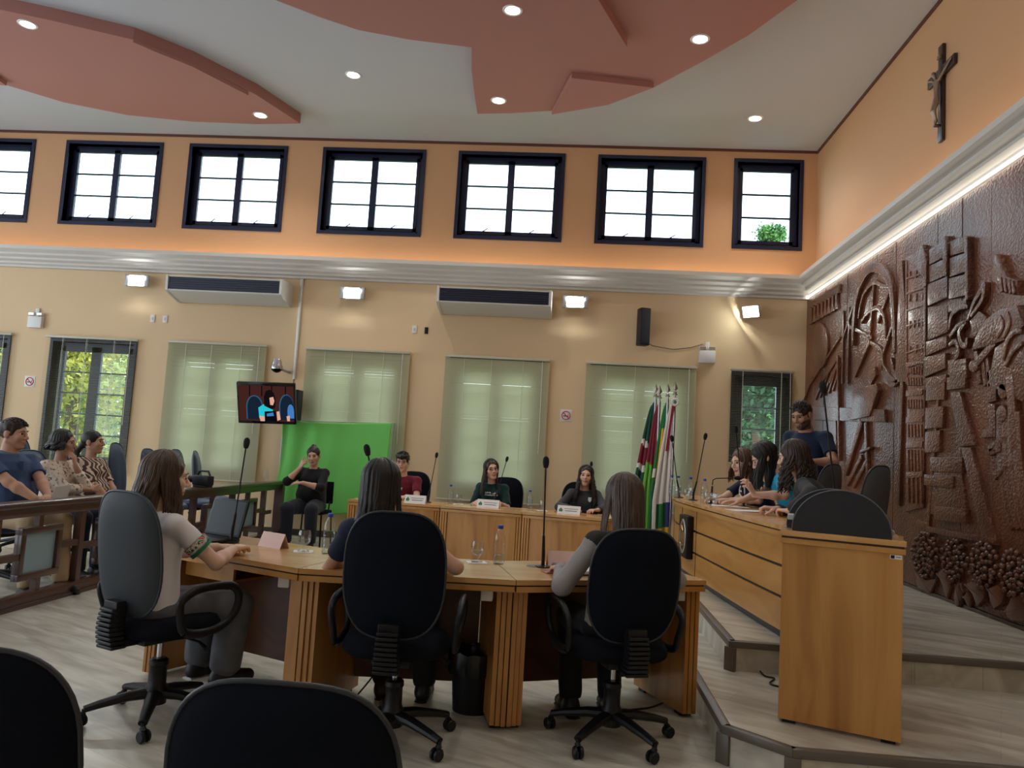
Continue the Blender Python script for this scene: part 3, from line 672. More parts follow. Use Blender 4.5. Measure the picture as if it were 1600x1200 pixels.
relief(mb, [c6(1080, 1010), c6(1150, 960), c6(1230, 930), c6(1300, 1100), c6(1230, 1300), c6(1120, 1250), c6(1040, 1200)], 0.08, 0.03)
for pts in ([(1140, 1080), (1160, 980), (1200, 930), (1240, 930)], [(1150, 1110), (1190, 1030), (1240, 990)], [(1120, 850), (1135, 900), (1105, 960)], [(1160, 830), (1170, 890), (1140, 960)]): curve(mb, pts, 0.05, 0.12, c6)
bar(mb, c6(1080, 980), c6(960, 1120), 0.07, 0.08)
relief(mb, [c6(968 + 26 * math.cos(a), 1110 + 34 * math.sin(a)) for a in np.linspace(0, 2 * PI, 18, endpoint=False)], 0.09, 0.03)
for x, yy in ((970, 1030), (1000, 1040), (1025, 1050)): bar(mb, c6(x, yy), c6(x + 20, yy + 170), 0.05, 0.05)
part('carved_worker', mb)
mb = MB()
for x, yy in ((1010, 150), (1003, 262)): relief(mb, [c7(x + 26 * math.cos(a), yy + 44 * math.sin(a)) for a in np.linspace(0, 2 * PI, 18, endpoint=False)], 0.08, 0.025)
relief(mb, [c7(925, 60), c7(975, 40), c7(970, 200), c7(930, 210)], 0.05); relief(mb, [c7(935, 210), c7(965, 215), c7(970, 370), c7(895, 375), c7(910, 335), c7(935, 330)], 0.05)
for a, b in (((940, 435), (1040, 345)), ((965, 555), (1065, 465)), ((940, 440), (1000, 420))): bar(mb, c7(*a), c7(*b), 0.06, 0.07)
for dx in (0, 30, 62, 95): curve(mb, [(985 + dx, 250), (990 + dx, 460), (1010 + dx, 620), (1050 + dx, 800)], 0.11, 0.05 + dx * 0.0004, c7)
bar(mb, c7(1045, 80), c7(1070, 440), 0.10, 0.09); relief(mb, [c7(1035, 350), c7(1070, 340), c7(1085, 420), c7(1050, 430)], 0.08); relief(mb, [c7(1035, 470), c7(1080, 450), c7(1090, 520), c7(1045, 530)], 0.08)
part('carved_vine_trellis', mb)
rnd = random.Random(11)
for (cx, cy, rx, ry) in ((635, 925, 66, 104), (770, 945, 58, 98), (905, 972, 76, 105), (1045, 1010, 62, 110), (1130, 1040, 60, 115)):
    mb = MB(); C_ = c7(cx, cy); A = Vector(c7(cx + rx, cy)) - Vector(C_); B = Vector(c7(cx, cy - ry)) - Vector(C_); pts = []
    for it in range(2600):
        a = rnd.uniform(0, 2 * PI); r_ = math.sqrt(rnd.random()); u, v = r_ * math.cos(a), r_ * math.sin(a)
        p = Vector(C_) + A * (u * (1 - 0.25 * max(0, -v))) + B * v
        if all((p - q).length > 0.043 for q in pts): pts.append(p)
    for p in pts: mb.ell((p.x, p.y, 0.024 + rnd.uniform(0, 0.022)), (0.0215, 0.0215, 0.0215), 8, 6, MM)
    part('carved_grape_cluster', mb, CARVES, 60)
for pts in ([(585, 990), (600, 1080), (660, 1100), (690, 1030), (640, 1040)], [(690, 1010), (715, 985), (750, 1010), (760, 1060), (735, 1130), (715, 1060)], [(780, 1060), (800, 1050), (815, 1100), (800, 1150), (785, 1180), (770, 1120)], [(825, 1060), (880, 1030), (920, 1070), (915, 1130), (880, 1165), (860, 1110)],
            [(930, 1080), (975, 1060), (1015, 1100), (1000, 1150), (960, 1180), (940, 1130)], [(1010, 1190), (1050, 1110), (1110, 1110), (1140, 1170), (1100, 1240), (1040, 1230)], [(815, 1120), (835, 1090), (855, 1130), (840, 1170)]):
    mb = MB(); relief(mb, [c7(*p) for p in pts], 0.06, 0.03); a, b = Vector(c7(*pts[0])), Vector(c7(*pts[len(pts) // 2])); bar(mb, a, b, 0.015, 0.066); part('carved_leaf', mb, CARVES)

# ------------------------------------------------------------------ crucifix
EBONY = plain('dark_cross_wood', rgb(44, 30, 26), 0.35, coat=0.3)
cr = thing('crucifix', 'dark wooden crucifix with a silver figure high on the peach wall', 'crucifix', (XR, 7.36, 4.58))
mb = MB(); mb.box(-0.035, -0.045, 0, -0.003, 0.045, 0.96, 0.003); mb.box(-0.033, -0.27, 0.64, -0.004, 0.27, 0.74, 0.003); mb.build('cross', EBONY, cr)
SILV = plain('pewter_figure', rgb(150, 132, 118), 0.35, metal=0.6)
sd = Solid(); X0 = -0.07
sd.sweep([(X0, 0, 0.40), (X0, 0, 0.48), (X0, 0, 0.60)], [.030, .027, .042], [.02, .018, .024], (0, 1, 0), .02)
for s in (-1, 1):
    sd.chain([(X0 + .01, s * .035, .60), (X0 + .02, s * .12, .655), (-.045, s * .21, .70)], [.014, .011, .009], .012); sd.ell((-.042, s * .222, .705), (.007, .016, .012), None, .008)
    sd.chain([(X0, s * .018, .40), (X0 - .025, s * .015, .30), (X0, s * .006, .20), (X0 - .01, s * .006, .165)], [.022, .018, .012, .009], .012)
sd.ell((X0 - .02, .012, .665), (.022, .022, .028), None, .012); sd.cone((X0, 0, .60), (X0 - .012, .008, .645), .014, .013, .01)
sd.sweep([(X0, 0, .36), (X0, 0, .42)], [.036, .033], [.026, .024], (0, 1, 0), .01)
V, Q = sd.mesh(0.005); np_mesh('figure', V, Q, SILV, cr)
MB().box(-0.055, -0.03, 0.82, -0.034, 0.03, 0.86, 0.002).build('title_plate', SILV, cr)
MB().box(-0.085, -0.02, 0.145, -0.034, 0.02, 0.165, 0.002).build('foot_rest', EBONY, cr)

# ------------------------------------------------------------------ lamps
DISC = emitter('lamp_diffuser', (1.0, 0.97, 0.90, 1), 22); RING = plain('lamp_ring', rgb(235, 235, 235), 0.4)
def downlight(x, y, z, label, watts=55):
    t = thing('downlight', label, 'ceiling light', (x, y, z), 0, 'recessed ceiling downlights')
    MB().lathe([(0.075, 0.004), (0.078, -0.006), (0.098, -0.008), (0.105, 0.0)], 28).build('ring', RING, t)
    MB().lathe([(0.0, -0.002), (0.076, -0.003)], 28).build('diffuser', DISC, t)
    d = bpy.data.lights.new('downlight_beam', 'SPOT'); d.energy = watts; d.color = (1, 0.95, 0.88); d.spot_size = rad(125); d.spot_blend = 0.9; d.shadow_soft_size = 0.08
    o = bpy.data.objects.new('downlight_beam', d); COL.objects.link(o); o.parent = t; o.location = (0, 0, -0.03)
for (px, py, z, lb) in ((43, 38, ZP, 'round downlight at the far left of the left coral ceiling panel'), (407, 180, ZP, 'round downlight near the pointed tip of the left coral ceiling panel'), (552, 117, ZC, 'round downlight in the white ceiling between the two coral panels'),
                        (801, 16, ZP, 'round downlight at the top middle of the right coral panel'), (779, 157, ZP, 'round downlight at the lower lobe of the right coral panel'), (1094, 61, ZP, 'round downlight near the right rim of the right coral panel'), (1180, 185, ZC, 'round downlight in the white ceiling near the back right corner')):
    p = onZ(px, py, z); downlight(p.x, p.y, z, lb)
for x in (-8.5, -4.5, -0.5, 2.2):  # unseen downlights added to brighten the near half of the room
    for y in (-2.5, 0.6, 3.6):
        downlight(x, y, ZC, 'added round downlight in the white ceiling overhead, out of view', 14 if y < 0 else (22 if y < 2 else 50))
FLOOD = emitter('flood_led', (0.92, 1.0, 0.95, 1), 60); GREYM = plain('grey_metal', rgb(170, 172, 174), 0.4, metal=0.3)
def flood(x, z, rx, rz, label, y=D - 0.15):
    t = thing('flood_light', label, 'wall light', (x, y, z), rz, 'wall flood lights')
    M = TR(0, 0, 0, 0, rx)
    MB().box(-0.125, -0.02, -0.085, 0.125, 0.035, 0.085, 0.008, M).build('housing', GREYM, t)
    MB().box(-0.112, -0.026, -0.074, 0.112, -0.02, 0.074, 0, M).build('lens', FLOOD, t, 0)
    mb = MB()
    for s in (-1, 1): mb.box(s * 0.155 - 0.03, -0.03, -0.09, s * 0.155 + 0.03, 0.03, 0.09, 0.004)
    mb.box(-0.13, 0.0, -0.01, 0.13, 0.02, 0.01)
    if abs(rz) < 0.1: mb.box(-0.02, 0.02, -0.02, 0.02, 0.15, 0.02); mb.build('bracket', GREYM, t)
    else: m2 = MB(); m2.box(-0.13, 0.0, -0.01, 0.13, 0.02, 0.01); m2.tube([(0, 0.02, 0), (0.03, 0.08, 0.05), (0.06, 0.14, 0.08)], 0.012, 8); m2.build('bracket', GREYM, t)
    d = bpy.data.lights.new('flood_beam', 'AREA'); d.shape = 'RECTANGLE'; d.size = 0.2; d.size_y = 0.1; d.energy = 26; d.color = (0.95, 1.0, 0.96)
    o = bpy.data.objects.new('flood_beam', d); COL.objects.link(o); o.parent = t; o.matrix_local = M @ TR(0, -0.035, 0, 0, rad(90)); d.spread = rad(170)
flood(-6.72, 3.67, rad(14), 0, 'bright flood light left of the far left air conditioner')
flood(-3.36, 3.62, rad(14), 0, 'bright flood light between the two air conditioners')
flood(-0.05, 3.63, rad(14), 0, 'bright flood light just right of the second air conditioner')
flood(2.46, 3.60, rad(20), rad(-38), 'tilted flood light on the wall near the carved mural')

# ------------------------------------------------------------------ air conditioners
ACW = plain('air_conditioner_white', rgb(212, 212, 208), 0.4); ACN = plain('air_conditioner_grille', rgb(30, 36, 58), 0.35)
def aircon(x0, x1, label):
    t = thing('air_conditioner', label, 'air conditioner', ((x0 + x1) / 2, D, 3.38), 0, 'wall air conditioners'); w = (x1 - x0) / 2
    prof = [(0.0, 0.02), (0.05, 0.0), (0.38, 0.075), (0.445, 0.105), (0.455, 0.125), (0.42, 0.13), (0.42, 0.31), (0.455, 0.312), (0.46, 0.33), (0.42, 0.338), (0.0, 0.338)]
    M = frame((-w, 0, 0), (0, -1, 0), (0, 0, 1))          # local x away from wall, y up, z = -X...
    mb = MB(); k = len(prof); vs = [(s, -p[0], p[1]) for s in (-w, w) for p in prof]
    mb.add(vs, [(i, k + i, k + (i + 1) % k, (i + 1) % k) for i in range(k)] + [tuple(range(k)), tuple(range(2 * k - 1, k - 1, -1))])
    mb.build('body', ACW, t, 25)
    cp = [(0.0, 0.01), (0.05, -0.008), (0.38, 0.068), (0.46, 0.11), (0.47, 0.335), (0.42, 0.342), (0, 0.342)]; k = len(cp)
    for s in (-1, 1):
        mb = MB(); vs = [(xx, -p[0], p[1]) for xx in (s * w, s * (w + 0.035)) for p in cp]
        mb.add(vs, [(i, k + i, k + (i + 1) % k, (i + 1) % k) for i in range(k)] + [tuple(range(k)), tuple(range(2 * k - 1, k - 1, -1))]); mb.build('end_cap', ACW, t, 25)
    mb = MB(); mb.box(-w + 0.01, -0.44, 0.128, w - 0.01, -0.41, 0.312)
    for i in range(5): mb.box(-w + 0.02, -0.452, 0.145 + i * 0.033, w - 0.02, -0.436, 0.153 + i * 0.033)
    mb.build('outlet_grille', ACN, t, 0)
    return t
aircon(-6.06, -4.36, 'long white wall air conditioner with a dark outlet, near the left flood light')
aircon(-2.00, -0.42, 'long white wall air conditioner with a dark outlet, in the middle of the wall')

# ------------------------------------------------------------------ small things on the back wall
def emergency(x, z, label):
    t = thing('emergency_light', label, 'emergency light', (x, D, z), 0, 'emergency lights')
    MB().box(-0.115, -0.075, -0.14, 0.115, 0, 0.04, 0.012).build('battery_box', WHITEP, t)
    for s in (-1, 1):
        mb = MB(); mb.box(s * 0.065 - 0.05, -0.07, 0.055, s * 0.065 + 0.05, -0.02, 0.10, 0.01); h = mb.build('lamp_head', WHITEP, t)
        MB().box(s * 0.065 - 0.042, -0.074, 0.06, s * 0.065 + 0.042, -0.07, 0.095).build('reflector', CHROME, h, 0)
    MB().box(-0.03, -0.03, 0.03, 0.03, -0.0, 0.17, 0.004).build('junction_box', WHITEP, t)
emergency(-8.36, 3.02, 'white twin-lamp emergency light above the no-smoking sign at far left')
emergency(1.88, 2.98, 'white twin-lamp emergency light wired to the black speaker')
RED = plain('sign_red', rgb(200, 30, 40), 0.5)
def nosmoke(x, z, label):
    t = thing('no_smoking_sign', label, 'sign', (x, D, z), 0, 'no smoking signs')
    MB().box(-0.085, -0.006, -0.085, 0.085, 0, 0.085, 0.002).build('plate', WHITEP, t)
    M = TR(0, -0.008, 0, 0, rad(90)); mb = MB()
    mb.tube([(0.06 * math.cos(a), -0.008, 0.06 * math.sin(a)) for a in np.linspace(0, 2 * PI, 33)], 0.007, 6); mb.tube([(-0.042, -0.008, 0.042), (0.042, -0.008, -0.042)], 0.006, 6); mb.build('prohibition_ring', RED, t)
    mb = MB(); mb.box(-0.04, -0.009, -0.015, 0.035, -0.005, -0.003); mb.tube([(0.036, -0.007, 0.0), (0.03, -0.007, 0.012), (0.038, -0.007, 0.025)], 0.003, 5); mb.build('cigarette', BLACKP, t, 0)
nosmoke(-8.37, 2.05, 'no-smoking sign at far left under the emergency light'); nosmoke(-0.10, 1.98, 'no-smoking sign between two closed blinds above the back desk')
def plate(x, z, label, mat=WHITEP, w=0.036, h=0.058):
    o = thing('wall_outlet', label, 'outlet', (x, D, z), 0, 'wall plates'); MB().box(-w, -0.012, -h, w, 0, h, 0.003).build('cover', mat, o); MB().box(-w * 0.4, -0.016, -h * 0.35, w * 0.4, -0.012, h * 0.35, 0.001).build('rocker', mat if mat is not WHITEP else plain('rocker_white', rgb(200, 200, 198), 0.4), o)
plate(-6.50, 3.12, 'left one of two white wall plates left of the first air conditioner'); plate(-6.30, 3.12, 'right one of two white wall plates below the first air conditioner')
plate(-2.42, 3.14, 'white wall plate left below the second air conditioner'); plate(-2.24, 3.13, 'dark open wall box below the second air conditioner', BLACKP, 0.026, 0.05)
sp = thing('wall_speaker', 'slim black loudspeaker on the wall right of the flood light', 'speaker', (0.94, D - 0.17, 3.3), rad(18))
MB().box(-0.075, -0.09, -0.27, 0.075, 0.07, 0.27, 0.012).build('cabinet', BLACKP, sp); MB().box(-0.066, -0.096, -0.255, 0.066, -0.09, 0.255, 0.004).build('front_grille', plain('speaker_grille', rgb(30, 32, 40), 0.7, bump=0.4, bscale=500), sp)
MB().box(-0.02, 0.07, -0.2, 0.02, 0.155, 0.02, 0.004).build('bracket', BLACKP, sp)
mb = MB(); mb.tube([(0.98, D - 0.06, 3.12), (1.1, D - 0.012, 3.06), (1.4, D - 0.012, 3.02), (1.65, D - 0.012, 3.06), (1.82, D - 0.012, 3.12)], 0.005, 6); tag(mb.build('speaker_cable', BLACKP), 'thin dark cable from the black speaker to the emergency light', 'cable')
mb = MB(); mb.tube([(-4.19, D - 0.02, 3.83), (-4.19, D - 0.02, 2.3)], 0.02, 10); mb.tube([(-4.22, D - 0.01, 3.83), (-4.21, D - 0.01, 1.9)], 0.008, 6); tag(mb.build('cable_conduit', WHITEP), 'white vertical conduit pipe running down the wall above the television', 'conduit')
cc = thing('dome_camera', 'small silver dome camera on a bracket above the television', 'camera', (-4.36, D - 0.3, 2.42))
MB().lathe([(0.0, -0.01), (0.085, -0.01), (0.088, 0.03), (0.07, 0.06), (0.065, 0.10), (0.05, 0.14), (0.0, 0.15)], 24).build('housing', CHROME, cc)
MB().lathe([(0.0, -0.065), (0.04, -0.055), (0.07, -0.03), (0.08, -0.008), (0, -0.006)], 24).build('lens_dome', SCREENB, cc)
MB().tube([(0.02, 0.02, 0.02), (0.06, 0.15, -0.01), (0.08, 0.3, -0.02)], 0.022, 8).build('bracket_arm', GREYM, cc)

# television on a tilted wall arm
TL, TRp, BL = onY(364, 597, 10.2), onY(456, 600, 10.3), onY(377, 661, 10.42)
w_, h_ = (TRp - TL).length, (BL - TL).length; cen = (TRp + BL) / 2; Mtv = frame(cen, TRp - TL, TL - BL)
tv = thing('television', 'flat television on a tilted wall arm showing a girl at a desk', 'television', cen); Mt = Matrix.Translation(-cen) @ Mtv
mb = MB(); mb.cbox((0, 0, -0.03), (w_, h_, 0.06), 0.012, Mt); mb.cbox((0, 0, -0.08), (w_ * 0.6, h_ * 0.6, 0.06), 0.012, Mt); mb.build('casing', plain('tv_gloss_black', rgb(14, 14, 18), 0.15), tv)
scr_cols = [('scr_brown', rgb(58, 30, 26)), ('scr_navy', rgb(18, 30, 44)), ('scr_blueedge', rgb(40, 80, 110)), ('scr_teal', rgb(36, 176, 190)), ('scr_hair', rgb(16, 12, 14)), ('scr_skin', rgb(200, 150, 130)), ('scr_black', rgb(8, 8, 14)), ('scr_blue', rgb(60, 110, 170))]
sm = [emitter(n_, c_, 0.9) for n_, c_ in scr_cols]; mb = MB(); W2, H2 = w_ * 0.47, h_ * 0.43
def spoly(ci, pts, lay):
    mb.cur = ci; q = [((x - 0.5) * 2 * W2, (0.5 - y) * 2 * H2) for x, y in pts]; mb.prism(q, 0.0005 + lay * 0.0006, 0.0010 + lay * 0.0006, Mt)
spoly(0, [(0, 0), (1, 0), (1, 1), (0, 1)], 0)
for x in (0.2, 0.42, 0.6, 0.85): spoly(6, [(x, 0), (x + 0.02, 0), (x + 0.01, 0.3), (x - 0.01, 0.3)], 1)
def arc(x0, x1, y0, y1): return [(x0, y1)] + [((x0 + x1) / 2 - (x1 - x0) / 2 * math.cos(a), y0 + (y1 - y0) * 0.5 * (1 - math.sin(a))) for a in np.linspace(0, PI, 12)] + [(x1, y1)]
spoly(2, arc(0.13, 0.44, 0.27, 0.95), 1); spoly(1, arc(0.15, 0.42, 0.30, 0.95), 2); spoly(2, arc(0.73, 1.0, 0.22, 0.95), 1); spoly(1, arc(0.75, 1.0, 0.25, 0.95), 2); spoly(7, arc(0.88, 1.0, 0.5, 0.9), 3)
spoly(3, [(0.35, 0.62), (0.44, 0.52), (0.6, 0.55), (0.64, 0.95), (0.36, 0.92)], 3); spoly(5, [(0.36, 0.85), (0.46, 0.86), (0.47, 1), (0.38, 1)], 4)
spoly(4, [(0.46, 0.3), (0.5, 0.14), (0.57, 0.1), (0.64, 0.18), (0.67, 0.34), (0.66, 0.6), (0.6, 0.66), (0.46, 0.56)], 4); spoly(5, [(0.56, 0.33), (0.63, 0.3), (0.65, 0.42), (0.62, 0.54), (0.57, 0.53)], 5)
spoly(6, [(0.46, 0.72), (0.66, 0.7), (0.68, 1), (0.46, 1)], 5); spoly(7, [(0.5, 0.78), (0.62, 0.74), (0.63, 0.84), (0.5, 0.86)], 6); spoly(5, [(0.68, 0.72), (0.73, 0.7), (0.75, 0.94), (0.69, 0.98)], 5); spoly(5, [(0.86, 0.84), (0.92, 0.82), (0.92, 0.98), (0.87, 0.98)], 5)
mb.build('screen_picture', sm, tv, 0)
arm0 = Vector((0.15, 0.1, 0.02)); mb = MB(); mb.tube([arm0 * 0 + Vector((0.0, 0.11, 0.0)), Vector((-0.1, 0.45, 0.1)), Vector((-0.22, D - cen.y - 0.01, 0.1))], 0.025, 8); mb.cbox((-0.22, D - cen.y - 0.02, 0.1), (0.14, 0.03, 0.24), 0.004); mb.build('wall_arm', BLACKP, tv)
bx = thing('corner_speaker', 'small black box speaker on the wall just right of the television', 'speaker', (-4.06, D - 0.28, 1.9)); MB().box(-0.09, -0.12, -0.22, 0.09, 0.1, 0.22, 0.012).build('cabinet', BLACKP, bx); MB().box(-0.015, 0.1, -0.1, 0.015, 0.28, 0.1).build('bracket', BLACKP, bx); MB().box(-0.078, -0.126, -0.2, 0.078, -0.12, 0.2).build('front_grille', plain('dark_grille', rgb(34, 34, 38), 0.8), bx)

# green cloth hung in front of the windows
GREEN = translucent('green_cloth', rgb(122, 214, 106), 0.12, 0.8); nx, nz = 90, 60; vs = []; fs = []
pa, pb = onY(441, 657, 10.97), onY(612, 661, 10.97)
for j in range(nz + 1):
    v = j / nz
    for i in range(nx + 1):
        u = i / nx; x = pa.x + (pb.x - pa.x) * u; zt = pa.z + (pb.z - pa.z) * u - 0.03 * math.sin(PI * u) ** 2 * 0.6; z = zt + (0.37 - zt) * v
        if u < 0.06: x += 0.05 * v * math.sin(6 * v)
        x -= (1 - u) * 0.0 + u * v * 0.05
        fold = 0.035 * (1 - u) ** 3 * math.sin(34 * u + 2 * v) + 0.012 * math.sin(11 * u + 1.5 * v) + 0.012 * v * math.sin(17 * u) + 0.02 * math.exp(-((u - 0.22 - 0.25 * v) / 0.05) ** 2) * (1 - v)
        vs.append((x, 10.985 + fold * 0.9, z + 0.008 * math.sin(20 * u) * v))
for j in range(nz):
    for i in range(nx): a = j * (nx + 1) + i; fs.append((a, a + nx + 1, a + nx + 2, a + 1))
mb = MB(); mb.add(vs, fs); o = mb.build('green_screen_cloth', GREEN, None, 180); md = o.modifiers.new('thickness', 'SOLIDIFY'); md.thickness = 0.003
tag(o, 'bright green cloth hung behind the seated interpreter', 'cloth')
mb = MB(); mb.tube([(pa.x - 0.01, 11.06, 0), (pa.x - 0.01, 11.06, pa.z + 0.005), ], 0.012, 8); mb.tube([(pa.x - 0.01, 11.06, pa.z), (pb.x + 0.02, 11.06, pb.z)], 0.008, 8); mb.tube([(pb.x + 0.02, 11.06, 0), (pb.x + 0.02, 11.06, pb.z + 0.005)], 0.012, 8); mb.tube([(pa.x - 0.2, 11.06, 0.012), (pa.x + 0.2, 11.06, 0.012)], 0.012, 8); mb.tube([(pb.x - 0.25, 11.06, 0.012), (pb.x + 0.2, 11.06, 0.012)], 0.012, 8)
tag(mb.build('backdrop_stand', GREYM), 'thin metal stand the green cloth hangs from, feet on the floor', 'stand')
# ------------------------------------------------------------------ office chairs (facing local +Y)
def outline(w, h, taper=0.9, e=2.7, n=44):
    P = []
    for i in range(n):
        a = 2 * PI * i / n; c, s = math.cos(a), math.sin(a)
        x = w * math.copysign(abs(c) ** (2 / e), c); z = h * math.copysign(abs(s) ** (2 / (e if s > 0 else 2.5)), s)
        x *= 1 - (1 - taper) * max(0, s) ** 1.2 - 0.03 * max(0, -s) ** 2
        P.append((x, z))
    return P
def pillow(mb, P, yf, yb, M, bend=0.35, pw=5):
    rs = [0, 0.25, 0.5, 0.7, 0.84, 0.93, 0.98, 1.0]; n = len(P); vs = []; fs = []
    for side, y0 in ((1, yf), (-1, yb)):
        for r in rs:
            for x, z in P:
                px, pz = x * r, z * r; vs.append((px, y0 * (1 - r ** pw) + bend * px * px + 0.0, pz))
    k = len(rs)
    for q in range(2):
        for i in range(k - 1):
            for j in range(n):
                a, b = q * k * n + i * n + j, q * k * n + i * n + (j + 1) % n; f = (a, b, b + n, a + n); fs.append(f if q else f[::-1])
    # outer rims coincide: join them
    for j in range(n): fs.append(((k - 1) * n + j, (k - 1) * n + (j + 1) % n, (2 * k - 1) * n + (j + 1) % n, (2 * k - 1) * n + j))
    mb.add(vs, fs, M); return mb
def make_chair(label, loc, rz, group, seat_z=0.47, back_top=1.10, arms=True, fab=None, shell=None, base_rot=0.3, back_w=0.228, tilt=0.13, seat_w=0.25):
    fab = fab or BLACKF; shell = shell or SHELL
    t = thing('office_chair', label, 'chair', loc, rz, group)
    cast_r = 0.028
    for i in range(5):
        a = base_rot + i * 2 * PI / 5; c, s = math.cos(a), math.sin(a); M = Matrix.Rotation(a, 4, 'Z')
        mb = MB(); mb.tube([(0.03, 0, 0.125), (0.12, 0, 0.12), (0.24, 0, 0.098), (0.305, 0, 0.082)], [0.036, 0.031, 0.025, 0.021], 10, M, flat=0.75); leg = mb.build('base_leg', BLACKP, t)
        ca = a + 0.8 * ((i * 37 % 5) - 2); Mc = TR(0.305 * c, 0.305 * s, cast_r + 0.001) @ Matrix.Rotation(ca, 4, 'Z'); mb = MB()
        for q in (-1, 1):
            prof = [(0.0, 0.0), (0.02, 0.0), (cast_r, 0.004), (cast_r, 0.014), (0.022, 0.02), (0.0, 0.02)]
            mb.lathe(prof, 16, (0, 0, 0), Mc @ TR(0.015, 0, 0, 0, rad(90) * -q) @ TR(0, 0, 0.004))
        mb.tube([(0, 0, 0.0), (0, 0, 0.055)], 0.009, 8, Mc); mb.tube([(0.015, 0, 0.02), (0, 0, 0.035)], 0.014, 8, Mc); mb.build('caster', BLACKP, leg)
    mb = MB(); mb.lathe([(0.0, 0.075), (0.05, 0.075), (0.052, 0.15), (0.042, 0.17), (0.04, 0.25), (0.046, 0.26), (0.044, 0.28), (0.032, 0.29)], 20); mb.build('column_cover', BLACKP, t)
    mb = MB(); mb.lathe([(0.014, 0.28), (0.014, seat_z - 0.07)], 14); mb.build('gas_lift', CHROME, t)
    mb = MB(); mb.box(-0.09, -0.16, seat_z - 0.09, 0.09, 0.12, seat_z - 0.045, 0.012); mb.tube([(0.08, 0.05, seat_z - 0.075), (0.2, 0.06, seat_z - 0.085), (0.25, 0.06, seat_z - 0.11)], [0.007, 0.007, 0.012], 8); mb.build('tilt_mechanism', BLACKP, t)
    P = outline(seat_w, 0.235, 0.96, 3.0); Ms = TR(0, 0.01, seat_z) @ Euler((rad(90), 0, 0)).to_matrix().to_4x4()
    mb = MB(); b = MB(); vs = []; n = len(P); rs = [(0, .03), (.5, .03), (.8, .028), (.92, .018), (1.0, -.005), (1.0, -.03), (.94, -.045), (.0, -.045)]
    for r, z in rs:
        for x, y in P: vs.append((x * r, y * r, seat_z + z + 0.012 * abs(x / seat_w) ** 2 * (r > .4) * (z > 0)))
    fs = [(i * n + j, i * n + (j + 1) % n, (i + 1) * n + (j + 1) % n, (i + 1) * n + j) for i in range(len(rs) - 1) for j in range(n)]; mb.add(vs, [f[::-1] for f in fs]); mb.build('seat', fab, t, 50)
    bh = (back_top - seat_z - 0.05) / 2; bc = seat_z + 0.05 + bh
    Mb = TR(0, -0.245, bc) @ Matrix.Rotation(tilt, 4, 'X')
    Po = outline(back_w, bh, 0.92, 3.3)
    pillow(MB(), Po, 0.055, 0.002, Mb, 0.5, 4).build('back_cushion', fab, t, 60)
    pillow(MB(), [(x * 1.015, z * 1.012) for x, z in Po], 0.004, -0.032, Mb, 0.5, 6).build('back_shell', shell, t, 60)
    mb = MB(); pts = [(Mb @ Vector((x * 1.012, 0.5 * x * x, z * 1.010)))[:] for x, z in Po]; mb.tube(pts + [pts[0]], 0.006, 8); mb.build('edge_piping', plain('chair_piping', rgb(40, 44, 52), 0.4) if 'chair_piping' not in bpy.data.materials else bpy.data.materials['chair_piping'], t, 60)
    # ribbed bellows bracket behind the seat
    mb = MB()
    for q in range(9):
        zz = seat_z - 0.085 + q * 0.021; yy = -0.262 - 0.012 * math.sin(q / 8 * PI) - q * 0.001; mb.box(-0.056 + 0.001 * q, yy - 0.042, zz, 0.056 - 0.001 * q, yy + 0.036, zz + 0.017, 0.006)
    mb.box(-0.046, -0.292, seat_z - 0.08, 0.046, -0.235, seat_z + 0.13, 0.004); mb.box(-0.04, -0.24, seat_z - 0.085, 0.04, -0.12, seat_z - 0.05, 0.004); mb.build('bellows', BLACKP, t, 20)
    if arms:
        for s in (-1, 1):
            x = s * (seat_w + 0.03); z = seat_z
            pts = [(x, -0.10, z + 0.0), (x, -0.125, z + 0.05), (x * 1.04, -0.145, z + 0.13), (x * 1.06, -0.12, z + 0.165), (x * 1.06, -0.05, z + 0.192), (x * 1.06, 0.08, z + 0.195), (x * 1.06, 0.15, z + 0.183), (x * 1.06, 0.19, z + 0.14), (x * 1.04, 0.19, z + 0.075), (x, 0.155, z + 0.015), (x, 0.08, z - 0.015), (x, -0.02, z - 0.02), (x, -0.10, z + 0.0)]
            F = []
            for i in range(len(pts) - 1):
                a, b_, c, d = [Vector(pts[q]) for q in ((i - 1) % (len(pts) - 1), i, i + 1, (i + 2) if i + 2 < len(pts) else 1)]
                for u in (0, .33, .66): F.append((0.5 * ((2 * b_) + (c - a) * u + (2 * a - 5 * b_ + 4 * c - d) * u * u + (3 * b_ - a - 3 * c + d) * u ** 3))[:])
            mb = MB(); mb.tube(F + [F[0]], 0.021, 10, None, False, 0.72, (1, 0, 0)); mb.build('armrest', BLACKP, t, 60)
    return t
GP = 'office chairs at the council desks'
make_chair('grey-backed swivel chair of the student in the white shirt', (-1.95, 3.72, 0), rad(-24), GP, arms=True, back_top=1.10, base_rot=0.45)
make_chair('black swivel chair seen from behind, middle of the front row', (-0.775, 3.70, 0), rad(3), GP, shell=SHELLB, back_top=1.09, base_rot=-0.62)
make_chair('black swivel chair turned towards the left, at the right end of the front row', (0.265, 3.97, 0), rad(18), GP, shell=SHELLB, back_top=1.06, base_rot=-1.2)
make_chair('cropped black chair back at the bottom, left of centre', (-0.54, 1.77, 0), rad(1), GP, arms=False, shell=SHELLB, seat_z=0.40, back_top=0.912, base_rot=0.2, back_w=0.235)
make_chair('cropped black chair back in the bottom left corner', (-1.22, 1.77, 0), rad(4), GP, arms=False, shell=SHELLB, seat_z=0.40, back_top=0.93, base_rot=0.8, back_w=0.235)

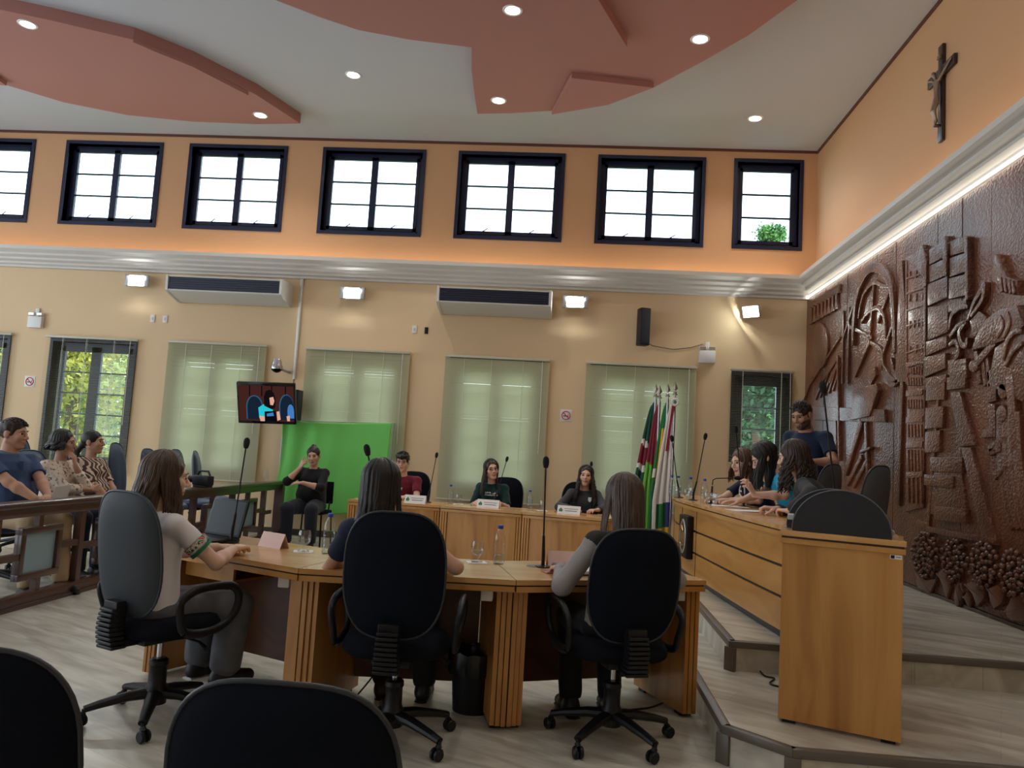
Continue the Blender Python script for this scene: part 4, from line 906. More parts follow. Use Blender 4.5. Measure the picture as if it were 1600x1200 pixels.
# ------------------------------------------------------------------ desks
def offset_poly(pts, d):
    """offset an open polyline to its left by d with mitred corners"""
    P = [Vector(p) for p in pts]; out = []
    for i, p in enumerate(P):
        ns = []
        if i > 0: t = (P[i] - P[i - 1]).normalized(); ns.append(Vector((-t.y, t.x)))
        if i < len(P) - 1: t = (P[i + 1] - P[i]).normalized(); ns.append(Vector((-t.y, t.x)))
        n = sum(ns, Vector((0, 0))).normalized(); out.append(p + n * (d / max(0.3, n.dot(ns[0]))))
    return out
def shrink(poly, d):
    c = sum((Vector(p) for p in poly), Vector((0, 0))) / len(poly); return [Vector(p) + (c - Vector(p)).normalized() * d for p in poly]
def slab(t, poly, z, name='desk_top', mat=None):
    poly = [tuple(p) for p in poly]
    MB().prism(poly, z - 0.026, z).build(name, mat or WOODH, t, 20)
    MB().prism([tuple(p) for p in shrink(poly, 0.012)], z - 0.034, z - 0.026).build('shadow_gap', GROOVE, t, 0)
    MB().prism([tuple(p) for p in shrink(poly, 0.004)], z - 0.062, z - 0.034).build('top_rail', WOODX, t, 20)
def loc2(t, poly): return [(p[0] - t.location.x, p[1] - t.location.y) for p in poly]
near = [(-2.40, 4.30), (-1.32, 3.80), (-0.24, 3.92), (0.78, 4.38)]; far = offset_poly(near, 0.66)
DL = ['left section of the front wooden desk, under the monitor', 'middle section of the front wooden desk, over the waste bin', 'right section of the front wooden desk, next to the platform step']
TOPZ = 0.75
for i in range(3):
    a, b, c, d = Vector(near[i]), Vector(near[i + 1]), far[i + 1], far[i]
    t = thing('council_desk', DL[i], 'desk', ((a.x + b.x) / 2, (a.y + b.y) / 2, 0), 0, 'front desk sections')
    g = (b - a).normalized() * 0.002; slab(t, loc2(t, [a + g, b - g, c - g, d + g]), TOPZ)
    zt = TOPZ - 0.063
    ab = (b - a).normalized()
    for (p, q, s) in ((a, d, 1), (b, c, -1)):                 # panel legs: three boards with dark joints
        u = (q - p).normalized(); L = (q - p).length
        o0 = p + ab * s * 0.004
        for k in range(3):
            M = frame((o0.x - t.location.x + ab.x * s * 0.027 * k, o0.y - t.location.y + ab.y * s * 0.027 * k, 0), (u.x, u.y, 0), (0, 0, 1))
            zz = -1 if s == 1 else 1
            e0, e1 = (0.0, 0.023) if True else (0, 0)
            side = Vector((u.y, -u.x)); w = 1 if side.dot(ab * s) > 0 else -1
            mb = MB(); mb.box(0.055 + 0.004 * k, 0.02, min(0, w * 0.023), L - 0.05, zt, max(0, w * 0.023), 0, M)
            mb.build('panel_leg', WOOD, t, 0)
        M = frame((o0.x - t.location.x, o0.y - t.location.y, 0), (u.x, u.y, 0), (0, 0, 1)); mb = MB(); mb.box(0.10, 0.0, min(0, w * 0.07), 0.16, 0.02, max(0, w * 0.07), 0, M); mb.box(L - 0.16, 0.0, min(0, w * 0.07), L - 0.10, 0.02, max(0, w * 0.07), 0, M); mb.build('foot', BLACKP, t, 0)
    n1, n2 = a.lerp(d, 0.82) + ab * 0.085, b.lerp(c, 0.82) - ab * 0.085; u = n2 - n1
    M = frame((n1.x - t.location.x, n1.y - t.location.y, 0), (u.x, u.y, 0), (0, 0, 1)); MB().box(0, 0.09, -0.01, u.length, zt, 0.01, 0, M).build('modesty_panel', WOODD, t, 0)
    if i == 0:
        e1, e2 = a.lerp(d, 0.3) + ab * 0.12, a.lerp(d, 0.3) + ab * 0.52; u = e2 - e1; M = frame((e1.x - t.location.x, e1.y - t.location.y, 0), (u.x, u.y, 0), (0, 0, 1)); mb = MB(); mb.box(0, zt - 0.12, -0.012, u.length, zt, 0.006, 0, M); mb.box(0, zt - 0.12, -0.35, u.length, zt - 0.105, -0.012, 0, M); mb.build('keyboard_drawer', WOODX, t, 0)
    e = b.lerp(c, 0.10) - ab * 0.13; MB().cbox((e.x - t.location.x, e.y - t.location.y, zt - 0.028), (0.06, 0.05, 0.056), 0.006).build('cable_clip', WHITEP, t)

# back desk: closed fronts towards the room, fluted pilasters at the joints
bk = [(-2.52, 8.72), (-1.44, 8.68), (-0.50, 8.52), (0.43, 8.28)]; bkf = offset_poly(bk, 0.6)
BL_ = ['left section of the back wooden desk, in front of the boy in maroon', 'middle section of the back wooden desk, in front of the girl in dark green', 'right section of the back wooden desk, in front of the curly-haired girl in grey']
for i in range(3):
    a, b, c, d = Vector(bk[i]), Vector(bk[i + 1]), bkf[i + 1], bkf[i]; ab = (b - a).normalized(); L = (b - a).length
    t = thing('council_desk', BL_[i], 'desk', ((a.x + b.x) / 2, (a.y + b.y) / 2, 0), 0, 'back desk sections')
    g = ab * 0.002; slab(t, loc2(t, [a + g, b - g, c - g, d + g]), TOPZ); zt = TOPZ - 0.063
    M = frame((a.x - t.location.x, a.y - t.location.y, 0), (ab.x, ab.y, 0), (0, 0, 1))     # z points towards the viewer
    MB().box(0.09, 0.06, -0.04, L - 0.09, zt, -0.02, 0, M).build('front_panel', WOOD, t, 0)
    MB().box(0.09, 0.0, -0.06, L - 0.09, 0.06, -0.04, 0, M).build('plinth', GROOVE, t, 0)
    for x0 in (0.003, L - 0.087):
        mb = MB()
        for k in range(3): mb.box(x0 + k * 0.029, 0.0, -0.03, x0 + k * 0.029 + 0.024, zt, -0.004, 0.004, M, 1)
        mb.build('fluted_pilaster', WOOD, t, 0); MB().box(x0, 0, -0.05, x0 + 0.083, zt, -0.026, 0, M).build('pilaster_back', GROOVE, t, 0)
    for (p, q, s) in ((a, d, 1), (b, c, -1)):
        u = (q - p).normalized(); LL = (q - p).length; Mp = frame((p.x + ab.x * s * (0.004 if s == 1 else 0.027) - t.location.x, p.y + ab.y * s * (0.004 if s == 1 else 0.027) - t.location.y, 0), (u.x, u.y, 0), (0, 0, 1))
        side = Vector((u.y, -u.x)); MB().box(0.055, 0.0, 0 if side.dot(ab) > 0 else -0.023, LL - 0.03, zt, 0.023 if side.dot(ab) > 0 else 0, 0, Mp).build('panel_leg', WOOD, t, 0)

# curved presiding table on the platform
TZ = 1.035
rt = thing('presiding_table', 'long curved wooden table on the platform with dark grooves and a crest plaque', 'table', (1.4, 6.5, Z2))
ctrl = [(1.40, 4.62), (1.33, 5.11), (1.255, 5.8), (1.18, 6.6), (1.115, 7.4), (1.10, 8.0), (1.17, 8.6), (1.36, 9.05)]
def spline(P, n=6):
    P = [Vector(p) for p in P]; out = []
    for i in range(len(P) - 1):
        a, b, c, e = P[max(i - 1, 0)], P[i], P[i + 1], P[min(i + 2, len(P) - 1)]
        for q in range(n): t_ = q / n; out.append(0.5 * ((2 * b) + (c - a) * t_ + (2 * a - 5 * b + 4 * c - e) * t_ * t_ + (3 * b - a - 3 * c + e) * t_ ** 3))
    return out + [P[-1]]
face = spline(ctrl); rear = offset_poly([p[:] for p in face], -0.56)
R0 = Vector((1.4, 6.5)); rl = lambda ps: [(p.x - R0.x, p.y - R0.y) for p in ps]
edge = offset_poly([p[:] for p in face], 0.03)
zt = TZ - Z2
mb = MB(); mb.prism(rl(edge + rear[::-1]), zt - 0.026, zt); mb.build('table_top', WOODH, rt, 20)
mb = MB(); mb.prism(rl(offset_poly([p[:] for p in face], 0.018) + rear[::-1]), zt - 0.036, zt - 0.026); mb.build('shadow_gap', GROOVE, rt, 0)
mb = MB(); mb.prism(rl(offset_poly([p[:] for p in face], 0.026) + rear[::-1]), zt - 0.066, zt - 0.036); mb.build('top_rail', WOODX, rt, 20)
inn = offset_poly([p[:] for p in face], -0.02)
def band(i0, i1, z0, z1, off0, off1):
    A = offset_poly([p[:] for p in face], off0)[i0:i1 + 1]; B = offset_poly([p[:] for p in face], off1)[i0:i1 + 1]; m_ = MB(); m_.prism(rl(A + B[::-1]), z0, z1); return m_
N = len(face) - 1
band(0, N, 0.0, 0.05, -0.03, -0.06).build('kick_plate', plain('kick_dark', rgb(52, 54, 58), 0.4), rt, 20)
zb = [0.05, 0.245, 0.262, 0.435, 0.452, zt - 0.066]
cuts = [0, 21, 26, 33, N]
for s in range(len(cuts) - 1):
    for q in (0, 2, 4): band(cuts[s], cuts[s + 1], zb[q] + 0.001, zb[q + 1], 0.0, -0.02).build('front_panel', WOODX, rt, 20)
band(0, N, 0.05, zt - 0.066, -0.016, -0.03).build('groove_backing', GROOVE, rt, 20)
for s in cuts[1:-1]:
    p = face[s]; tn = (face[s + 1] - face[s - 1]).normalized(); M = frame((p.x - R0.x, p.y - R0.y, 0), (tn.x, tn.y, 0), (0, 0, 1)); MB().box(-0.004, 0.05, -0.003, 0.004, zt - 0.066, 0.003, 0, M).build('seam_strip', GROOVE, rt, 0)
for p, q in ((face[0], rear[0]), (face[-1], rear[-1])):
    u = q - p; M = frame((p.x - R0.x, p.y - R0.y, 0), (u.x, u.y, 0), (0, 0, 1)); MB().box(0.02, 0.0, -0.012, u.length - 0.03, zt - 0.066, 0.012, 0, M).build('end_panel', WOOD, rt, 0)
p = face[23]; tn = (face[25] - face[21]).normalized(); Mq = frame((p.x - R0.x, p.y - R0.y, 0.40), (-tn.x, -tn.y, 0), (0, 0, 1))
pl = MB().box(-0.17, -0.21, 0.0, 0.17, 0.17, 0.06, 0.008, Mq).build('crest_plaque', BLACKP, rt)
OLDG = plain('old_gold', rgb(170, 140, 90), 0.35, metal=0.7); mb = MB(); mb.lathe([(0.10, 0.0), (0.115, 0.006), (0.125, 0.0)], 32, (0, 0, 0), Mq @ TR(0, -0.02, 0.06) @ Matrix.Diagonal((1, 1.25, 1, 1))); mb.build('oval_ring', plain('silver_ring', rgb(190, 190, 185), 0.3, metal=0.8), pl)
mb = MB(); mb.lathe([(0.0, 0.01), (0.05, 0.008), (0.075, 0.0)], 24, (0, 0, 0), Mq @ TR(0, -0.02, 0.06)); mb.tube([(-0.06, 0.03, 0.07), (0, 0.07, 0.07), (0.06, 0.03, 0.07)], 0.01, 6, Mq); mb.tube([(-0.07, -0.09, 0.068), (0, -0.105, 0.068), (0.07, -0.09, 0.068)], 0.009, 6, Mq); mb.build('crest', OLDG, pl)

# lectern at the end of the table, with two black half-round screens
FL, FR = Vector((1.06, 3.93)), Vector((1.545, 3.715)); ax_ = (FR - FL).normalized(); nx_ = Vector((-ax_.y, ax_.x)); nx_ = (nx_ - ax_ * 0.13).normalized(); LH = 1.085 - Z1
lec = thing('lectern', 'tall wooden lectern with two black half-round boards at the platform edge', 'lectern', (FL.x, FL.y, Z1))
W_ = (FR - FL).length; Ml = Matrix(((ax_.x, nx_.x, 0), (ax_.y, nx_.y, 0), (0, 0, 1))).to_4x4(); DP = 0.52
MB().box(0.0, 0.0, 0.018, W_, 0.026, LH - 0.062, 0.001, Ml).build('front_panel', WOOD, lec, 0)
for x in (0.0, W_ - 0.025): MB().box(x, 0.027, 0.018, x + 0.025, DP, LH - 0.062, 0.001, Ml).build('side_panel', WOOD, lec, 0)
MB().box(0.026, 0.03, LH * 0.5, W_ - 0.026, DP - 0.05, LH * 0.5 + 0.02, 0, Ml).build('shelf', WOOD, lec, 0)
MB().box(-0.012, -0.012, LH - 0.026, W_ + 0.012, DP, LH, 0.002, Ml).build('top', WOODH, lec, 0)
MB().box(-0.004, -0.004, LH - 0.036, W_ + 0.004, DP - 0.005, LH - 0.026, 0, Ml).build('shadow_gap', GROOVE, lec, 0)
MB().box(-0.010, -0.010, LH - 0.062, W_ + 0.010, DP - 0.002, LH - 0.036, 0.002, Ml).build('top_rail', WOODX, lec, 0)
mb = MB()
for x, y in ((0.05, 0.02), (W_ - 0.05, 0.02), (0.05, DP - 0.06), (W_ - 0.05, DP - 0.06)): mb.box(x - 0.03, y, 0, x + 0.03, y + 0.04, 0.018, 0, Ml)
mb.build('foot', BLACKP, lec, 0)
MATB = plain('lectern_black_board', rgb(14, 17, 25), 0.5, bump=0.1, bscale=300); Mu = Ml @ TR(0, 0, LH) 
for y0, x0 in ((0.03, 0.03), (0.20, 0.0)):
    r = 0.215; hc = 0.012; P = [(x0 + 0.015, 0.0)] + [(x0 + 0.235 - 0.222 * math.cos(a), hc + 0.2 * math.sin(a)) for a in np.linspace(0, PI, 40)] + [(x0 + 0.455, 0.0)]
    Mx = Mu @ frame((0, y0 + 0.02, 0), (1, 0, 0), (0, 0, 1)); bo = MB().prism(P, 0.0, 0.02, Mx).build('half_round_board', MATB, lec, 40)
    mb = MB(); mb.tube([(Mx @ Vector((q[0], q[1], 0.02)))[:] for q in P[1:-1]], 0.003, 6); mb.build('edge_trim', plain('board_trim', rgb(88, 92, 98), 0.4), bo)
mb = MB(); mb.box(0.02, 0.05, 0.05, 0.05, 0.2, 0.075, 0.003, Mu); mb.box(0.44, 0.05, 0.02, 0.50, 0.2, 0.04, 0.003, Mu); mb.build('board_spacer', GREYM, lec, 0)
mb = MB(); mb.box(W_ - 0.055, -0.0015, LH - 0.085, W_ - 0.005, 0.0, LH - 0.066, 0, Ml); st = mb.build('asset_sticker', PAPER, lec, 0)
mb = MB(); mb.box(W_ - 0.052, -0.0022, LH - 0.083, W_ - 0.036, -0.0015, LH - 0.068, 0, Ml); mb.box(W_ - 0.030, -0.0022, LH - 0.077, W_ - 0.010, -0.0015, LH - 0.074, 0, Ml); mb.build('sticker_print', BLACKP, st, 0)

# ------------------------------------------------------------------ dark wooden railing with frosted squares
XRl = -4.12; RH = 0.80
ra = thing('wooden_railing', 'dark wooden railing with frosted glass squares in front of the audience', 'railing', (XRl, 7.0, 0)); Y0, Y1 = 3.6 - 7, 10.82 - 7
MB().box(-0.075, Y0, RH - 0.045, 0.075, Y1, RH, 0.012).build('top_rail', DARKW, ra); MB().box(-0.045, Y0, RH - 0.115, 0.045, Y1, RH - 0.045, 0.004).build('sub_rail', DARKW, ra)
MB().box(-0.05, Y0, 0.0, 0.05, Y1, 0.10, 0.006).build('bottom_rail', DARKW, ra); MB().box(-0.07, Y0, 0.0, 0.07, Y1, 0.03, 0.004).build('base_board', DARKW, ra)
y = 5.82 - 7 - 0.98 * 2
while y < Y1 - 0.3:
    pm = y + 0.49
    if Y0 < pm < Y1: MB().box(-0.03, pm - 0.03, 0.1, 0.03, pm + 0.03, RH - 0.115).build('post', DARKW, ra, 0)
    mb = MB(); h0, h1, w = 0.20, 0.60, 0.235; f = 0.05
    mb.box(-0.03, y - w, h0, 0.03, y + w, h0 + f, 0.003); mb.box(-0.03, y - w, h1 - f, 0.03, y + w, h1, 0.003); mb.box(-0.03, y - w, h0 + f, 0.03, y - w + f, h1 - f, 0.003); mb.box(-0.03, y + w - f, h0 + f, 0.03, y + w, h1 - f, 0.003)
    fr_ = mb.build('square_frame', DARKW, ra)
    MB().box(-0.004, y - w + f, h0 + f, 0.004, y + w - f, h1 - f).build('glass_panel', FROST, fr_, 0)
    for bb in ((-0.025, y - 0.025 - 0.03, h1, 0.025, y + 0.025 - 0.03, RH - 0.115), (-0.025, y - 0.02, 0.1, 0.025, y + 0.03, h0), (-0.025, pm - 0.49 + w, 0.40, 0.025, pm - 0.03, 0.45), (-0.025, pm + 0.03, 0.36, 0.025, pm + 0.49 - w, 0.41)):
        if bb[4] < Y1: MB().box(*bb).build('connecting_bar', DARKW, ra, 0)
    y += 0.98
MB().box(-0.06, Y1 - 0.06, 0, 0.06, Y1 + 0.02, RH + 0.0).build('end_post', DARKW, ra, 0)
# ------------------------------------------------------------------ things on the desks
FOAM = plain('microphone_foam', rgb(16, 16, 20), 0.9, bump=0.5, bscale=500)
def mic(base, tip, label, bend=0.0, group='gooseneck microphones', pts=None):
    base = Vector(base); tip = Vector(tip); t = thing('microphone', label, 'microphone', base, 0, group); d = tip - base; L = d.length
    mb = MB(); mb.lathe([(0.0, 0.0), (0.045, 0.0), (0.045, 0.006), (0.012, 0.012), (0, 0.012)], 20); mb.build('base_plate', BLACKP, t)
    P = [Vector((0, 0, 0.006)), Vector((0, 0, 0.06)) + d * 0.02]
    if pts: P = [Vector((0, 0, 0.006))] + [Vector(p) - base for p in pts] + [d]
    else:
        for u in (0.3, 0.5, 0.7, 0.85, 1.0): P.append(Vector((d.x * u ** (1 + bend), d.y * u ** (1 + bend), d.z * u)))
    st = [P[0], P[0].lerp(P[-1] if not pts else P[1], 0.22 if not pts else 0.9)]
    mb = MB(); mb.tube([P[0][:], (P[1] if not pts else P[0].lerp(P[1], 0.5))[:], (P[2] if not pts else P[0].lerp(P[1], 0.95)) [:]], [0.011, 0.0105, 0.008], 10); mb.build('stem', BLACKP, t)
    mb = MB(); mb.tube([p[:] for p in P[1:]], 0.0048, 8); mb.build('gooseneck', BLACKP, t)
    e = (P[-1] - P[-2]).normalized(); M = Matrix.Translation(P[-1]) @ e.to_track_quat('Z', 'Y').to_matrix().to_4x4(); mb = MB(); mb.lathe([(0, -0.028), (0.012, -0.026), (0.017, -0.008), (0.019, 0.012), (0.016, 0.03), (0.008, 0.039), (0, 0.041)], 18, (0, 0, 0), M); mb.build('foam_windscreen', FOAM, t, 60)
    return t
def on_line(px, py, base): return onY(px, py, base.y)
def micp(bp, tp, z, label, dy=0.0, **k):
    b = onZ(bp[0], bp[1], z); tip = onY(tp[0], tp[1], b.y + dy); return mic(b, tip, label, **k)
micp((361, 848), (385, 694), TOPZ, 'tall gooseneck microphone beside the monitor at the left of the front desk', 0.0)
b_ = Vector((-0.98, 4.28, TOPZ)); mic(b_, onY(574, 705, 4.28), 'gooseneck microphone rising behind the dark-haired girl in the middle chair')
micp((848, 886), (853, 724), TOPZ, 'tall gooseneck microphone at the right of the front desk by the round cable hole')
micp((668, 785), (682, 712), TOPZ, 'gooseneck microphone beside the boy in maroon')
micp((771, 790), (792, 718), TOPZ, 'gooseneck microphone by the name card of the girl in dark green', 0.25)
TZs = TZ
b_ = Vector((onY(1064, 700, 8.0).x, 8.0, TZ)); mic(b_, onY(1050, 686, 8.0), 'gooseneck microphone leaning left at the far end of the curved table')
b_ = Vector((onY(1086, 700, 7.6).x, 7.6, TZ)); mic(b_, onY(1102, 683, 7.6), 'gooseneck microphone leaning right on the curved table near the bottles')
micp((1162, 792), (1150, 672), TZ, 'tall gooseneck microphone nearest the lectern on the curved table')
b_ = Vector((onY(1114, 700, 7.2).x, 7.2, TZ)); mic(b_, onY(1152, 747, b_.y), 'microphone bent flat towards the girl in navy at the curved table', pts=[onY(1113, 758, b_.y), onY(1114, 750, b_.y), onY(1119, 747.5, b_.y), onY(1135, 747, b_.y)])
b_ = Vector((1.40, 4.14, 1.085)); mic(b_, onY(1286, 607, 4.14), 'tall gooseneck microphone standing on the lectern behind the black boards')
t = thing('microphone', 'microphone on a thin floor stand behind the curly-haired girl in grey', 'microphone', (0.27, 10.2, 0), 0, 'gooseneck microphones'); tp = onY(924, 725, 10.2) - t.location
mb = MB(); mb.lathe([(0, 0), (0.13, 0), (0.13, 0.015), (0.02, 0.03), (0, 0.03)], 24); mb.build('base_plate', BLACKP, t); mb = MB(); mb.tube([(0, 0, 0.02), (0, 0, 0.9), (tp.x * 0.4, 0, 1.1), tp[:]], [0.01, 0.01, 0.006, 0.006], 8); mb.build('gooseneck', BLACKP, t); mb = MB(); mb.ell(tp, (0.02, 0.02, 0.034)); mb.build('foam_windscreen', FOAM, t, 60)

BOT = [(0.0, 0.0), (0.030, 0.0), (0.033, 0.006), (0.033, 0.05), (0.0315, 0.055), (0.033, 0.06), (0.033, 0.075), (0.0315, 0.08), (0.033, 0.085), (0.033, 0.10), (0.0315, 0.105), (0.033, 0.11), (0.033, 0.13), (0.030, 0.15), (0.022, 0.175), (0.0135, 0.19), (0.0125, 0.205)]
def bottle(p, label, group, h=0.225, water=0.35, parts=True):
    t = thing('water_bottle', label, 'bottle', p, 0, group); s = h / 0.225; prof = [(r * s, z * s) for r, z in BOT]
    MB().lathe(prof, 20).build('bottle_body', GLASS, t, 60)
    wp = [(0.0, 0.003)] + [(r * s * 0.94, max(z * s, 0.003)) for r, z in BOT[1:] if z < 0.19 * water / 0.9 + 0.01]; wp += [(wp[-1][0], h * water), (0, h * water)]
    if water > 0.02: MB().lathe(wp, 20).build('water', WATER, t, 60)
    MB().lathe([(0.0145 * s, 0.0), (0.0155 * s, 0.002), (0.0155 * s, 0.018 * s), (0.013 * s, 0.021 * s), (0, 0.021 * s)], 18, (0, 0, 0.198 * s)).build('cap', BLUECAP, t)
    return t
GOB = [(0.0, 0.0), (0.034, 0.0), (0.034, 0.004), (0.012, 0.010), (0.011, 0.025), (0.020, 0.036), (0.034, 0.055), (0.038, 0.08), (0.034, 0.105), (0.031, 0.118), (0.029, 0.118), (0.032, 0.10), (0.0355, 0.08), (0.031, 0.057), (0.018, 0.04), (0.0, 0.036)]
def goblet(p, label, group, s=1.0, nap=True):
    if nap:
        n_ = thing('paper_napkin', label.replace('glass goblet', 'paper napkin under the goblet', 1), 'napkin', p, 0, group.replace('goblets', 'napkins')); MB().box(-0.055, -0.05, 0, 0.055, 0.05, 0.003, 0, TR(0, 0, 0, 0.3)).build('sheet', PAPER, n_, 0)
        p = Vector(p) + Vector((0, 0, 0.003))
    t = thing('glass_goblet', label, 'glass', p, 0, group); MB().lathe([(r * s, z * s) for r, z in GOB], 22).build('goblet_body', GLASS, t, 60); MB().lathe([(0, 0.0385 * s), (0.0175 * s, 0.042 * s), (0.030 * s, 0.057 * s), (0.033 * s, 0.066 * s), (0, 0.066 * s)], 22).build('water', WATER, t, 60); return t
bottle(onZ(512, 865, TOPZ), 'clear water bottle with blue cap left of the middle chair on the front desk', 'front desk bottles', 0.235, 0.55)
bottle(onZ(779, 881, TOPZ), 'nearly empty water bottle with blue cap right of the middle chair on the front desk', 'front desk bottles', 0.225, 0.22)
goblet(onZ(474, 862, TOPZ), 'glass goblet beside the fuller bottle at the left of the front desk', 'front desk goblets', 1.0)
goblet(onZ(745, 879, TOPZ), 'glass goblet beside the nearly empty bottle on the front desk', 'front desk goblets', 1.0)
bottle(onZ(703, 786, TOPZ), 'blue-capped water bottle on the back desk between the boy and the girl in green', 'back desk bottles', 0.225, 0.5)
bottle(onZ(827, 795, TOPZ), 'blue-capped water bottle on the back desk right of the girl in green', 'back desk bottles', 0.225, 0.5)
goblet(onZ(716, 788, TOPZ), 'glass goblet by the left bottle of the back desk', 'back desk goblets', 0.95); goblet(onZ(847, 798, TOPZ), 'glass goblet by the right bottle of the back desk', 'back desk goblets', 0.95)
def on_table(px, Y, dx=0.0): return Vector((onY(px, 700, Y).x + dx, Y, TZ))
for (px, Y), lb in (((1052, 8.30), 'leftmost blue-capped bottle at the far end of the curved table'), ((1062, 8.10), 'second bottle from the far end of the curved table'), ((1081, 7.75), 'bottle between the two leaning microphones on the curved table'), ((1103, 7.30), 'bottle nearest the girl in navy on the curved table')): bottle(on_table(px, Y), lb, 'bottles on the curved table', 0.225, 0.45)
for (px, Y), lb in (((1062, 7.95), 'glass goblet at the far end of the curved table'), ((1076, 7.6), 'glass goblet behind the left name card of the curved table'), ((1108, 7.1), 'glass goblet in front of the girl in navy'), ((1117, 7.0), 'glass goblet right behind the right name card of the curved table')): goblet(on_table(px, Y), lb, 'goblets on the curved table', 0.9, False)
PRINT = plain('faint_print', rgb(120, 125, 125), 0.7); LEAFG = plain('emblem_green', rgb(60, 130, 90), 0.6); PINKP = plain('pinkish_card', rgb(224, 190, 180), 0.55)
def card(p, rz, label, group, w=0.24, h=0.085, mat=None, front=True):
    """folded tent card, printed face towards local -Y"""
    t = thing('name_card', label, 'name card', p, rz, group); mat = mat or PAPER; d = h * 0.42; mb = MB(); th = 0.0015
    mb.add([(-w / 2, -d, 0), (w / 2, -d, 0), (w / 2, 0, h), (-w / 2, 0, h), (-w / 2, -d + th * 2, 0), (w / 2, -d + th * 2, 0), (w / 2, 0, h - th * 3), (-w / 2, 0, h - th * 3)], [(0, 1, 2, 3), (7, 6, 5, 4), (0, 4, 5, 1), (1, 5, 6, 2), (3, 7, 4, 0)]); mb.build('front_face', mat, t, 0)
    mb = MB(); mb.add([(-w / 2, d, 0), (w / 2, d, 0), (w / 2, 0, h), (-w / 2, 0, h), (-w / 2, d - th * 2, 0), (w / 2, d - th * 2, 0), (w / 2, 0, h - th * 3), (-w / 2, 0, h - th * 3)], [(3, 2, 1, 0), (4, 5, 6, 7), (1, 5, 4, 0), (2, 6, 5, 1), (0, 4, 7, 3)]); mb.build('rear_face', mat, t, 0)
    if front:
        M = frame((0, -d - 0.001, 0), (1, 0, 0), (0, d, h)); L = math.hypot(d, h); mb = MB()
        mb.cur = 0; mb.box(-w * 0.20, L * 0.60, 0, w * 0.40, L * 0.66, 0.0006, 0, M); mb.box(-w * 0.16, L * 0.34, 0, w * 0.36, L * 0.42, 0.0006, 0, M); mb.cur = 1; mb.prism([(-w * 0.42, L * 0.25), (-w * 0.28, L * 0.25), (-w * 0.26, L * 0.45), (-w * 0.35, L * 0.75), (-w * 0.44, L * 0.45)], 0, 0.0006, M); mb.build('print', [PRINT, LEAFG], t, 0)
    return t
card(onZ(649, 786, TOPZ), rad(-4), 'white name card in front of the boy in maroon', 'back desk name cards', 0.25, 0.09); card(onZ(763, 793, TOPZ), rad(-8), 'white name card in front of the girl in dark green', 'back desk name cards', 0.26, 0.09); card(onZ(889, 803, TOPZ), rad(-12), 'white name card in front of the curly-haired girl in grey', 'back desk name cards', 0.26, 0.09)
card(onZ(427, 855, TOPZ), rad(-28), 'pale name card turned away at the left of the front desk', 'front desk name cards', 0.19, 0.085, PINKP, False); card(onZ(881, 884, TOPZ), rad(14), 'pale pink striped name card right of the tall microphone', 'front desk name cards', 0.20, 0.085, PINKP, False)
card(onZ(1079, 775, TZ), rad(-92), 'white name card at the far part of the curved table', 'curved table name cards', 0.2, 0.085); card(onZ(1116, 786, TZ), rad(-84), 'white name card near the papers on the curved table', 'curved table name cards', 0.2, 0.085)
def papers(p, rz, n, label, w=0.21, h=0.297):
    t = thing('paper_sheets', label, 'papers', p, rz, 'papers on the curved table')
    for i in range(n): MB().box(-w / 2, -h / 2, i * 0.0015, w / 2, h / 2, i * 0.0015 + 0.001, 0, TR(0.01 * i, 0.015 * i, 0, 0.12 * i)).build('sheet', PAPER, t, 0)
papers((1.43, 6.36, TZ), rad(-78), 3, 'white papers in front of the girl in the teal shirt'); papers((1.40, 6.92, TZ), rad(-100), 2, 'white papers by the hand of the girl in navy')
ph = thing('mobile_phone', 'pink mobile phone lying at the edge of the front desk', 'phone', onZ(870, 895, TOPZ), rad(-65)); MB().box(-0.036, -0.075, 0, 0.036, 0.075, 0.010, 0.004).build('case', plain('phone_rose', rgb(190, 120, 115), 0.35), ph)
MB().box(-0.032, -0.07, 0.0095, 0.032, 0.07, 0.0106, 0.001).build('back_glass', plain('phone_rose_dark', rgb(160, 98, 96), 0.2), ph)
nb = thing('ring_binder', 'dark binder with white pages in front of the girl at the right chair', 'binder', onZ(915, 893, TOPZ), rad(28)); MB().box(-0.12, -0.15, 0, 0.12, 0.15, 0.008, 0.003).build('cover', plain('binder_navy', rgb(44, 52, 66), 0.4), nb); MB().box(-0.108, -0.14, 0.008, 0.112, 0.14, 0.024, 0.001).build('pages', PAPER, nb, 0); MB().tube([(-0.125, -0.15, 0.014), (-0.125, 0.15, 0.014)], 0.014, 10).build('spine', plain('binder_spine', rgb(44, 52, 66), 0.4), nb)
ch = thing('cable_hole_cover', 'round dark cable hole cover beside the tall microphone', 'cable cover', onZ(833, 885, TOPZ)); MB().lathe([(0, 0.004), (0.034, 0.004), (0.04, 0.0)], 24).build('disc', plain('cover_grey', rgb(70, 66, 62), 0.4), ch)
fo = thing('black_folder', 'black folder under the arm of the curly-haired girl in grey', 'folder', onZ(921, 802, TOPZ) + Vector((0, 0.12, 0)), rad(-10)); MB().box(-0.2, -0.10, 0, 0.2, 0.10, 0.022, 0.005).build('cover', BLACKP, fo)
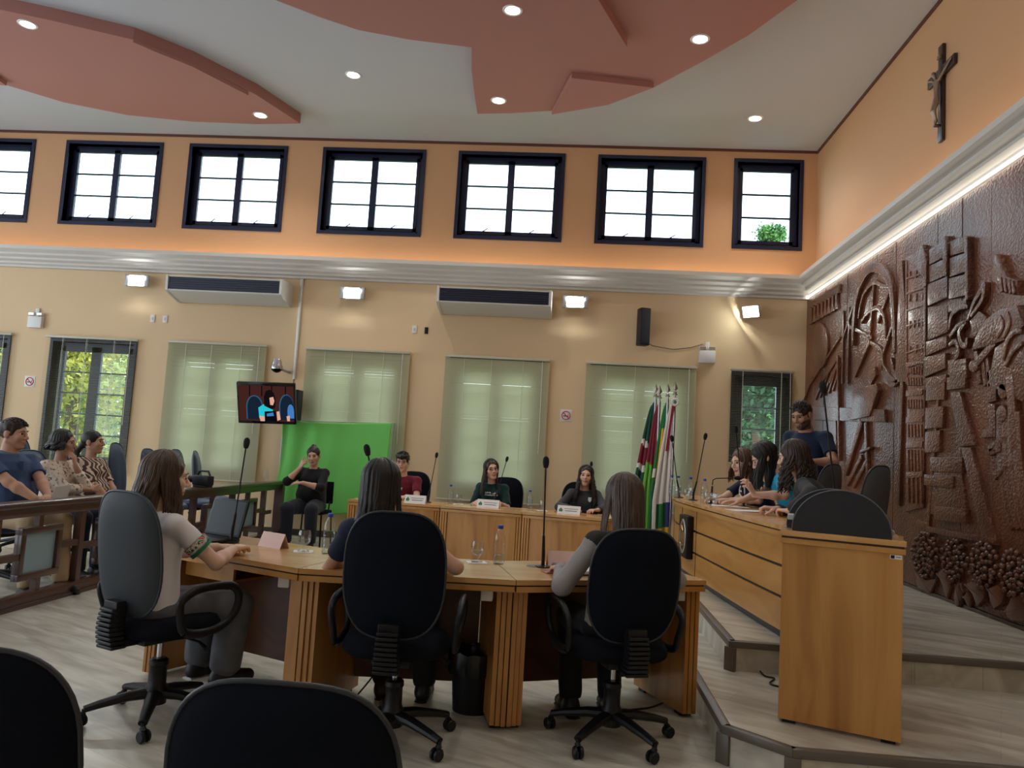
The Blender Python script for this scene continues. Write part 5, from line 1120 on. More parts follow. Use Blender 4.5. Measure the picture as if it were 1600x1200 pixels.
# open laptop at the left end of the front desk
nbk = thing('laptop', 'open black laptop with a dark screen at the left end of the front desk', 'laptop', (-2.16, 4.56, TOPZ), rad(-25)); MB().box(-0.155, -0.11, 0, 0.155, 0.11, 0.022, 0.006).build('base', BLACKP, nbk); MB().box(-0.14, -0.05, 0.0215, 0.14, 0.09, 0.0235, 0.001).build('keyboard', plain('laptop_keys', rgb(40, 40, 44), 0.5), nbk)
Mm = TR(0, 0.105, 0.022, 0, rad(-14)); li = MB().box(-0.155, -0.008, 0.0, 0.155, 0.008, 0.23, 0.005, Mm).build('screen_lid', BLACKP, nbk); MB().box(-0.143, -0.0095, 0.015, 0.143, -0.008, 0.218, 0, Mm).build('screen', SCREENB, li, 0)
# camcorder and glass bottle on the railing
vc = thing('video_camera', 'black video camera lying on the railing behind the student in white', 'camera', (XRl, 8.45, RH), rad(70)); MB().box(-0.05, -0.12, 0.02, 0.05, 0.12, 0.13, 0.015).build('camera_body', BLACKP, vc); MB().tube([(0, 0.11, 0.08), (0, 0.2, 0.08)], [0.035, 0.042], 14).build('lens', BLACKP, vc); MB().tube([(0, -0.1, 0.13), (0, -0.07, 0.18), (0, 0.06, 0.18), (0, 0.09, 0.13)], 0.012, 8).build('handle', BLACKP, vc); MB().box(-0.06, -0.09, 0, 0.06, 0.09, 0.02, 0.004).build('mount_plate', BLACKP, vc); MB().box(0.05, -0.05, 0.05, 0.10, 0.06, 0.11, 0.006).build('viewfinder', BLACKP, vc)
gb = thing('glass_jug', 'clear glass bottle standing on the railing near the green cloth', 'bottle', (XRl, 10.25, RH)); MB().lathe([(0, 0), (0.035, 0), (0.038, 0.01), (0.038, 0.10), (0.02, 0.15), (0.018, 0.19), (0.022, 0.195)], 20).build('jug_body', GLASS, gb, 60)
# bin and floor cables
bn = thing('waste_bin', 'black waste bin with a bag liner under the middle of the front desk', 'bin', (-0.46, 4.25, 0)); mb = MB(); mb.lathe([(0, 0), (0.105, 0), (0.125, 0.26), (0.135, 0.31), (0.128, 0.31), (0.118, 0.26), (0.10, 0.01), (0, 0.01)], 28); mb.build('bucket', BLACKP, bn)
mb = MB(); rnd = random.Random(5); n = 40; rows = [(0.139, 0.20), (0.143, 0.26), (0.141, 0.315), (0.130, 0.318), (0.122, 0.28), (0.11, 0.18)]; vs = [((r + rnd.uniform(-.006, .006)) * math.cos(2 * PI * j / n), (r + rnd.uniform(-.006, .006)) * math.sin(2 * PI * j / n), z + rnd.uniform(-.008, .008)) for r, z in rows for j in range(n)]
mb.add(vs, [(i * n + j, i * n + (j + 1) % n, (i + 1) * n + (j + 1) % n, (i + 1) * n + j) for i in range(5) for j in range(n)]); mb.build('bag_liner', plain('bin_bag', rgb(14, 14, 16), 0.25), bn, 20)
def cable(pts, label, r=0.005):
    mb = MB(); P = spline([p[:2] for p in pts], 5); zs = np.interp(np.linspace(0, len(pts) - 1, len(P)), range(len(pts)), [p[2] for p in pts]); mb.tube([(p.x, p.y, z) for p, z in zip(P, zs)], r, 6); tag(mb.build('cable', BLACKP), label, 'cable', 'black cables')
pz = lambda x, y, z: onZ(x, y, z)[:2] + (z,) if False else (onZ(x, y, z).x, onZ(x, y, z).y, z)
cable([pz(1183, 1043, Z1 + 0.012), pz(1195, 1056, Z1 + 0.008), pz(1210, 1060, Z1 + 0.007), pz(1203, 1068, Z1 + 0.007), pz(1222, 1074, Z1 + 0.007)], 'short looped black cable on the step at the left foot of the lectern')
cable([(-0.95, 4.36, 0.60), (-0.96, 4.33, 0.35), (-1.02, 4.28, 0.12), (-1.1, 4.2, 0.012), (-1.2, 4.15, 0.008)], 'black cable hanging under the front desk left of the middle chair')
cable([(0.05, 4.45, 0.03), (0.15, 4.36, 0.008), (0.3, 4.4, 0.008), (0.5, 4.5, 0.008), (0.6, 4.62, 0.008)], 'black cable on the floor under the right section of the front desk')

# ------------------------------------------------------------------ flags
SILVER = plain('silver_finial', rgb(190, 188, 180), 0.25, metal=0.9)
def flag(x, y, ztop, cols, label, w=0.16, rz=0.0, zlow=0.45, rosette=False):
    """cols: list of (u0,u1,v0,v1,colour index function)"""
    t = thing('flag', label, 'flag', (x, y, 0), rz, 'flags on poles'); zt = ztop - 0.17
    MB().tube([(0, 0, 0.03), (0, 0, zt)], 0.014, 10).build('pole', CHROME, t); MB().lathe([(0, 0), (0.13, 0), (0.13, 0.02), (0.03, 0.05), (0.02, 0.06), (0, 0.06)], 24).build('pole_base', CHROME, t)
    mb = MB(); mb.lathe([(0.0, 0), (0.03, 0.0), (0.032, 0.012), (0.018, 0.02), (0.022, 0.035), (0.015, 0.05), (0, 0.05)], 14, (0, 0, zt)); mb.add([(0, 0, zt + 0.045), (0.034, 0, zt + 0.085), (0, 0.01, zt + 0.085), (-0.034, 0, zt + 0.085), (0, -0.01, zt + 0.085), (0, 0, zt + 0.17)], [(0, 2, 1), (0, 3, 2), (0, 4, 3), (0, 1, 4), (5, 1, 2), (5, 2, 3), (5, 3, 4), (5, 4, 1)]); mb.build('spear_finial', SILVER, t, 20)
    nu, nv = 48, 60; vs = []; mb = MB(); fs = []; mi = []
    for j in range(nv + 1):
        v = j / nv; z = zt - 0.03 - (zt - 0.03 - zlow) * v
        ww = w * (0.22 + 0.78 * min(1, v * 1.5) ** 0.8)
        for i in range(nu + 1):
            u = i / nu; px = -ww * u * 1.0 + 0.012; py = 0.05 * math.sin(u * 6 * PI + 1.2 * v) * (0.35 + 0.65 * v) * (1 - 0.3 * u) + 0.02; vs.append((px + 0.012 * math.sin(u * 12 * PI + 2 * v), py, z - 0.10 * u * (1 - v) - 0.06 * u * v))
    for j in range(nv):
        for i in range(nu): fs.append((j * (nu + 1) + i, j * (nu + 1) + i + 1, (j + 1) * (nu + 1) + i + 1, (j + 1) * (nu + 1) + i)); mi.append(cols[1]((i + .5) / nu, (j + .5) / nv))
    mb.add(vs, fs); mb.mi = mi; o = mb.build('flag_cloth', cols[0], t, 180); md = o.modifiers.new('thickness', 'SOLIDIFY'); md.thickness = 0.003
    if rosette:
        mb = MB(); M = frame((0.0, -0.035, zt - 0.09), (1, 0, 0), (0, 0, 1))
        for k in range(12): a = 2 * PI * k / 12; mb.cur = 0; mb.ell((0.038 * math.cos(a), 0.038 * math.sin(a), 0), (0.017, 0.017, 0.008), 8, 6, M)
        mb.cur = 1; mb.ell((0, 0, 0.006), (0.018, 0.018, 0.008), 10, 6, M); mb.cur = 2; mb.tube([(0.048 * math.cos(a), 0.048 * math.sin(a), -0.006) for a in np.linspace(0, 2 * PI, 24)], 0.007, 6, M); mb.box(-0.03, -0.62, -0.012, 0.0, -0.03, -0.004, 0, M @ TR(0, 0, 0, rad(-6)))
        mb.build('rosette', [PAPER, LEAFG, plain('ribbon_red', rgb(150, 30, 50), 0.6)], t, 40)
    return t
fm = lambda n_, c_: plain('flag_' + n_, c_, 0.75, sheen=0.2)
DG, RD, WH, YL, GR, BL2, LG = fm('dark_green', rgb(16, 78, 62)), fm('red', rgb(130, 24, 48)), fm('white', rgb(232, 226, 220)), fm('yellow', rgb(226, 186, 40)), fm('green', rgb(30, 120, 62)), fm('blue', rgb(36, 46, 130)), fm('light_green', rgb(110, 190, 70))
def f1(u, v): vv = v + 0.12 * u; return 2 if 0.36 < vv < 0.40 or 0.54 < vv < 0.58 else (1 if 0.40 < vv < 0.54 else 0)
flag(1.045, 9.95, 2.385, ([DG, RD, WH], f1), 'dark green flag with a red and white band, leftmost of the flags', 0.27)
def f2(u, v): return 1 if v + 0.1 * u < 0.5 else (0 if u > 0.45 else 3)
flag(1.085, 9.86, 2.36, ([LG, RD, LG, DG], f2), 'red and light green flag, second from the left', 0.19)
def f3(u, v): return 1 if abs(u - 0.45 - 0.1 * math.sin(3 * v)) < 0.2 and v > 0.18 else (2 if abs(v - 0.5) < 0.03 else 0)
flag(1.18, 9.80, 2.38, ([GR, YL, WH], f3), 'green and yellow flag left of the white one', 0.19)
def f4(u, v): 
    if 0.86 < v < 0.93: return 1
    if 0.70 < v <= 0.86 and u < 0.8: return 4 if u < 0.25 else (3 if (v - 0.78) ** 2 * 9 + (u - 0.5) ** 2 < 0.16 else 0)
    if 0.93 <= v < 0.965 and 0.3 < u: return 2
    return 0
flag(1.26, 9.72, 2.40, ([WH, YL, RD, GR, BL2], f4), 'white flag with a ribbon rosette, rightmost of the flags', 0.24, 0, 0.36, True)
# ------------------------------------------------------------------ people
def skin(name, c):
    m = plain('skin_' + name, c, 0.5, spec=0.35, var=0.05, vscale=20); b = m.node_tree.nodes['Principled BSDF']; b.inputs['Subsurface Weight'].default_value = 0.06; b.inputs['Subsurface Radius'].default_value = (0.01, 0.004, 0.002); return m
SK = {'light': skin('light', rgb(218, 178, 156)), 'mid': skin('mid', rgb(202, 158, 134)), 'tan': skin('tan', rgb(186, 142, 118))}
LIP = plain('lips', rgb(184, 118, 104), 0.4); EYEW = plain('eye_white', rgb(225, 222, 218), 0.25); IRIS = plain('iris_dark', rgb(40, 26, 20), 0.2)
def hairmat(name, c0, c1, rough=0.42): return ramp_mat('hair_' + name, [c0, c1], (70, 70, 5), rough=rough, detail=3, bump=0.25, spec=0.4)
HM = {'stubble': hairmat('stubble', rgb(74, 54, 46), rgb(104, 78, 66), .6), 'black': hairmat('black', rgb(12, 10, 12), rgb(38, 32, 34)), 'darkbrown': hairmat('darkbrown', rgb(26, 18, 16), rgb(62, 46, 40)), 'brown': hairmat('brown', rgb(44, 32, 27), rgb(92, 72, 60)), 'midbrown': hairmat('midbrown', rgb(60, 42, 32), rgb(110, 82, 62))}
def cloth(name, c, var=0.06, rough=0.8, vs=8): return plain('cloth_' + name, c, rough, var=var, vscale=vs, bump=0.15, bscale=400, spec=0.25, sheen=0.1)
def V3(p): return np.array(p, float)
def unit(v): v = V3(v); return v / (np.linalg.norm(v) + 1e-9)
def ik(a, b, l1, l2, pole):
    a, b = V3(a), V3(b); d = b - a; L = np.linalg.norm(d)
    if L > (l1 + l2) * 0.995: b = a + d / L * (l1 + l2) * 0.995; d = b - a; L = np.linalg.norm(d)
    x = d / L; ca = (l1 * l1 + L * L - l2 * l2) / (2 * l1 * L); h = l1 * math.sqrt(max(0, 1 - ca * ca)); p = V3(pole); p = p - x * (p @ x); p = unit(p)
    return a + x * l1 * ca + p * h, b
def rotm(yaw, pitch, roll): return np.array((Matrix.Rotation(yaw, 3, 'Z') @ Matrix.Rotation(pitch, 3, 'X') @ Matrix.Rotation(roll, 3, 'Y')))
def hand_prims(sd, w, d, n, right, curl=0.4, point=None):
    d = unit(d); n = V3(n); n = unit(n - d * (n @ d)); t = np.cross(d, n) * (1 if right else -1)
    off = (.031, .0105, -.0105, -.030); kn = (.086, .091, .086, .076); ln = (.068, .076, .070, .054)
    for i in range(4):
        a = w + t * off[i] * .45 + d * .008; k_ = w + t * off[i] + d * kn[i]; sd.cone(a, k_, .0135, .0108, .012); p = k_; ang = 0
        fd = unit(d + t * off[i] * 2.2)
        for q, (fr, c) in enumerate(((.46, .55), (.30, 1.0), (.24, .8))):
            cc = curl * (1.0 if point is None or i > 0 else 0.1); ang += c * cc * (1 + .12 * i); dd = fd * math.cos(ang) + n * math.sin(ang); e = p + dd * ln[i] * fr; sd.cone(p, e, (.0094, .0088, .0080)[q], (.0088, .0080, .0068)[q], .005); p = e
    p = w + d * .018 + t * .018 + n * .006; dd = unit(d * .55 + t * .75 + n * .30); e = p + dd * .046; sd.cone(p, e, .0145, .0115, .012); dd = unit(d * .85 + t * .35 + n * (.2 + .5 * curl)); e2 = e + dd * .031; sd.cone(e, e2, .0108, .0095, .006); e3 = e2 + unit(d + n * curl * .8) * .024; sd.cone(e2, e3, .0095, .0075, .005)
def wrinkle(amp, seed):
    r = np.random.RandomState(seed); ks = r.normal(size=(5, 3)) * np.array([38, 38, 24]); ph = r.uniform(0, 6.28, 5)
    return lambda X, Y, Z: amp * sum(np.sin(k[0] * X + k[1] * Y + k[2] * Z + p) for k, p in zip(ks, ph)) * 0.45
def locks(mb, hs, Hc, R, n, length, rng, wave=0.0, freq=3.0, front=75, r0=0.0095, backpush=0.02, frontpush=0.05, out=0.0, start=6, fringe=0, side_bias=0.0, lvar=0.12, shoulder=0.0):
    E = V3((.083, .101, .095)) * hs; C0 = V3((0, -.014, .032)) * hs; top = None
    for i in range(n):
        a = (i + rng.uniform(-.4, .4)) / n * 2 * PI - PI
        sgn = 1 if a >= 0 else -1; lay = rng.uniform(0.98, 1.07); pts = []
        L = length * (1 + rng.uniform(-lvar, lvar * 0.5)); ph = rng.uniform(0, 6.28); x0 = side_bias
        for k in range(9):
            f = rad(start + (98 - start) * k / 8)
            aa = abs(a); tgt = max(aa, rad(front)); s_ = min(1, max(0, (math.degrees(f) - 14) / 40)); s_ = s_ * s_ * (3 - 2 * s_); ae = sgn * (aa + (tgt - aa) * s_)
            v = C0 + E * lay * V3((math.sin(f) * math.sin(ae) + x0 * max(0, math.cos(f)) * .5, math.sin(f) * math.cos(ae), math.cos(f))); pts.append(Hc + R @ v)
        p = pts[-1]; back = abs(a) > rad(105); m_ = max(5, int(L / 0.035)); fin = p.copy(); ctr = Hc
        for k in range(1, m_ + 1):
            u = k / m_; q = p.copy(); q[2] -= L * u
            if back: q[1] -= backpush * math.sin(min(1, u * 1.3) * PI / 2); q[0] += (ctr[0] - p[0]) * 0.10 * u + (p[0] - ctr[0]) * out * u
            else: q[1] += frontpush * math.sin(min(1, u * 1.3) * PI / 2); q[0] += (p[0] - ctr[0]) * (out + shoulder * math.sin(u * PI / 2)) * u
            w = wave * min(1, u * 2.5); q[0] += w * math.sin(freq * 6.28 * u * L / 0.3 + ph); q[1] += w * math.cos(freq * 6.28 * u * L / 0.3 + ph); pts.append(q)
        kk = len(pts); rr = [r0 * (0.55 + 0.45 * min(1, j / 5)) * (1 if j < kk * 0.7 else max(0.25, 1 - (j - kk * 0.7) / (kk * 0.3) * 0.75)) for j in range(kk)]
        mb.tube(pts, rr, 6, flat=0.7)
def person(label, loc, rz, skin='mid', hair=None, top=None, bottom=None, shoe=None, pose=None, s=1.0, female=True, fat=1.0, sleeve=0.6, h=0.0062, glasses=False, group=None, extras=None, seed=1, beard=None, neck_col=None):
    P = dict(hip=0.575, lean=0.05, side=0.0, head=(0, 0, 0), Rw=None, Lw=None, Rd=(0, 1, -.2), Ld=(0, 1, -.2), Rn=(0, 0, -1), Ln=(0, 0, -1), Rc=.5, Lc=.5, Rp=(.5, -.4, -1), Lp=(-.5, -.4, -1), legs='sit', knee=(.43, .12), shin=.0, legyaw=0.0); P.update(pose or {})
    t = thing('person', label, 'person', loc, rz, group); t.scale = (s, s, s); bpy.context.view_layer.update(); inv = (Matrix.Translation(loc) @ Matrix.Rotation(rz, 4, 'Z') @ Matrix.Diagonal((s, s, s, 1))).inverted()
    W = lambda p: V3(inv @ Vector(p)); Wd = lambda d: V3(Matrix.Rotation(-rz, 3, 'Z') @ Vector(d)); g = lambda k: V3(P[k])
    rng = random.Random(seed)
    pel = V3((0, 0, P['hip'])); up = unit((math.sin(P['side']), math.sin(P['lean']), math.cos(P['lean']))); N = pel + up * 0.48
    up2 = unit(up + V3((0, P.get('hunch', 0.0), 0))); N = pel + up * 0.29 + up2 * 0.185
    mid = pel + up * 0.30; sw = (.158 if female else .185); fw = .985 if female else 1.08
    Rh = rotm(*P['head']); hd = unit(up2 * .6 + Rh[:, 2] * .6 + Rh[:, 1] * .12); Hc = N + unit(up2 + Rh[:, 2] * .5) * .058 + Rh @ V3((0, .020, .113))
    side = unit(np.cross(V3((0, 1, 0)), up)) ; side = V3((1, 0, 0))
    sh = {q: N + V3((q * sw * fw, -.005, 0)) - up2 * .055 for q in (1, -1)}
    ws = [v * fat for v in ((.165, .140, .155, .150, .075) if female else (.160, .150, .172, .165, .085))]; ds = [v * fat for v in ((.115, .095, .105, .088, .058) if female else (.115, .108, .118, .100, .062))]
    sp = [pel - V3((0, 0, .02)), pel + up * .17, mid + up * .03, N - up2 * .075, N - up2 * .015]
    arms = {}
    for q, k in ((1, 'R'), (-1, 'L')):
        w = P[k + 'w']; w = V3(w) if w is not None else pel + V3((q * .12, .30, .03)); el, wr = ik(sh[q], w, .285, .245, P[k + 'p']); arms[q] = (sh[q], el, wr)
    legs = {}
    for q in (1, -1):
        hp = pel + V3((q * .085, 0.02, -.03))
        if P['legs'] == 'sit':
            a = P['legyaw'] - q * P['knee'][1] * .6; kn = hp + V3((math.sin(-a) * .43, math.cos(a) * .43, P.get('kz', -.02))); an = V3((kn[0] + math.sin(-P['legyaw']) * P['shin'] * (1 if q > 0 else P.get('shin2', 1)), kn[1] + math.cos(P['legyaw']) * P['shin'] * (1 if q > 0 else P.get('shin2', 1)), .075 + P.get('footz', 0)))
        else: kn = V3((q * .10, .03, .48)); an = V3((q * .11, -.01, .08))
        legs[q] = (hp, kn, an)
    # ---- body: one continuous surface
    B = Solid(); B.sweep(sp, [v * .90 for v in ws], [v * .90 for v in ds], side, .03)
    for q in (1, -1):
        a, e, w = arms[q]; f_ = (1.0 if not female else .88) * (0.5 + 0.5 * fat); B.ell(a - V3((0, 0, .012)), (.055 * f_, .055 * f_, .055 * f_), None, .04); B.chain([a, e], [.048 * f_, .039 * f_], .025); B.chain([e, e + (w - e) * .35, w], [.039 * f_, .041 * f_, .027 * f_], .02)
        k = 'R' if q > 0 else 'L'; hand_prims(B, w + unit(P[k + 'd']) * 0.006, g(k + 'd'), g(k + 'n'), q > 0, P[k + 'c'], P.get(k + 'point'))
        hp, kn, an = legs[q]; B.chain([hp, kn, kn + (an - kn) * .35, an], [.082 * fat, .056, .054, .036], .03)
        fd = unit((kn - hp) * V3((1, 1, 0))) if P['legs'] == 'sit' else V3((q * .15, 1, 0)); B.chain([an - V3((0, 0, .03)) - fd * .03, an - V3((0, 0, .045)) + fd * .13], [.034, .026], .02)
    B.chain([N - up2 * .03, N + unit(Hc - N) * .10], [.058 if female else .070, .052 if female else .063], .03)
    hs = P.get('hs', 1.09); h_ = lambda p: Hc + Rh @ (V3(p) * hs); RT = Rh.T; B.rs = hs
    B.ell(h_((0, -.012, .03)), (.075, .094, .085), RT, .03); B.ell(h_((0, .024, -.034)), (.060, .066, .076), RT, .02); B.ell(h_((0, .066, -.092)), (.024, .022, .021), RT, .02)
    jw = .049 if female else .055
    for q in (1, -1):
        B.cone(h_((q * jw, -.005, -.050)), h_((q * .012, .062, -.094)), .018, .018, .02); B.ell(h_((q * .036, .066, -.022)), (.024, .020, .024), RT, .02); B.ell(h_((q * .077, -.010, -.004)), (.009, .021, .032), RT, .006)
        B.cut(h_((q * .031, .096, .007)), (.018, .013, .010), RT, .012)
    B.ell(h_((0, .076, .027)), (.050, .016, .012), RT, .02); B.cone(h_((0, .088, .012)), h_((0, .110, -.024)), .008, .012, .012)
    for q in (1, -1): B.ell(h_((q * .012, .098, -.029)), (.009, .010, .008), RT, .008)
    B.ell(h_((0, .087, -.055)), (.024, .012, .008), RT, .008); B.ell(h_((0, .085, -.068)), (.020, .012, .008), RT, .008); B.cut(h_((0, .102, -.0615)), (.024, .008, .002), RT, .003)
    Vb, Qb = B.mesh(h); cen = Vb[Qb].mean(1); hc = (cen - Hc) @ Rh / hs
    mi = (((hc[:, 0] / .023) ** 2 + ((hc[:, 2] + .0615) / .0115) ** 2 < 1) & (hc[:, 1] > .082)).astype(int)
    mats = [SK[skin], LIP]
    if beard is not None:
        mats.append(HM[beard]); bd = (hc[:, 2] < -.035) & (hc[:, 2] > -.125) & (hc[:, 1] > .0) & (np.abs(hc[:, 0]) < .075) & (np.linalg.norm(hc, axis=1) < .15) & ~((np.abs(hc[:, 0]) < .026) & (hc[:, 2] > -.075) & (hc[:, 2] < -.050)) & ~((hc[:, 2] > -.046) & (np.abs(hc[:, 0]) < .045)); mi[bd] = 2
    np_mesh('body', Vb, Qb, mats, t, mi)
    for q in (1, -1):
        mb = MB(); c = h_((q * .031, .0765, .007)); M = Matrix(((*Rh[0], c[0]), (*Rh[1], c[1]), (*Rh[2], c[2]), (0, 0, 0, 1))) @ Matrix.Rotation(rad(-90), 4, 'X') @ Matrix.Scale(hs, 4)
        mb.ell((0, 0, 0), (.0135, .0078, .0130), 12, 10, M); mb.mi = [1 if i // 12 >= 6 else 0 for i in range(120)]; mb.build('eye', [EYEW, IRIS], t, 60)
    mb = MB()
    hm = HM[hair['mat']]
    for q in (1, -1): mb.tube([h_((q * .013, .094, .0285)), h_((q * .030, .093, .0325)), h_((q * .050, .079, .026))], [.0028, .004, .002], 6)
    mb.build('eyebrows', hm, t, 60)
    if glasses:
        mb = MB(); GM = BLACKP
        for q in (1, -1):
            o = [h_((q * .032 + .0215 * math.copysign(abs(math.cos(a)) ** .7, math.cos(a)), .104 - .25 * abs(q * .032 + .02 * math.cos(a)) ** 1.5, .005 + .0165 * math.copysign(abs(math.sin(a)) ** .8, math.sin(a)))) for a in np.linspace(0, 2 * PI, 25)]; mb.tube(o, .0019, 6); mb.tube([h_((q * .054, .098, .010)), h_((q * .072, .07, .012)), h_((q * .078, .0, .008))], .0018, 6)
        mb.tube([h_((-.010, .105, .008)), h_((0, .108, .011)), h_((.010, .105, .008))], .0018, 6); mb.build('glasses', GM, t, 60)
    # ---- top garment
    T = Solid(); i_ = .010 * (1 if female else 1.2); hem = P.get('hem', -.02)
    T.sweep([pel + V3((0, 0, hem)), *sp[1:-1], N - up2 * .010], [max(v, .152 * fat if n_ == 1 else 0) + i_ for n_, v in enumerate(ws)], [max(v, .106 * fat if n_ == 1 else 0) + i_ for n_, v in enumerate(ds)], side, .02)
    if female:
        for q in (1, -1): T.ell(mid + V3((q * .062, .070 * fat, .03)) + up * 0.0, (.062, .058, .062), None, .04)
    if fat > 1.12: T.ell(pel + up * .13 + V3((0, .06 * fat, 0)), (.15 * fat, .12 * fat, .12), None, .06)
    for q in (1, -1):
        a, e, w = arms[q]; f_ = (1.0 if not female else .88) * (0.5 + 0.5 * fat); T.ell(a - V3((0, 0, .012)), (.064 * f_, .064 * f_, .062 * f_), None, .03); T.cone(N - up2 * .05, a + V3((0, 0, .0)), .050, .056 * f_, .03)
        if sleeve <= 1: b = a + (e - a) * sleeve; T.sweep([a, b], [.060 * f_, .056 * f_ + .004], [.060 * f_, .056 * f_ + .004], unit(np.cross(e - a, V3((0.3, 1, .2)))), .02)
        else:
            fr = sleeve - 1; b = e + (w - e) * fr; T.chain([a, e], [.061 * f_, .057 * f_], .02); T.chain([e, e + (b - e) * .9], [.057 * f_, .049 * f_ if fr < .8 else .040 * f_], .02); T.sweep([e, b], [.055 * f_, .046 * f_], [.055 * f_, .046 * f_], unit(np.cross(w - e, V3((0.3, 1, .2)))), .01)
    Vt, Qt = T.mesh(max(h, .0065), wrinkle(.0022, seed)); tm = top if isinstance(top, (list, tuple)) else [top]; mt = None
    if len(tm) > 1:                                     # sleeves of another colour
        cc = Vt[Qt].mean(1); mt = np.zeros(len(Qt), int)
        for q in (1, -1):
            a, e, w = arms[q]; ax_ = unit(e - a); mt[(((cc - a) @ ax_ > .02) & (np.abs(cc[:, 0]) * 1.0 > sw * fw - .035)) | (np.linalg.norm(cc - e, axis=1) < .12) | (np.linalg.norm(cc - (e + w) / 2, axis=1) < .14)] = 1
    np_mesh(P.get('top_name', 'shirt'), Vt, Qt, tm, t, mt)
    # ---- trousers and shoes
    if bottom is not None:
        L = Solid(); L.ell(pel + V3((0, -.0, -.03)), (.172 * fat, .125 * fat, .10), None, .03); bag = P.get('bag', .010)
        for q in (1, -1):
            hp, kn, an = legs[q]; L.chain([hp, kn], [.090 * fat + bag * .5, .066 + bag], .03); an2 = an + V3((0, 0, .02)); L.chain([kn, kn + (an2 - kn) * .9], [.066 + bag, .054 + bag], .02); L.sweep([kn, an2], [.062 + bag, .052 + bag], [.062 + bag, .052 + bag], V3((1, 0, 0)), .01)
        Vl, Ql = L.mesh(.0085, wrinkle(.0025, seed + 9)); np_mesh('trousers', Vl, Ql, bottom, t)
    if shoe is not None:
        for q in (1, -1):
            hp, kn, an = legs[q]; fd = unit((kn - hp) * V3((1, 1, 0))) if P['legs'] == 'sit' else V3((q * .15, .99, 0)); z0 = an[2] - .075
            Sx = Solid(); o = V3((an[0], an[1], z0)); Sx.chain([o - fd * .045 + V3((0, 0, .046)), o + fd * .06 + V3((0, 0, .045)), o + fd * .155 + V3((0, 0, .036))], [.042, .044, .034], .02); Sx.cone(an - fd * .02, o - fd * .02 + V3((0, 0, .05)), .045, .045, .02); Sx.plane(o + V3((0, 0, .002)), (0, 0, -1)); Vs, Qs = Sx.mesh(.007)
            so = np_mesh('shoe', Vs, Qs, shoe, t); mi_ = None
            pts = [o - fd * .08 + V3((0, 0, .010)), o + fd * .05 + V3((0, 0, .010)), o + fd * .18 + V3((0, 0, .010))]; mb = MB(); mb.tube(pts, [.036, .046, .032], 12, flat=0.22, ref=(0, 0, 1)); mb.build('sole', P.get('sole', BLACKP), so, 60)
    # ---- hair
    st = hair['style']; rr = np.random.RandomState(seed)
    Hs = Solid(); Hs.rs = hs; top_c = h_((0, -.016, .036))
    if st == 'short':
        Hs.ell(top_c, (.080, .098, .088 + hair.get('vol', 0)), RT, 0); Hs.cut(h_((0, .11, -.02)), (.075, .075, .085), RT, .008); Hs.cut(h_((0, .03, -.10)), (.11, .10, .075), RT, .01); Hs.cut(h_((0, -.05, -.12)), (.1, .1, .075), RT, .01)
        if hair.get('fringe'): Hs.chain([h_((-.055, .068, .075)), h_((0, .090, .062)), h_((.055, .070, .070))], [.020, .022, .020], .02); 
        k1 = hair.get('noise', .004); Vh, Qh = Hs.mesh(.0062, lambda X, Y, Z: k1 * np.sin(95 * X + 40 * Z) * np.sin(80 * Y + 30 * Z)); o = np_mesh('hair', Vh, Qh, hm, t)
        if hair.get('tuft'):
            mb = MB()
            for i in range(150):
                a = rng.uniform(-PI, PI); f = rad(rng.uniform(5, 68)); v = V3((math.sin(f) * math.sin(a), math.sin(f) * math.cos(a), math.cos(f))); p = h_((0, -.016, .036) + V3((.078, .096, .086)) * v); d = Rh @ unit(v * .5 + V3((rng.uniform(-.3, .3), .8, -.15))); mb.tube([p, p + d * .02, p + d * .035 + Rh @ V3((0, 0, -.008))], [.006, .005, .0015], 5)
            mb.build('hair_tufts', hm, o, 60)
    elif st == 'tied':
        Hs.ell(top_c, (.081, .100, .089), RT, 0); Hs.cut(h_((0, .105, -.035)), (.078, .085, .100), RT, .008); Hs.cut(h_((0, .02, -.12)), (.11, .11, .085), RT, .01)
        b = hair.get('bun', (0, -.09, .07)); Hs.ell(h_(b), (.036, .036, .034), None, .015)
        if hair.get('tail'): Hs.chain([h_(b), h_((b[0] + .01, b[1] - .04, b[2] - .05)), h_((b[0] + .02, b[1] - .045, b[2] - hair['tail']))], [.03, .028, .012], .01)
        Vh, Qh = Hs.mesh(.0062, lambda X, Y, Z: .0018 * np.sin(120 * X) * np.sin(60 * Z)); np_mesh('hair', Vh, Qh, hm, t)
    else:
        L = hair['length']; Hs.ell(top_c, (.083, .101, .091), RT, 0); Hs.cut(h_((0, .102, -.036)), (.066, .085, .112), RT, .008); Hs.cut(h_((0, .03, -.14)), (.07, .10, .10), RT, .01)
        b0 = h_((0, -.045, .02)); b1 = b0 + V3((0, -.012 - hair.get('bp', .02) * .6, -.06 - L * .55)); b2 = b0 + V3((0, -hair.get('bp', .02), -.02 - L * .92)); Hs.sweep([b0, b1, b2], [.074, .082 + hair.get('wide', 0), .06 + hair.get('wide', 0)], [.05, .042, .025], V3((1, 0, 0)) if abs(P['head'][0]) < .4 else Rh[:, 0], .03)
        Vh, Qh = Hs.mesh(.0075, lambda X, Y, Z: .0025 * np.sin(140 * X + 9 * np.sin(7 * Z)) * np.sin(100 * Y + 3)); o = np_mesh('hair', Vh, Qh, hm, t)
        mb = MB(); locks(mb, hs, Hc, Rh, hair.get('n', 90), L, rng, hair.get('wave', .003), hair.get('freq', 2.2), hair.get('front', 78), hair.get('r', .0085), hair.get('bp', .02), hair.get('fp', .04), hair.get('out', .05), shoulder=hair.get('sh', .15), side_bias=hair.get('part', 0)); mb.build('hair_locks', hm, o, 70)
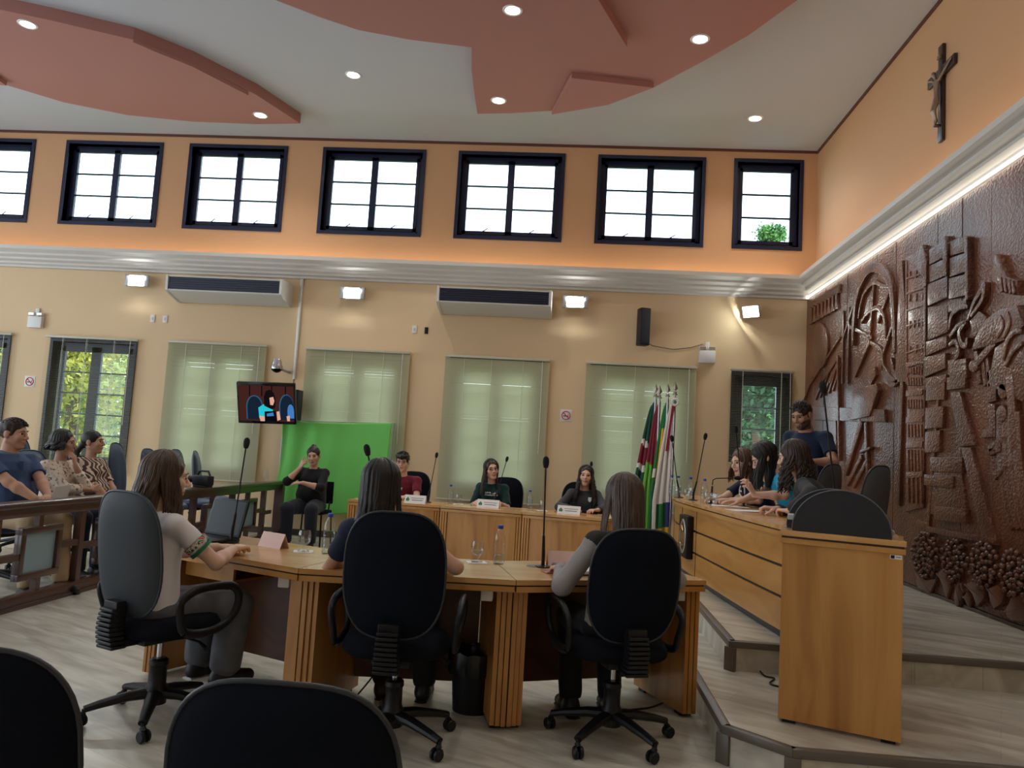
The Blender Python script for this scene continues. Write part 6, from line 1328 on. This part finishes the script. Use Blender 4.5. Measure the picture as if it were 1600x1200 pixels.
    ctx = dict(t=t, arms=arms, N=N, up=up, up2=up2, mid=mid, pel=pel, Hc=Hc, Rh=Rh, W=W, h_=h_, ds=ds, ws=ws)
    if extras: extras(ctx)
    return t
def local(loc, rz, s, p): return tuple((Matrix.Translation(loc) @ Matrix.Rotation(rz, 4, 'Z') @ Matrix.Diagonal((s, s, s, 1))).inverted() @ Vector(p))
def ldir(rz, d): return tuple(Matrix.Rotation(-rz, 3, 'Z') @ Vector(d))
def sleeve_ring(name, mat, frac0, frac1, r, sides=(1, -1), rad_=.062):
    def f(c):
        for q in sides:
            a, e, w = c['arms'][q]; p0 = a + (e - a) * frac0; p1 = a + (e - a) * frac1; mb = MB(); mb.tube([p0, p1], rad_, 24, cap=False); mb.build(name, mat, c['t'], 60)
    return f
def collar(mat, r=.066):
    def f(c):
        N, u = c['N'], c['up2']; mb = MB(); pts = [N + u * .018 - u * (.005 + .018 * max(0, math.cos(a))) + V3((r * math.sin(a), r * .92 * math.cos(a) + .004, 0)) for a in np.linspace(0, 2 * PI, 25)]; mb.tube(pts, .013, 8, flat=1.3); mb.build('collar', mat, c['t'], 60)
    return f
JEANG = cloth('grey_jeans', rgb(92, 94, 100), .38, vs=16); BLK = cloth('black', rgb(22, 22, 26)); DKN = cloth('dark_trousers', rgb(34, 36, 48)); BEIGE = cloth('beige_trousers', rgb(168, 146, 116)); DNAVY = cloth('navy_trousers', rgb(26, 30, 44)); SHOEK = plain('shoe_black', rgb(26, 24, 26), 0.5); SOLEW = plain('sole_white', rgb(215, 208, 205), 0.6)
GG = None
# front row, seen from behind
a_loc, a_rz, a_s = (-2.02, 3.70, 0), rad(-24), .97
LL = lambda l, r, s: (lambda p: local(l, r, s, p))
A = LL(a_loc, a_rz, a_s); AG = plain('cuff_green', rgb(24, 110, 70), 0.7)
def a_band(c):
    sleeve_ring('sleeve_cuff', AG, .60, .66, 0, (1, -1), .0625)(c)
    bm_ = ramp_mat('sleeve_band_print', [rgb(180, 60, 50), rgb(230, 225, 215), rgb(30, 100, 60)], (60, 60, 60), rough=.7, pos=[.42, .5, .56]); sleeve_ring('sleeve_band', bm_, .45, .555, 0, (1, -1), .0628)(c)
person('girl in a white shirt with green cuffs, left of the front row', a_loc, a_rz, 'light', dict(style='long', mat='brown', length=.24, wave=.006, n=120, fp=.03, front=62, bp=.03), cloth('white_shirt', rgb(226, 222, 226), .03), JEANG, SHOEK,
       dict(hip=.55, lean=.03, side=rad(-4), head=(rad(-26), rad(-4), 0), Rw=A((-1.74, 3.98, .795)), Lw=A((-1.86, 4.04, .79)), Rd=ldir(a_rz, (.05, 1, .05)), Ld=ldir(a_rz, (.6, .8, 0)), Rc=.35, Lc=.35, Rp=(.8, -.5, -.6), Lp=(-.8, -.3, -.6), legyaw=rad(-2), bag=.026, shin=-.04, shin2=.2, footz=.085, sole=SOLEW, hem=-.03), a_s, sleeve=.6, h=.0052, extras=a_band, seed=3)
b_loc, b_rz, b_s = (-.82, 3.80, 0), rad(4), .98; Bf = LL(b_loc, b_rz, b_s)
person('dark-haired girl in navy hidden by the middle chair of the front row', b_loc, b_rz, 'mid', dict(style='long', mat='black', length=.27, wave=.002, n=150, front=70, bp=.02, fp=.02, out=.10, wide=.025), cloth('navy_tee', rgb(34, 42, 66)), BLK, SHOEK,
       dict(hip=.575, lean=.06, side=rad(-14), head=(rad(-8), rad(-6), rad(-3)), Lw=Bf((-1.02, 4.04, .80)), Rw=Bf((-.62, 4.06, .80)), Lp=(-1, -.6, -.5), Rp=(1, -.4, -.6), shin=.1), b_s, sleeve=.62, h=.0062, seed=5)
c_loc, c_rz, c_s = (.27, 3.98, 0), rad(16), .97; Cf = LL(c_loc, c_rz, c_s)
person('girl with long straight brown hair and grey-sleeved jacket, right of the front row', c_loc, c_rz, 'light', dict(style='long', mat='brown', length=.30, wave=.002, n=150, front=72, bp=.03, fp=.03, r=.0075), [cloth('olive_black_jacket', rgb(38, 38, 34)), cloth('grey_sleeve', rgb(150, 146, 144), .05)], BLK, SHOEK,
       dict(hip=.575, lean=.04, side=rad(4), head=(rad(6), rad(-8), 0), Lw=Cf((-.02, 4.14, .80)), Rw=Cf((.42, 4.34, .80)), Lp=(-.75, -.3, -1), Rp=(.8, -.4, -.6), top_name='jacket', shin=-.08, hem=-.05), c_s, sleeve=1.9, h=.0062, seed=6)
# back row
def rstar(c):
    o = c['mid'] + V3((.005, c['ds'][2] + .026 + .0, .05)); M = frame(o, (-1, 0, 0), (0, -.06, 1)); mb = MB(); text_mesh('R', .075, M @ TR(-.015, .02, .0), mb); mb.prism([(.03 + .026 * math.cos(PI / 2 + k * PI / 5) * (1 if k % 2 == 0 else .45), -.035 + .026 * math.sin(PI / 2 + k * PI / 5) * (1 if k % 2 == 0 else .45)) for k in range(10)], 0, .002, M); mb.build('shirt_print', PAPER, c['t'], 0)
d_loc, d_rz = (-2.10, 9.62, 0), rad(180); Df = LL(d_loc, d_rz, .98)
person('boy with black hair and glasses in a maroon shirt at the back desk', d_loc, d_rz, 'light', dict(style='short', mat='black', fringe=True, tuft=True, vol=.008), cloth('maroon', rgb(112, 28, 48)), DKN, SHOEK, dict(hip=.575, lean=.08, head=(rad(4), rad(-3), 0), Rw=Df((-2.22, 9.25, .80)), Lw=Df((-1.95, 9.22, .79)), Rd=(-.4, 1, 0), Ld=(.4, 1, 0)), .98, False, .92, glasses=True, extras=rstar, seed=7)
def white_words(c):
    o = c['mid'] + V3((0, c['ds'][2] + .045, .035)); M = frame(o, (-1, 0, 0), (0, -.1, 1)); mb = MB(); rg = random.Random(2)
    for row, (x0, x1, y) in enumerate(((-.075, .0, .022), (-.075, .075, -.008))):
        x = x0
        while x < x1: w = rg.uniform(.009, .013); mb.box(x, y - .009, 0, x + w * .35, y + .010, .002, 0, M); mb.box(x, y - .009 + rg.choice((0, .008, .015)), 0, x + w, y - .004 + rg.choice((0, .008, .012)), .002, 0, M); x += w + .004
    mb.prism([(.01, .012), (.04, .018), (.06, .04), (.045, .018), (.075, .024), (.04, .008)], 0, .002, M); mb.build('shirt_print', PAPER, c['t'], 0)
e_loc, e_rz = (-.92, 9.52, 0), rad(178); Ef = LL(e_loc, e_rz, .96)
person('girl with glasses in a dark green printed shirt at the back desk', e_loc, e_rz, 'light', dict(style='long', mat='darkbrown', length=.31, wave=.003, fp=.08, front=66, bp=.02, n=110), cloth('dark_green', rgb(20, 52, 50)), DKN, SHOEK, dict(hip=.575, lean=.06, side=rad(3), head=(rad(22), rad(2), rad(10)), Rw=Ef((-1.08, 9.20, .79)), Lw=Ef((-.82, 9.16, .79))), .96, True, 1.0, sleeve=.85, glasses=True, extras=white_words, seed=8)
def crest(c):
    o = c['mid'] + V3((-.06, c['ds'][2] + .066, .06)); M = frame(o, (-1, 0, 0), (0, 0, 1)); mb = MB(); mb.prism([(-.02, .03), (.02, .03), (.02, -.01), (0, -.03), (-.02, -.01)], -.02, .002, M); mb.build('chest_crest', PAPER, c['t'], 0)
f_loc, f_rz = (.18, 9.42, 0), rad(184); Ff = LL(f_loc, f_rz, .96)
person('girl with long curly dark hair in a grey jacket, right of the back desk', f_loc, f_rz, 'light', dict(style='long', mat='darkbrown', length=.34, wave=.020, freq=2.8, fp=.08, front=62, n=140, r=.009, out=.32, wide=.03), cloth('charcoal', rgb(66, 66, 70)), DKN, SHOEK, dict(hip=.57, lean=.12, head=(rad(-6), rad(2), rad(-4)), Rw=Ff((.02, 9.0, .795)), Lw=Ff((.34, 8.95, .795)), Rp=(1, -.2, -.6), Lp=(-1, -.2, -.6), Rd=(-.8, .6, 0), Ld=(.8, .6, 0), top_name='jacket'), .96, True, 1.02, sleeve=1.9, extras=crest, seed=9)
# interpreter
g_loc, g_rz = (-3.42, 10.12, 0), rad(180)
def vneck(c):
    N, u = c['N'], c['up2']; mb = MB()
    for q in (1, -1): mb.tube([N + V3((q * .062, -.02, .012)), N + V3((q * .05, .06, -.02)), N + V3((q * .012, .098, -.10))], [.012, .014, .008], 8, flat=.5)
    mb.build('collar', BLK, c['t'], 60)
person('interpreter in a black shirt signing in front of the green cloth', g_loc, g_rz, 'mid', dict(style='tied', mat='darkbrown', bun=(0.0, -.062, .108)), BLK, DKN, SHOEK, dict(hip=.575, lean=-.02, head=(rad(8), rad(-8), rad(6)), Rw=(.12, .21, 1.045), Rd=(-.45, .10, .9), Rn=(-.6, -.7, .2), Rc=.75, Rpoint=1, Lw=(.03, .30, .86), Ld=(.95, .05, -.05), Ln=(0, -.3, -1), Lc=.35, Rp=(.9, .2, -1), Lp=(-.9, .1, -.7), knee=(.43, .3), shin=-.05, hem=-.06, bag=.018), .98, True, 1.22, sleeve=1.25, h=.0055, extras=vneck, seed=10)
ic = thing('side_chair', 'plain black chair with thin metal legs under the interpreter', 'chair', (-3.42, 10.18, 0), rad(180)); MB().box(-.22, -.2, .43, .22, .22, .475, .02).build('seat', BLACKF, ic); MB().box(-.2, -.26, .55, .2, -.235, .85, .012).build('backrest', BLACKF, ic)
for x in (-.2, .2):
    for y in (-.22, .2): MB().tube([(x, y, .43), (x * 1.08, y * 1.1, 0.012)], .012, 8).build('leg', BLACKP, ic)
mb = MB(); mb.tube([(-.16, -.2, .44), (-.16, -.248, .6), (-.16, -.25, .8)], .011, 8); mb.tube([(.16, -.2, .44), (.16, -.248, .6), (.16, -.25, .8)], .011, 8); mb.build('back_frame', BLACKP, ic)
# audience behind the railing
POLO = cloth('blue_polo', rgb(58, 78, 116), .05); h_rz = rad(-104); h_loc = (-4.72, 6.22, 0)
def man_x(c):
    collar(plain('collar_grey', rgb(96, 106, 124), .8), .074)(c); o = c['mid']; mb = MB(); M = frame(o + V3((0, c['ds'][2] + .022, .02)), (-1, 0, 0), (0, -.05, 1)); mb.box(-.014, .02, -.03, .014, .10, -.010, 0, M); mb.build('placket', cloth('polo_placket', rgb(50, 68, 102)), c['t'], 0); 
person('man in a blue polo shirt and beige trousers sitting behind the railing', h_loc, h_rz, 'tan', dict(style='short', mat='darkbrown', vol=.004, tuft=True), POLO, BEIGE, SHOEK, dict(hip=.655, lean=-.12, head=(rad(22), rad(-2), 0), Rw=(.06, .37, .78), Lw=(-.05, .39, .79), Rd=(-.8, .5, -.1), Ld=(.75, .6, -.1), Rc=.5, Lc=.5, Rp=(1, -.3, -.4), Lp=(-1, -.3, -.4), knee=(.43, .28), shin=.05), 1.0, False, 1.18, sleeve=.72, h=.0055, extras=man_x, seed=12)
FLOR = ramp_mat('cloth_floral_cream', [rgb(120, 84, 74), rgb(222, 206, 190), rgb(232, 220, 206)], (38, 38, 38), rough=.8, pos=[.36, .46, .8])
i_loc, i_rz = (-4.84, 7.02, 0), rad(-100)
person('woman with curly dark hair and floral blouse resting her chin on her hand', i_loc, i_rz, 'tan', dict(style='long', mat='black', length=.085, wave=.022, freq=3.4, n=150, front=62, fp=.0, bp=.01, out=.25, r=.012), FLOR, DNAVY, SHOEK, dict(hip=.645, lean=-.04, head=(rad(22), rad(0), 0), Lw=(-.03, .15, 1.075), Ld=(.1, -.2, .95), Ln=(.3, -.9, .1), Lc=1.1, Lp=(-.5, .3, -1), Rw=(-.16, .24, .84), Rd=(-.95, .1, .1), Rn=(0, -1, -.2), Rp=(1, -.1, -.6), Rc=.5), .95, True, 1.12, sleeve=1.6, h=.0055, seed=13)
WAVY = ramp_mat('cloth_brown_swirl', [rgb(70, 44, 38), rgb(74, 46, 40), rgb(200, 178, 160)], (6, 6, 16), rough=.75, dist=9, detail=1, kind='wave', pos=[.1, .55, .72])
j_loc, j_rz = (-5.02, 7.78, 0), rad(-98)
person('woman with dark hair tied back and a brown swirl-patterned blouse', j_loc, j_rz, 'tan', dict(style='tied', mat='black', bun=(0, -.10, -.03), tail=.14), WAVY, cloth('white_trousers', rgb(205, 200, 195)), SHOEK, dict(hip=.645, lean=-.06, head=(rad(18), rad(4), 0), Rw=(.05, .32, .68), Lw=(-.05, .34, .68), Rd=(-.7, .6, -.2), Ld=(.7, .6, -.2)), .96, True, 1.28, sleeve=.95, h=.006, seed=14)
AP = 'audience chairs behind the railing'
for (x, y, rz_, lb, fb, tp_) in ((-4.81, 6.24, -100, 'blue and black audience chair under the man in the polo shirt', BLUEF, 1.12), (-4.93, 7.03, -97, 'audience chair under the woman in the floral blouse', BLUEF, 1.14), (-5.08, 7.80, -95, 'audience chair under the woman in the swirl-patterned blouse', BLUEF, 1.18), (-5.95, 8.2, -92, 'empty blue-backed chair behind the women, in front of the open blind', BLUEF, 1.26), (onY(187, 705, 8.3).x + .25, 8.3, -80, 'empty dark chair just right of the woman in the swirl-patterned blouse', BLUEF, 1.24), (onY(234, 715, 8.95).x + .25, 8.95, -86, 'empty blue chair left of the head of the student in white', BLUEF, 1.18), (onY(278, 715, 9.6).x + .25, 9.6, -84, 'empty blue chair partly hidden by the head of the student in white', BLUEF, 1.18), (onY(313, 715, 10.35).x + .22, 10.35, -74, 'empty blue chair below the closed blind near the video camera', BLUEF, 1.16)):
    make_chair(lb, (x, y, 0), rad(rz_), AP, arms=False, fab=fb, shell=BLUEF if 'blue' in lb else SHELLB, back_top=tp_, base_rot=.4 + y, seat_z=.52, back_w=.215)
# people at the curved table on the platform
GREYV = plain('grey_chair_shell', rgb(82, 90, 96), .5)
def K(loc, rz, s): return LL(loc, rz, s)
k_loc, k_rz = (1.95, 5.97, Z2), rad(68); kf = K(k_loc, k_rz, .98)
person('curly-haired girl in a charcoal jacket nearest the lectern at the curved table', k_loc, k_rz, 'light', dict(style='long', mat='darkbrown', length=.28, wave=.020, freq=3.0, n=140, front=64, out=.16, fp=.03, bp=.03, r=.009, wide=.02), cloth('charcoal_jacket', rgb(52, 52, 56)), DKN, SHOEK, dict(hip=.575, lean=.42, hunch=.1, head=(rad(-8), rad(-12), 0), Lw=kf((1.60, 5.78, TZ + .05)), Rw=kf((1.56, 5.95, TZ + .05)), Ld=(.7, .7, 0), Rd=(-.3, .9, .1), Rc=.9, Lc=.8, Lp=(-1, -.2, -.3), Rp=(1, -.2, -.4), top_name='jacket'), .98, True, 1.05, sleeve=1.9, h=.0058, seed=15)
TEAL = cloth('teal_shirt', rgb(28, 150, 186), .04); l_loc, l_rz = (1.99, 6.80, Z2), rad(76); lf = K(l_loc, l_rz, 1.0)
def pen(c):
    a, e, w = c['arms'][-1]; d = unit((.0, .9, .4)); p = w + V3((.0, .09, .06)); mb = MB(); mb.tube([p - V3((.03, .0, -.07)), p + V3((.05, .03, -.07))], .0045, 8); mb.build('pen', WHITEP, c['t'])
person('girl in a teal shirt bowing over papers at the curved table', l_loc, l_rz, 'light', dict(style='long', mat='black', length=.30, wave=.003, n=140, front=58, fp=.04, bp=.01, r=.008), TEAL, DKN, SHOEK, dict(hip=.575, lean=.40, hunch=.15, head=(rad(6), rad(-34), 0), Lw=lf((1.50, 6.42, TZ + .13)), Ld=ldir(l_rz, (-.55, -.2, .8)), Ln=ldir(l_rz, (-.6, .6, -.4)), Lc=.55, Rw=lf((1.42, 6.68, TZ + .045)), Rd=(-.1, 1, -.1), Rc=.25, Lp=(-1, -.3, -.5), Rp=(.9, -.2, -.6)), 1.0, True, 1.0, sleeve=.62, h=.0055, seed=16)
mm_ = cloth('navy_print_tee', rgb(24, 32, 58)); m_loc, m_rz = (1.88, 7.42, Z2), rad(104); mf = K(m_loc, m_rz, .96)
def ring_print(c):
    o = c['mid'] + V3((0, c['ds'][2] + .05, .03)); M = frame(o, (-1, 0, 0), (0, 0, 1)); mb = MB(); mb.tube([(M @ Vector((.055 * math.cos(a), .055 * math.sin(a), 0)))[:] for a in np.linspace(0, 2 * PI, 24)], .007, 6); mb.box(-.03, -.008, -.004, .03, .008, .004, 0, M); mb.build('shirt_print', PAPER, c['t'], 0)
person('girl in a navy printed shirt at the far side of the curved table', m_loc, m_rz, 'light', dict(style='long', mat='midbrown', length=.20, wave=.004, n=90, front=66, fp=.04, bp=.02), mm_, DKN, SHOEK, dict(hip=.56, lean=.50, hunch=.1, side=0, head=(rad(14), rad(-10), rad(4)), Rw=mf((1.36, 7.22, TZ + .045)), Lw=mf((1.44, 7.02, TZ + .05)), Rd=(-.2, 1, 0), Ld=(.3, 1, 0), Lp=(-1, -.2, -.4), Rp=(1, -.2, -.4)), .96, True, .98, sleeve=.62, h=.0058, extras=ring_print, seed=17)
n_loc, n_rz = (2.26, 7.42, Z2), rad(126); nf = K(n_loc, n_rz, 1.0)
n_loc = (2.41, 7.96, Z2); nf = K(n_loc, n_rz, 1.03)
person('bearded man in a navy t-shirt standing behind the curved table', n_loc, n_rz, 'tan', dict(style='short', mat='darkbrown', vol=.006, tuft=True), cloth('navy_tshirt', rgb(24, 36, 62)), cloth('dark_jeans', rgb(36, 42, 58)), SHOEK, dict(hip=.93, lean=.15, hunch=.08, legs='stand', head=(rad(4), rad(-24), 0), Lw=nf((2.27, 7.50, Z2 + 1.13)), Ld=ldir(n_rz, (-.6, -.6, -.5)), Ln=ldir(n_rz, (0, 0, -1)), Lc=.6, Rw=nf((2.10, 7.80, Z2 + .98)), Rd=ldir(n_rz, (-1, 0, -.3)), Rc=.5, Lp=(-.7, -.5, -.8), Rp=(.7, -.5, -.8), hem=-.08), 1.03, False, 1.05, sleeve=.66, h=.0055, beard='stubble', seed=18)
for (x, y, rz_, lb) in ((2.08, 6.06, 46, 'grey-black chair of the curly-haired girl at the curved table'), (2.02, 6.92, 48, 'grey-black chair of the girl in teal at the curved table'), (2.02, 7.52, 62, 'grey-black chair of the girl in navy at the curved table')):
    make_chair(lb, (x, y, Z2), rad(rz_), 'chairs at the curved table', shell=GREYV, fab=plain('grey_chair_vinyl', rgb(74, 82, 88), .5) if 'grey_chair_vinyl' not in bpy.data.materials else bpy.data.materials['grey_chair_vinyl'], back_top=1.11, arms=True, base_rot=x)
for (x, y, rz_, lb) in ((-2.04, 9.78, 178, 'black chair of the boy in maroon at the back desk'), (-.84, 9.70, 172, 'black chair of the girl in dark green at the back desk'), (.16, 9.58, 184, 'black chair of the curly-haired girl at the back desk')): make_chair(lb, (x, y, 0), rad(rz_), 'chairs at the back desk', shell=SHELLB, back_top=1.07, arms=True, base_rot=x)

# sheet of paper held at the knee by the woman in the floral blouse
ps = thing('paper_sheet', 'white sheet of paper upright in front of the woman in the floral blouse', 'paper', onX(96, 770, -4.52), rad(-100)); MB().box(-.085, -.001, -.07, .085, .001, .07, 0, TR(0, 0, 0, 0, rad(-20), rad(6))).build('sheet', PAPER, ps, 0)
# ------------------------------------------------------------------ outside, seen through the windows
LEAFM = {k: ramp_mat('foliage_' + k, c, (1.5, 1.5, 1.5), rough=.6, pos=[.3, .7]) for k, c in (('green', [rgb(40, 84, 44), rgb(96, 150, 66)]), ('dark', [rgb(20, 56, 40), rgb(56, 104, 60)]), ('autumn', [rgb(110, 140, 52), rgb(206, 196, 84)]))}
BARK = plain('bark', rgb(84, 66, 52), .9)
def tree(x, y, z, r, hgt, kind, label, n=9000, seed=0, leaf=.085):
    t = thing('tree', label, 'tree', (x, y, -1.0), 0, 'trees outside the windows'); rng = np.random.RandomState(seed)
    MB().tube([(0, 0, 0), (.1, 0, z - r * .4 + 1), (0, .1, z + 1)], [.2, .14, .05], 8).build('trunk', BARK, t)
    cl = rng.normal(size=(26, 3)); cl /= np.linalg.norm(cl, axis=1)[:, None]; cl *= rng.uniform(.3, .9, (26, 1)); cen = cl * np.array([r, r * .7, hgt]) + np.array([0, 0, z + 1])
    i = rng.randint(0, 26, n); p = cen[i] + rng.normal(size=(n, 3)) * r * .22; a = rng.normal(size=(n, 3)); a /= np.linalg.norm(a, axis=1)[:, None]; b = np.cross(a, rng.normal(size=(n, 3))); b /= np.linalg.norm(b, axis=1)[:, None]; sz = rng.uniform(.5, 1.1, (n, 1)) * leaf
    V = np.stack([p - a * sz, p + b * sz * .6, p + a * sz, p - b * sz * .6], 1).reshape(-1, 3); Q = np.arange(4 * n).reshape(-1, 4); np_mesh('foliage', V, Q, LEAFM[kind], t, smooth=False)
tree(-10.7, 15.6, 2.6, 1.7, 2.6, 'autumn', 'yellow-green tree just outside the open blind at the left', seed=1)
tree(-13.0, 20.3, 3.2, 2.1, 3.2, 'green', 'green tree behind the yellow-green one, outside the left open blind', seed=2)
tree(-17.2, 20.6, 3.0, 1.5, 3.0, 'green', 'green tree outside the window at the far left edge', seed=3)
tree(-16.4, 26.0, 3.6, 2.8, 3.6, 'autumn', 'tall yellowish tree farthest back outside the left open blind', seed=8)
tree(3.6, 15.8, 2.4, 1.35, 2.6, 'dark', 'dark green tree just outside the small window by the mural', seed=4)
tree(5.0, 20.4, 2.9, 1.8, 2.8, 'green', 'lighter green tree behind the dark one outside the small window', seed=5)
tree(6.4, 26.0, 3.4, 2.8, 3.4, 'dark', 'tall dark tree farthest back outside the small window', seed=7)
p_ = onY(1203, 368, 34.0); tree(p_.x, 34.0, p_.z, 0.70, .42, 'green', 'leafy treetop showing in the bottom of the narrow upper window', n=3000, seed=6, leaf=.085)
GRASS = plain('outside_grass', rgb(92, 120, 70), .9, var=.2, vscale=.8); mb = MB(); mb.box(-40, D + 0.25, -1.1, 40, 60, -1.0); struct('ground_outside', mb, GRASS)
aw = thing('awning', 'pale awning roof outside the bottom of the small window by the mural', 'awning', (3.1, 13.4, 1.05)); mb = MB(); mb.add([(-.9, -.6, .62), (.9, -.6, .0), (.9, 1.2, .05), (-.9, 1.2, .67), (-.9, -.6, .66), (.9, -.6, .04), (.9, 1.2, .09), (-.9, 1.2, .71)], [(0, 3, 2, 1), (4, 5, 6, 7), (0, 1, 5, 4), (2, 3, 7, 6), (1, 2, 6, 5), (3, 0, 4, 7)]); mb.build('roof_sheet', plain('awning_blue_white', rgb(196, 214, 232), .5), aw, 0)
for x, zt_ in ((-.8, .6), (.8, .03)):
    for y in (-.5, 1.1): MB().tube([(x, y, -2.2), (x, y, zt_)], .04, 8).build('post', GREYM, aw)
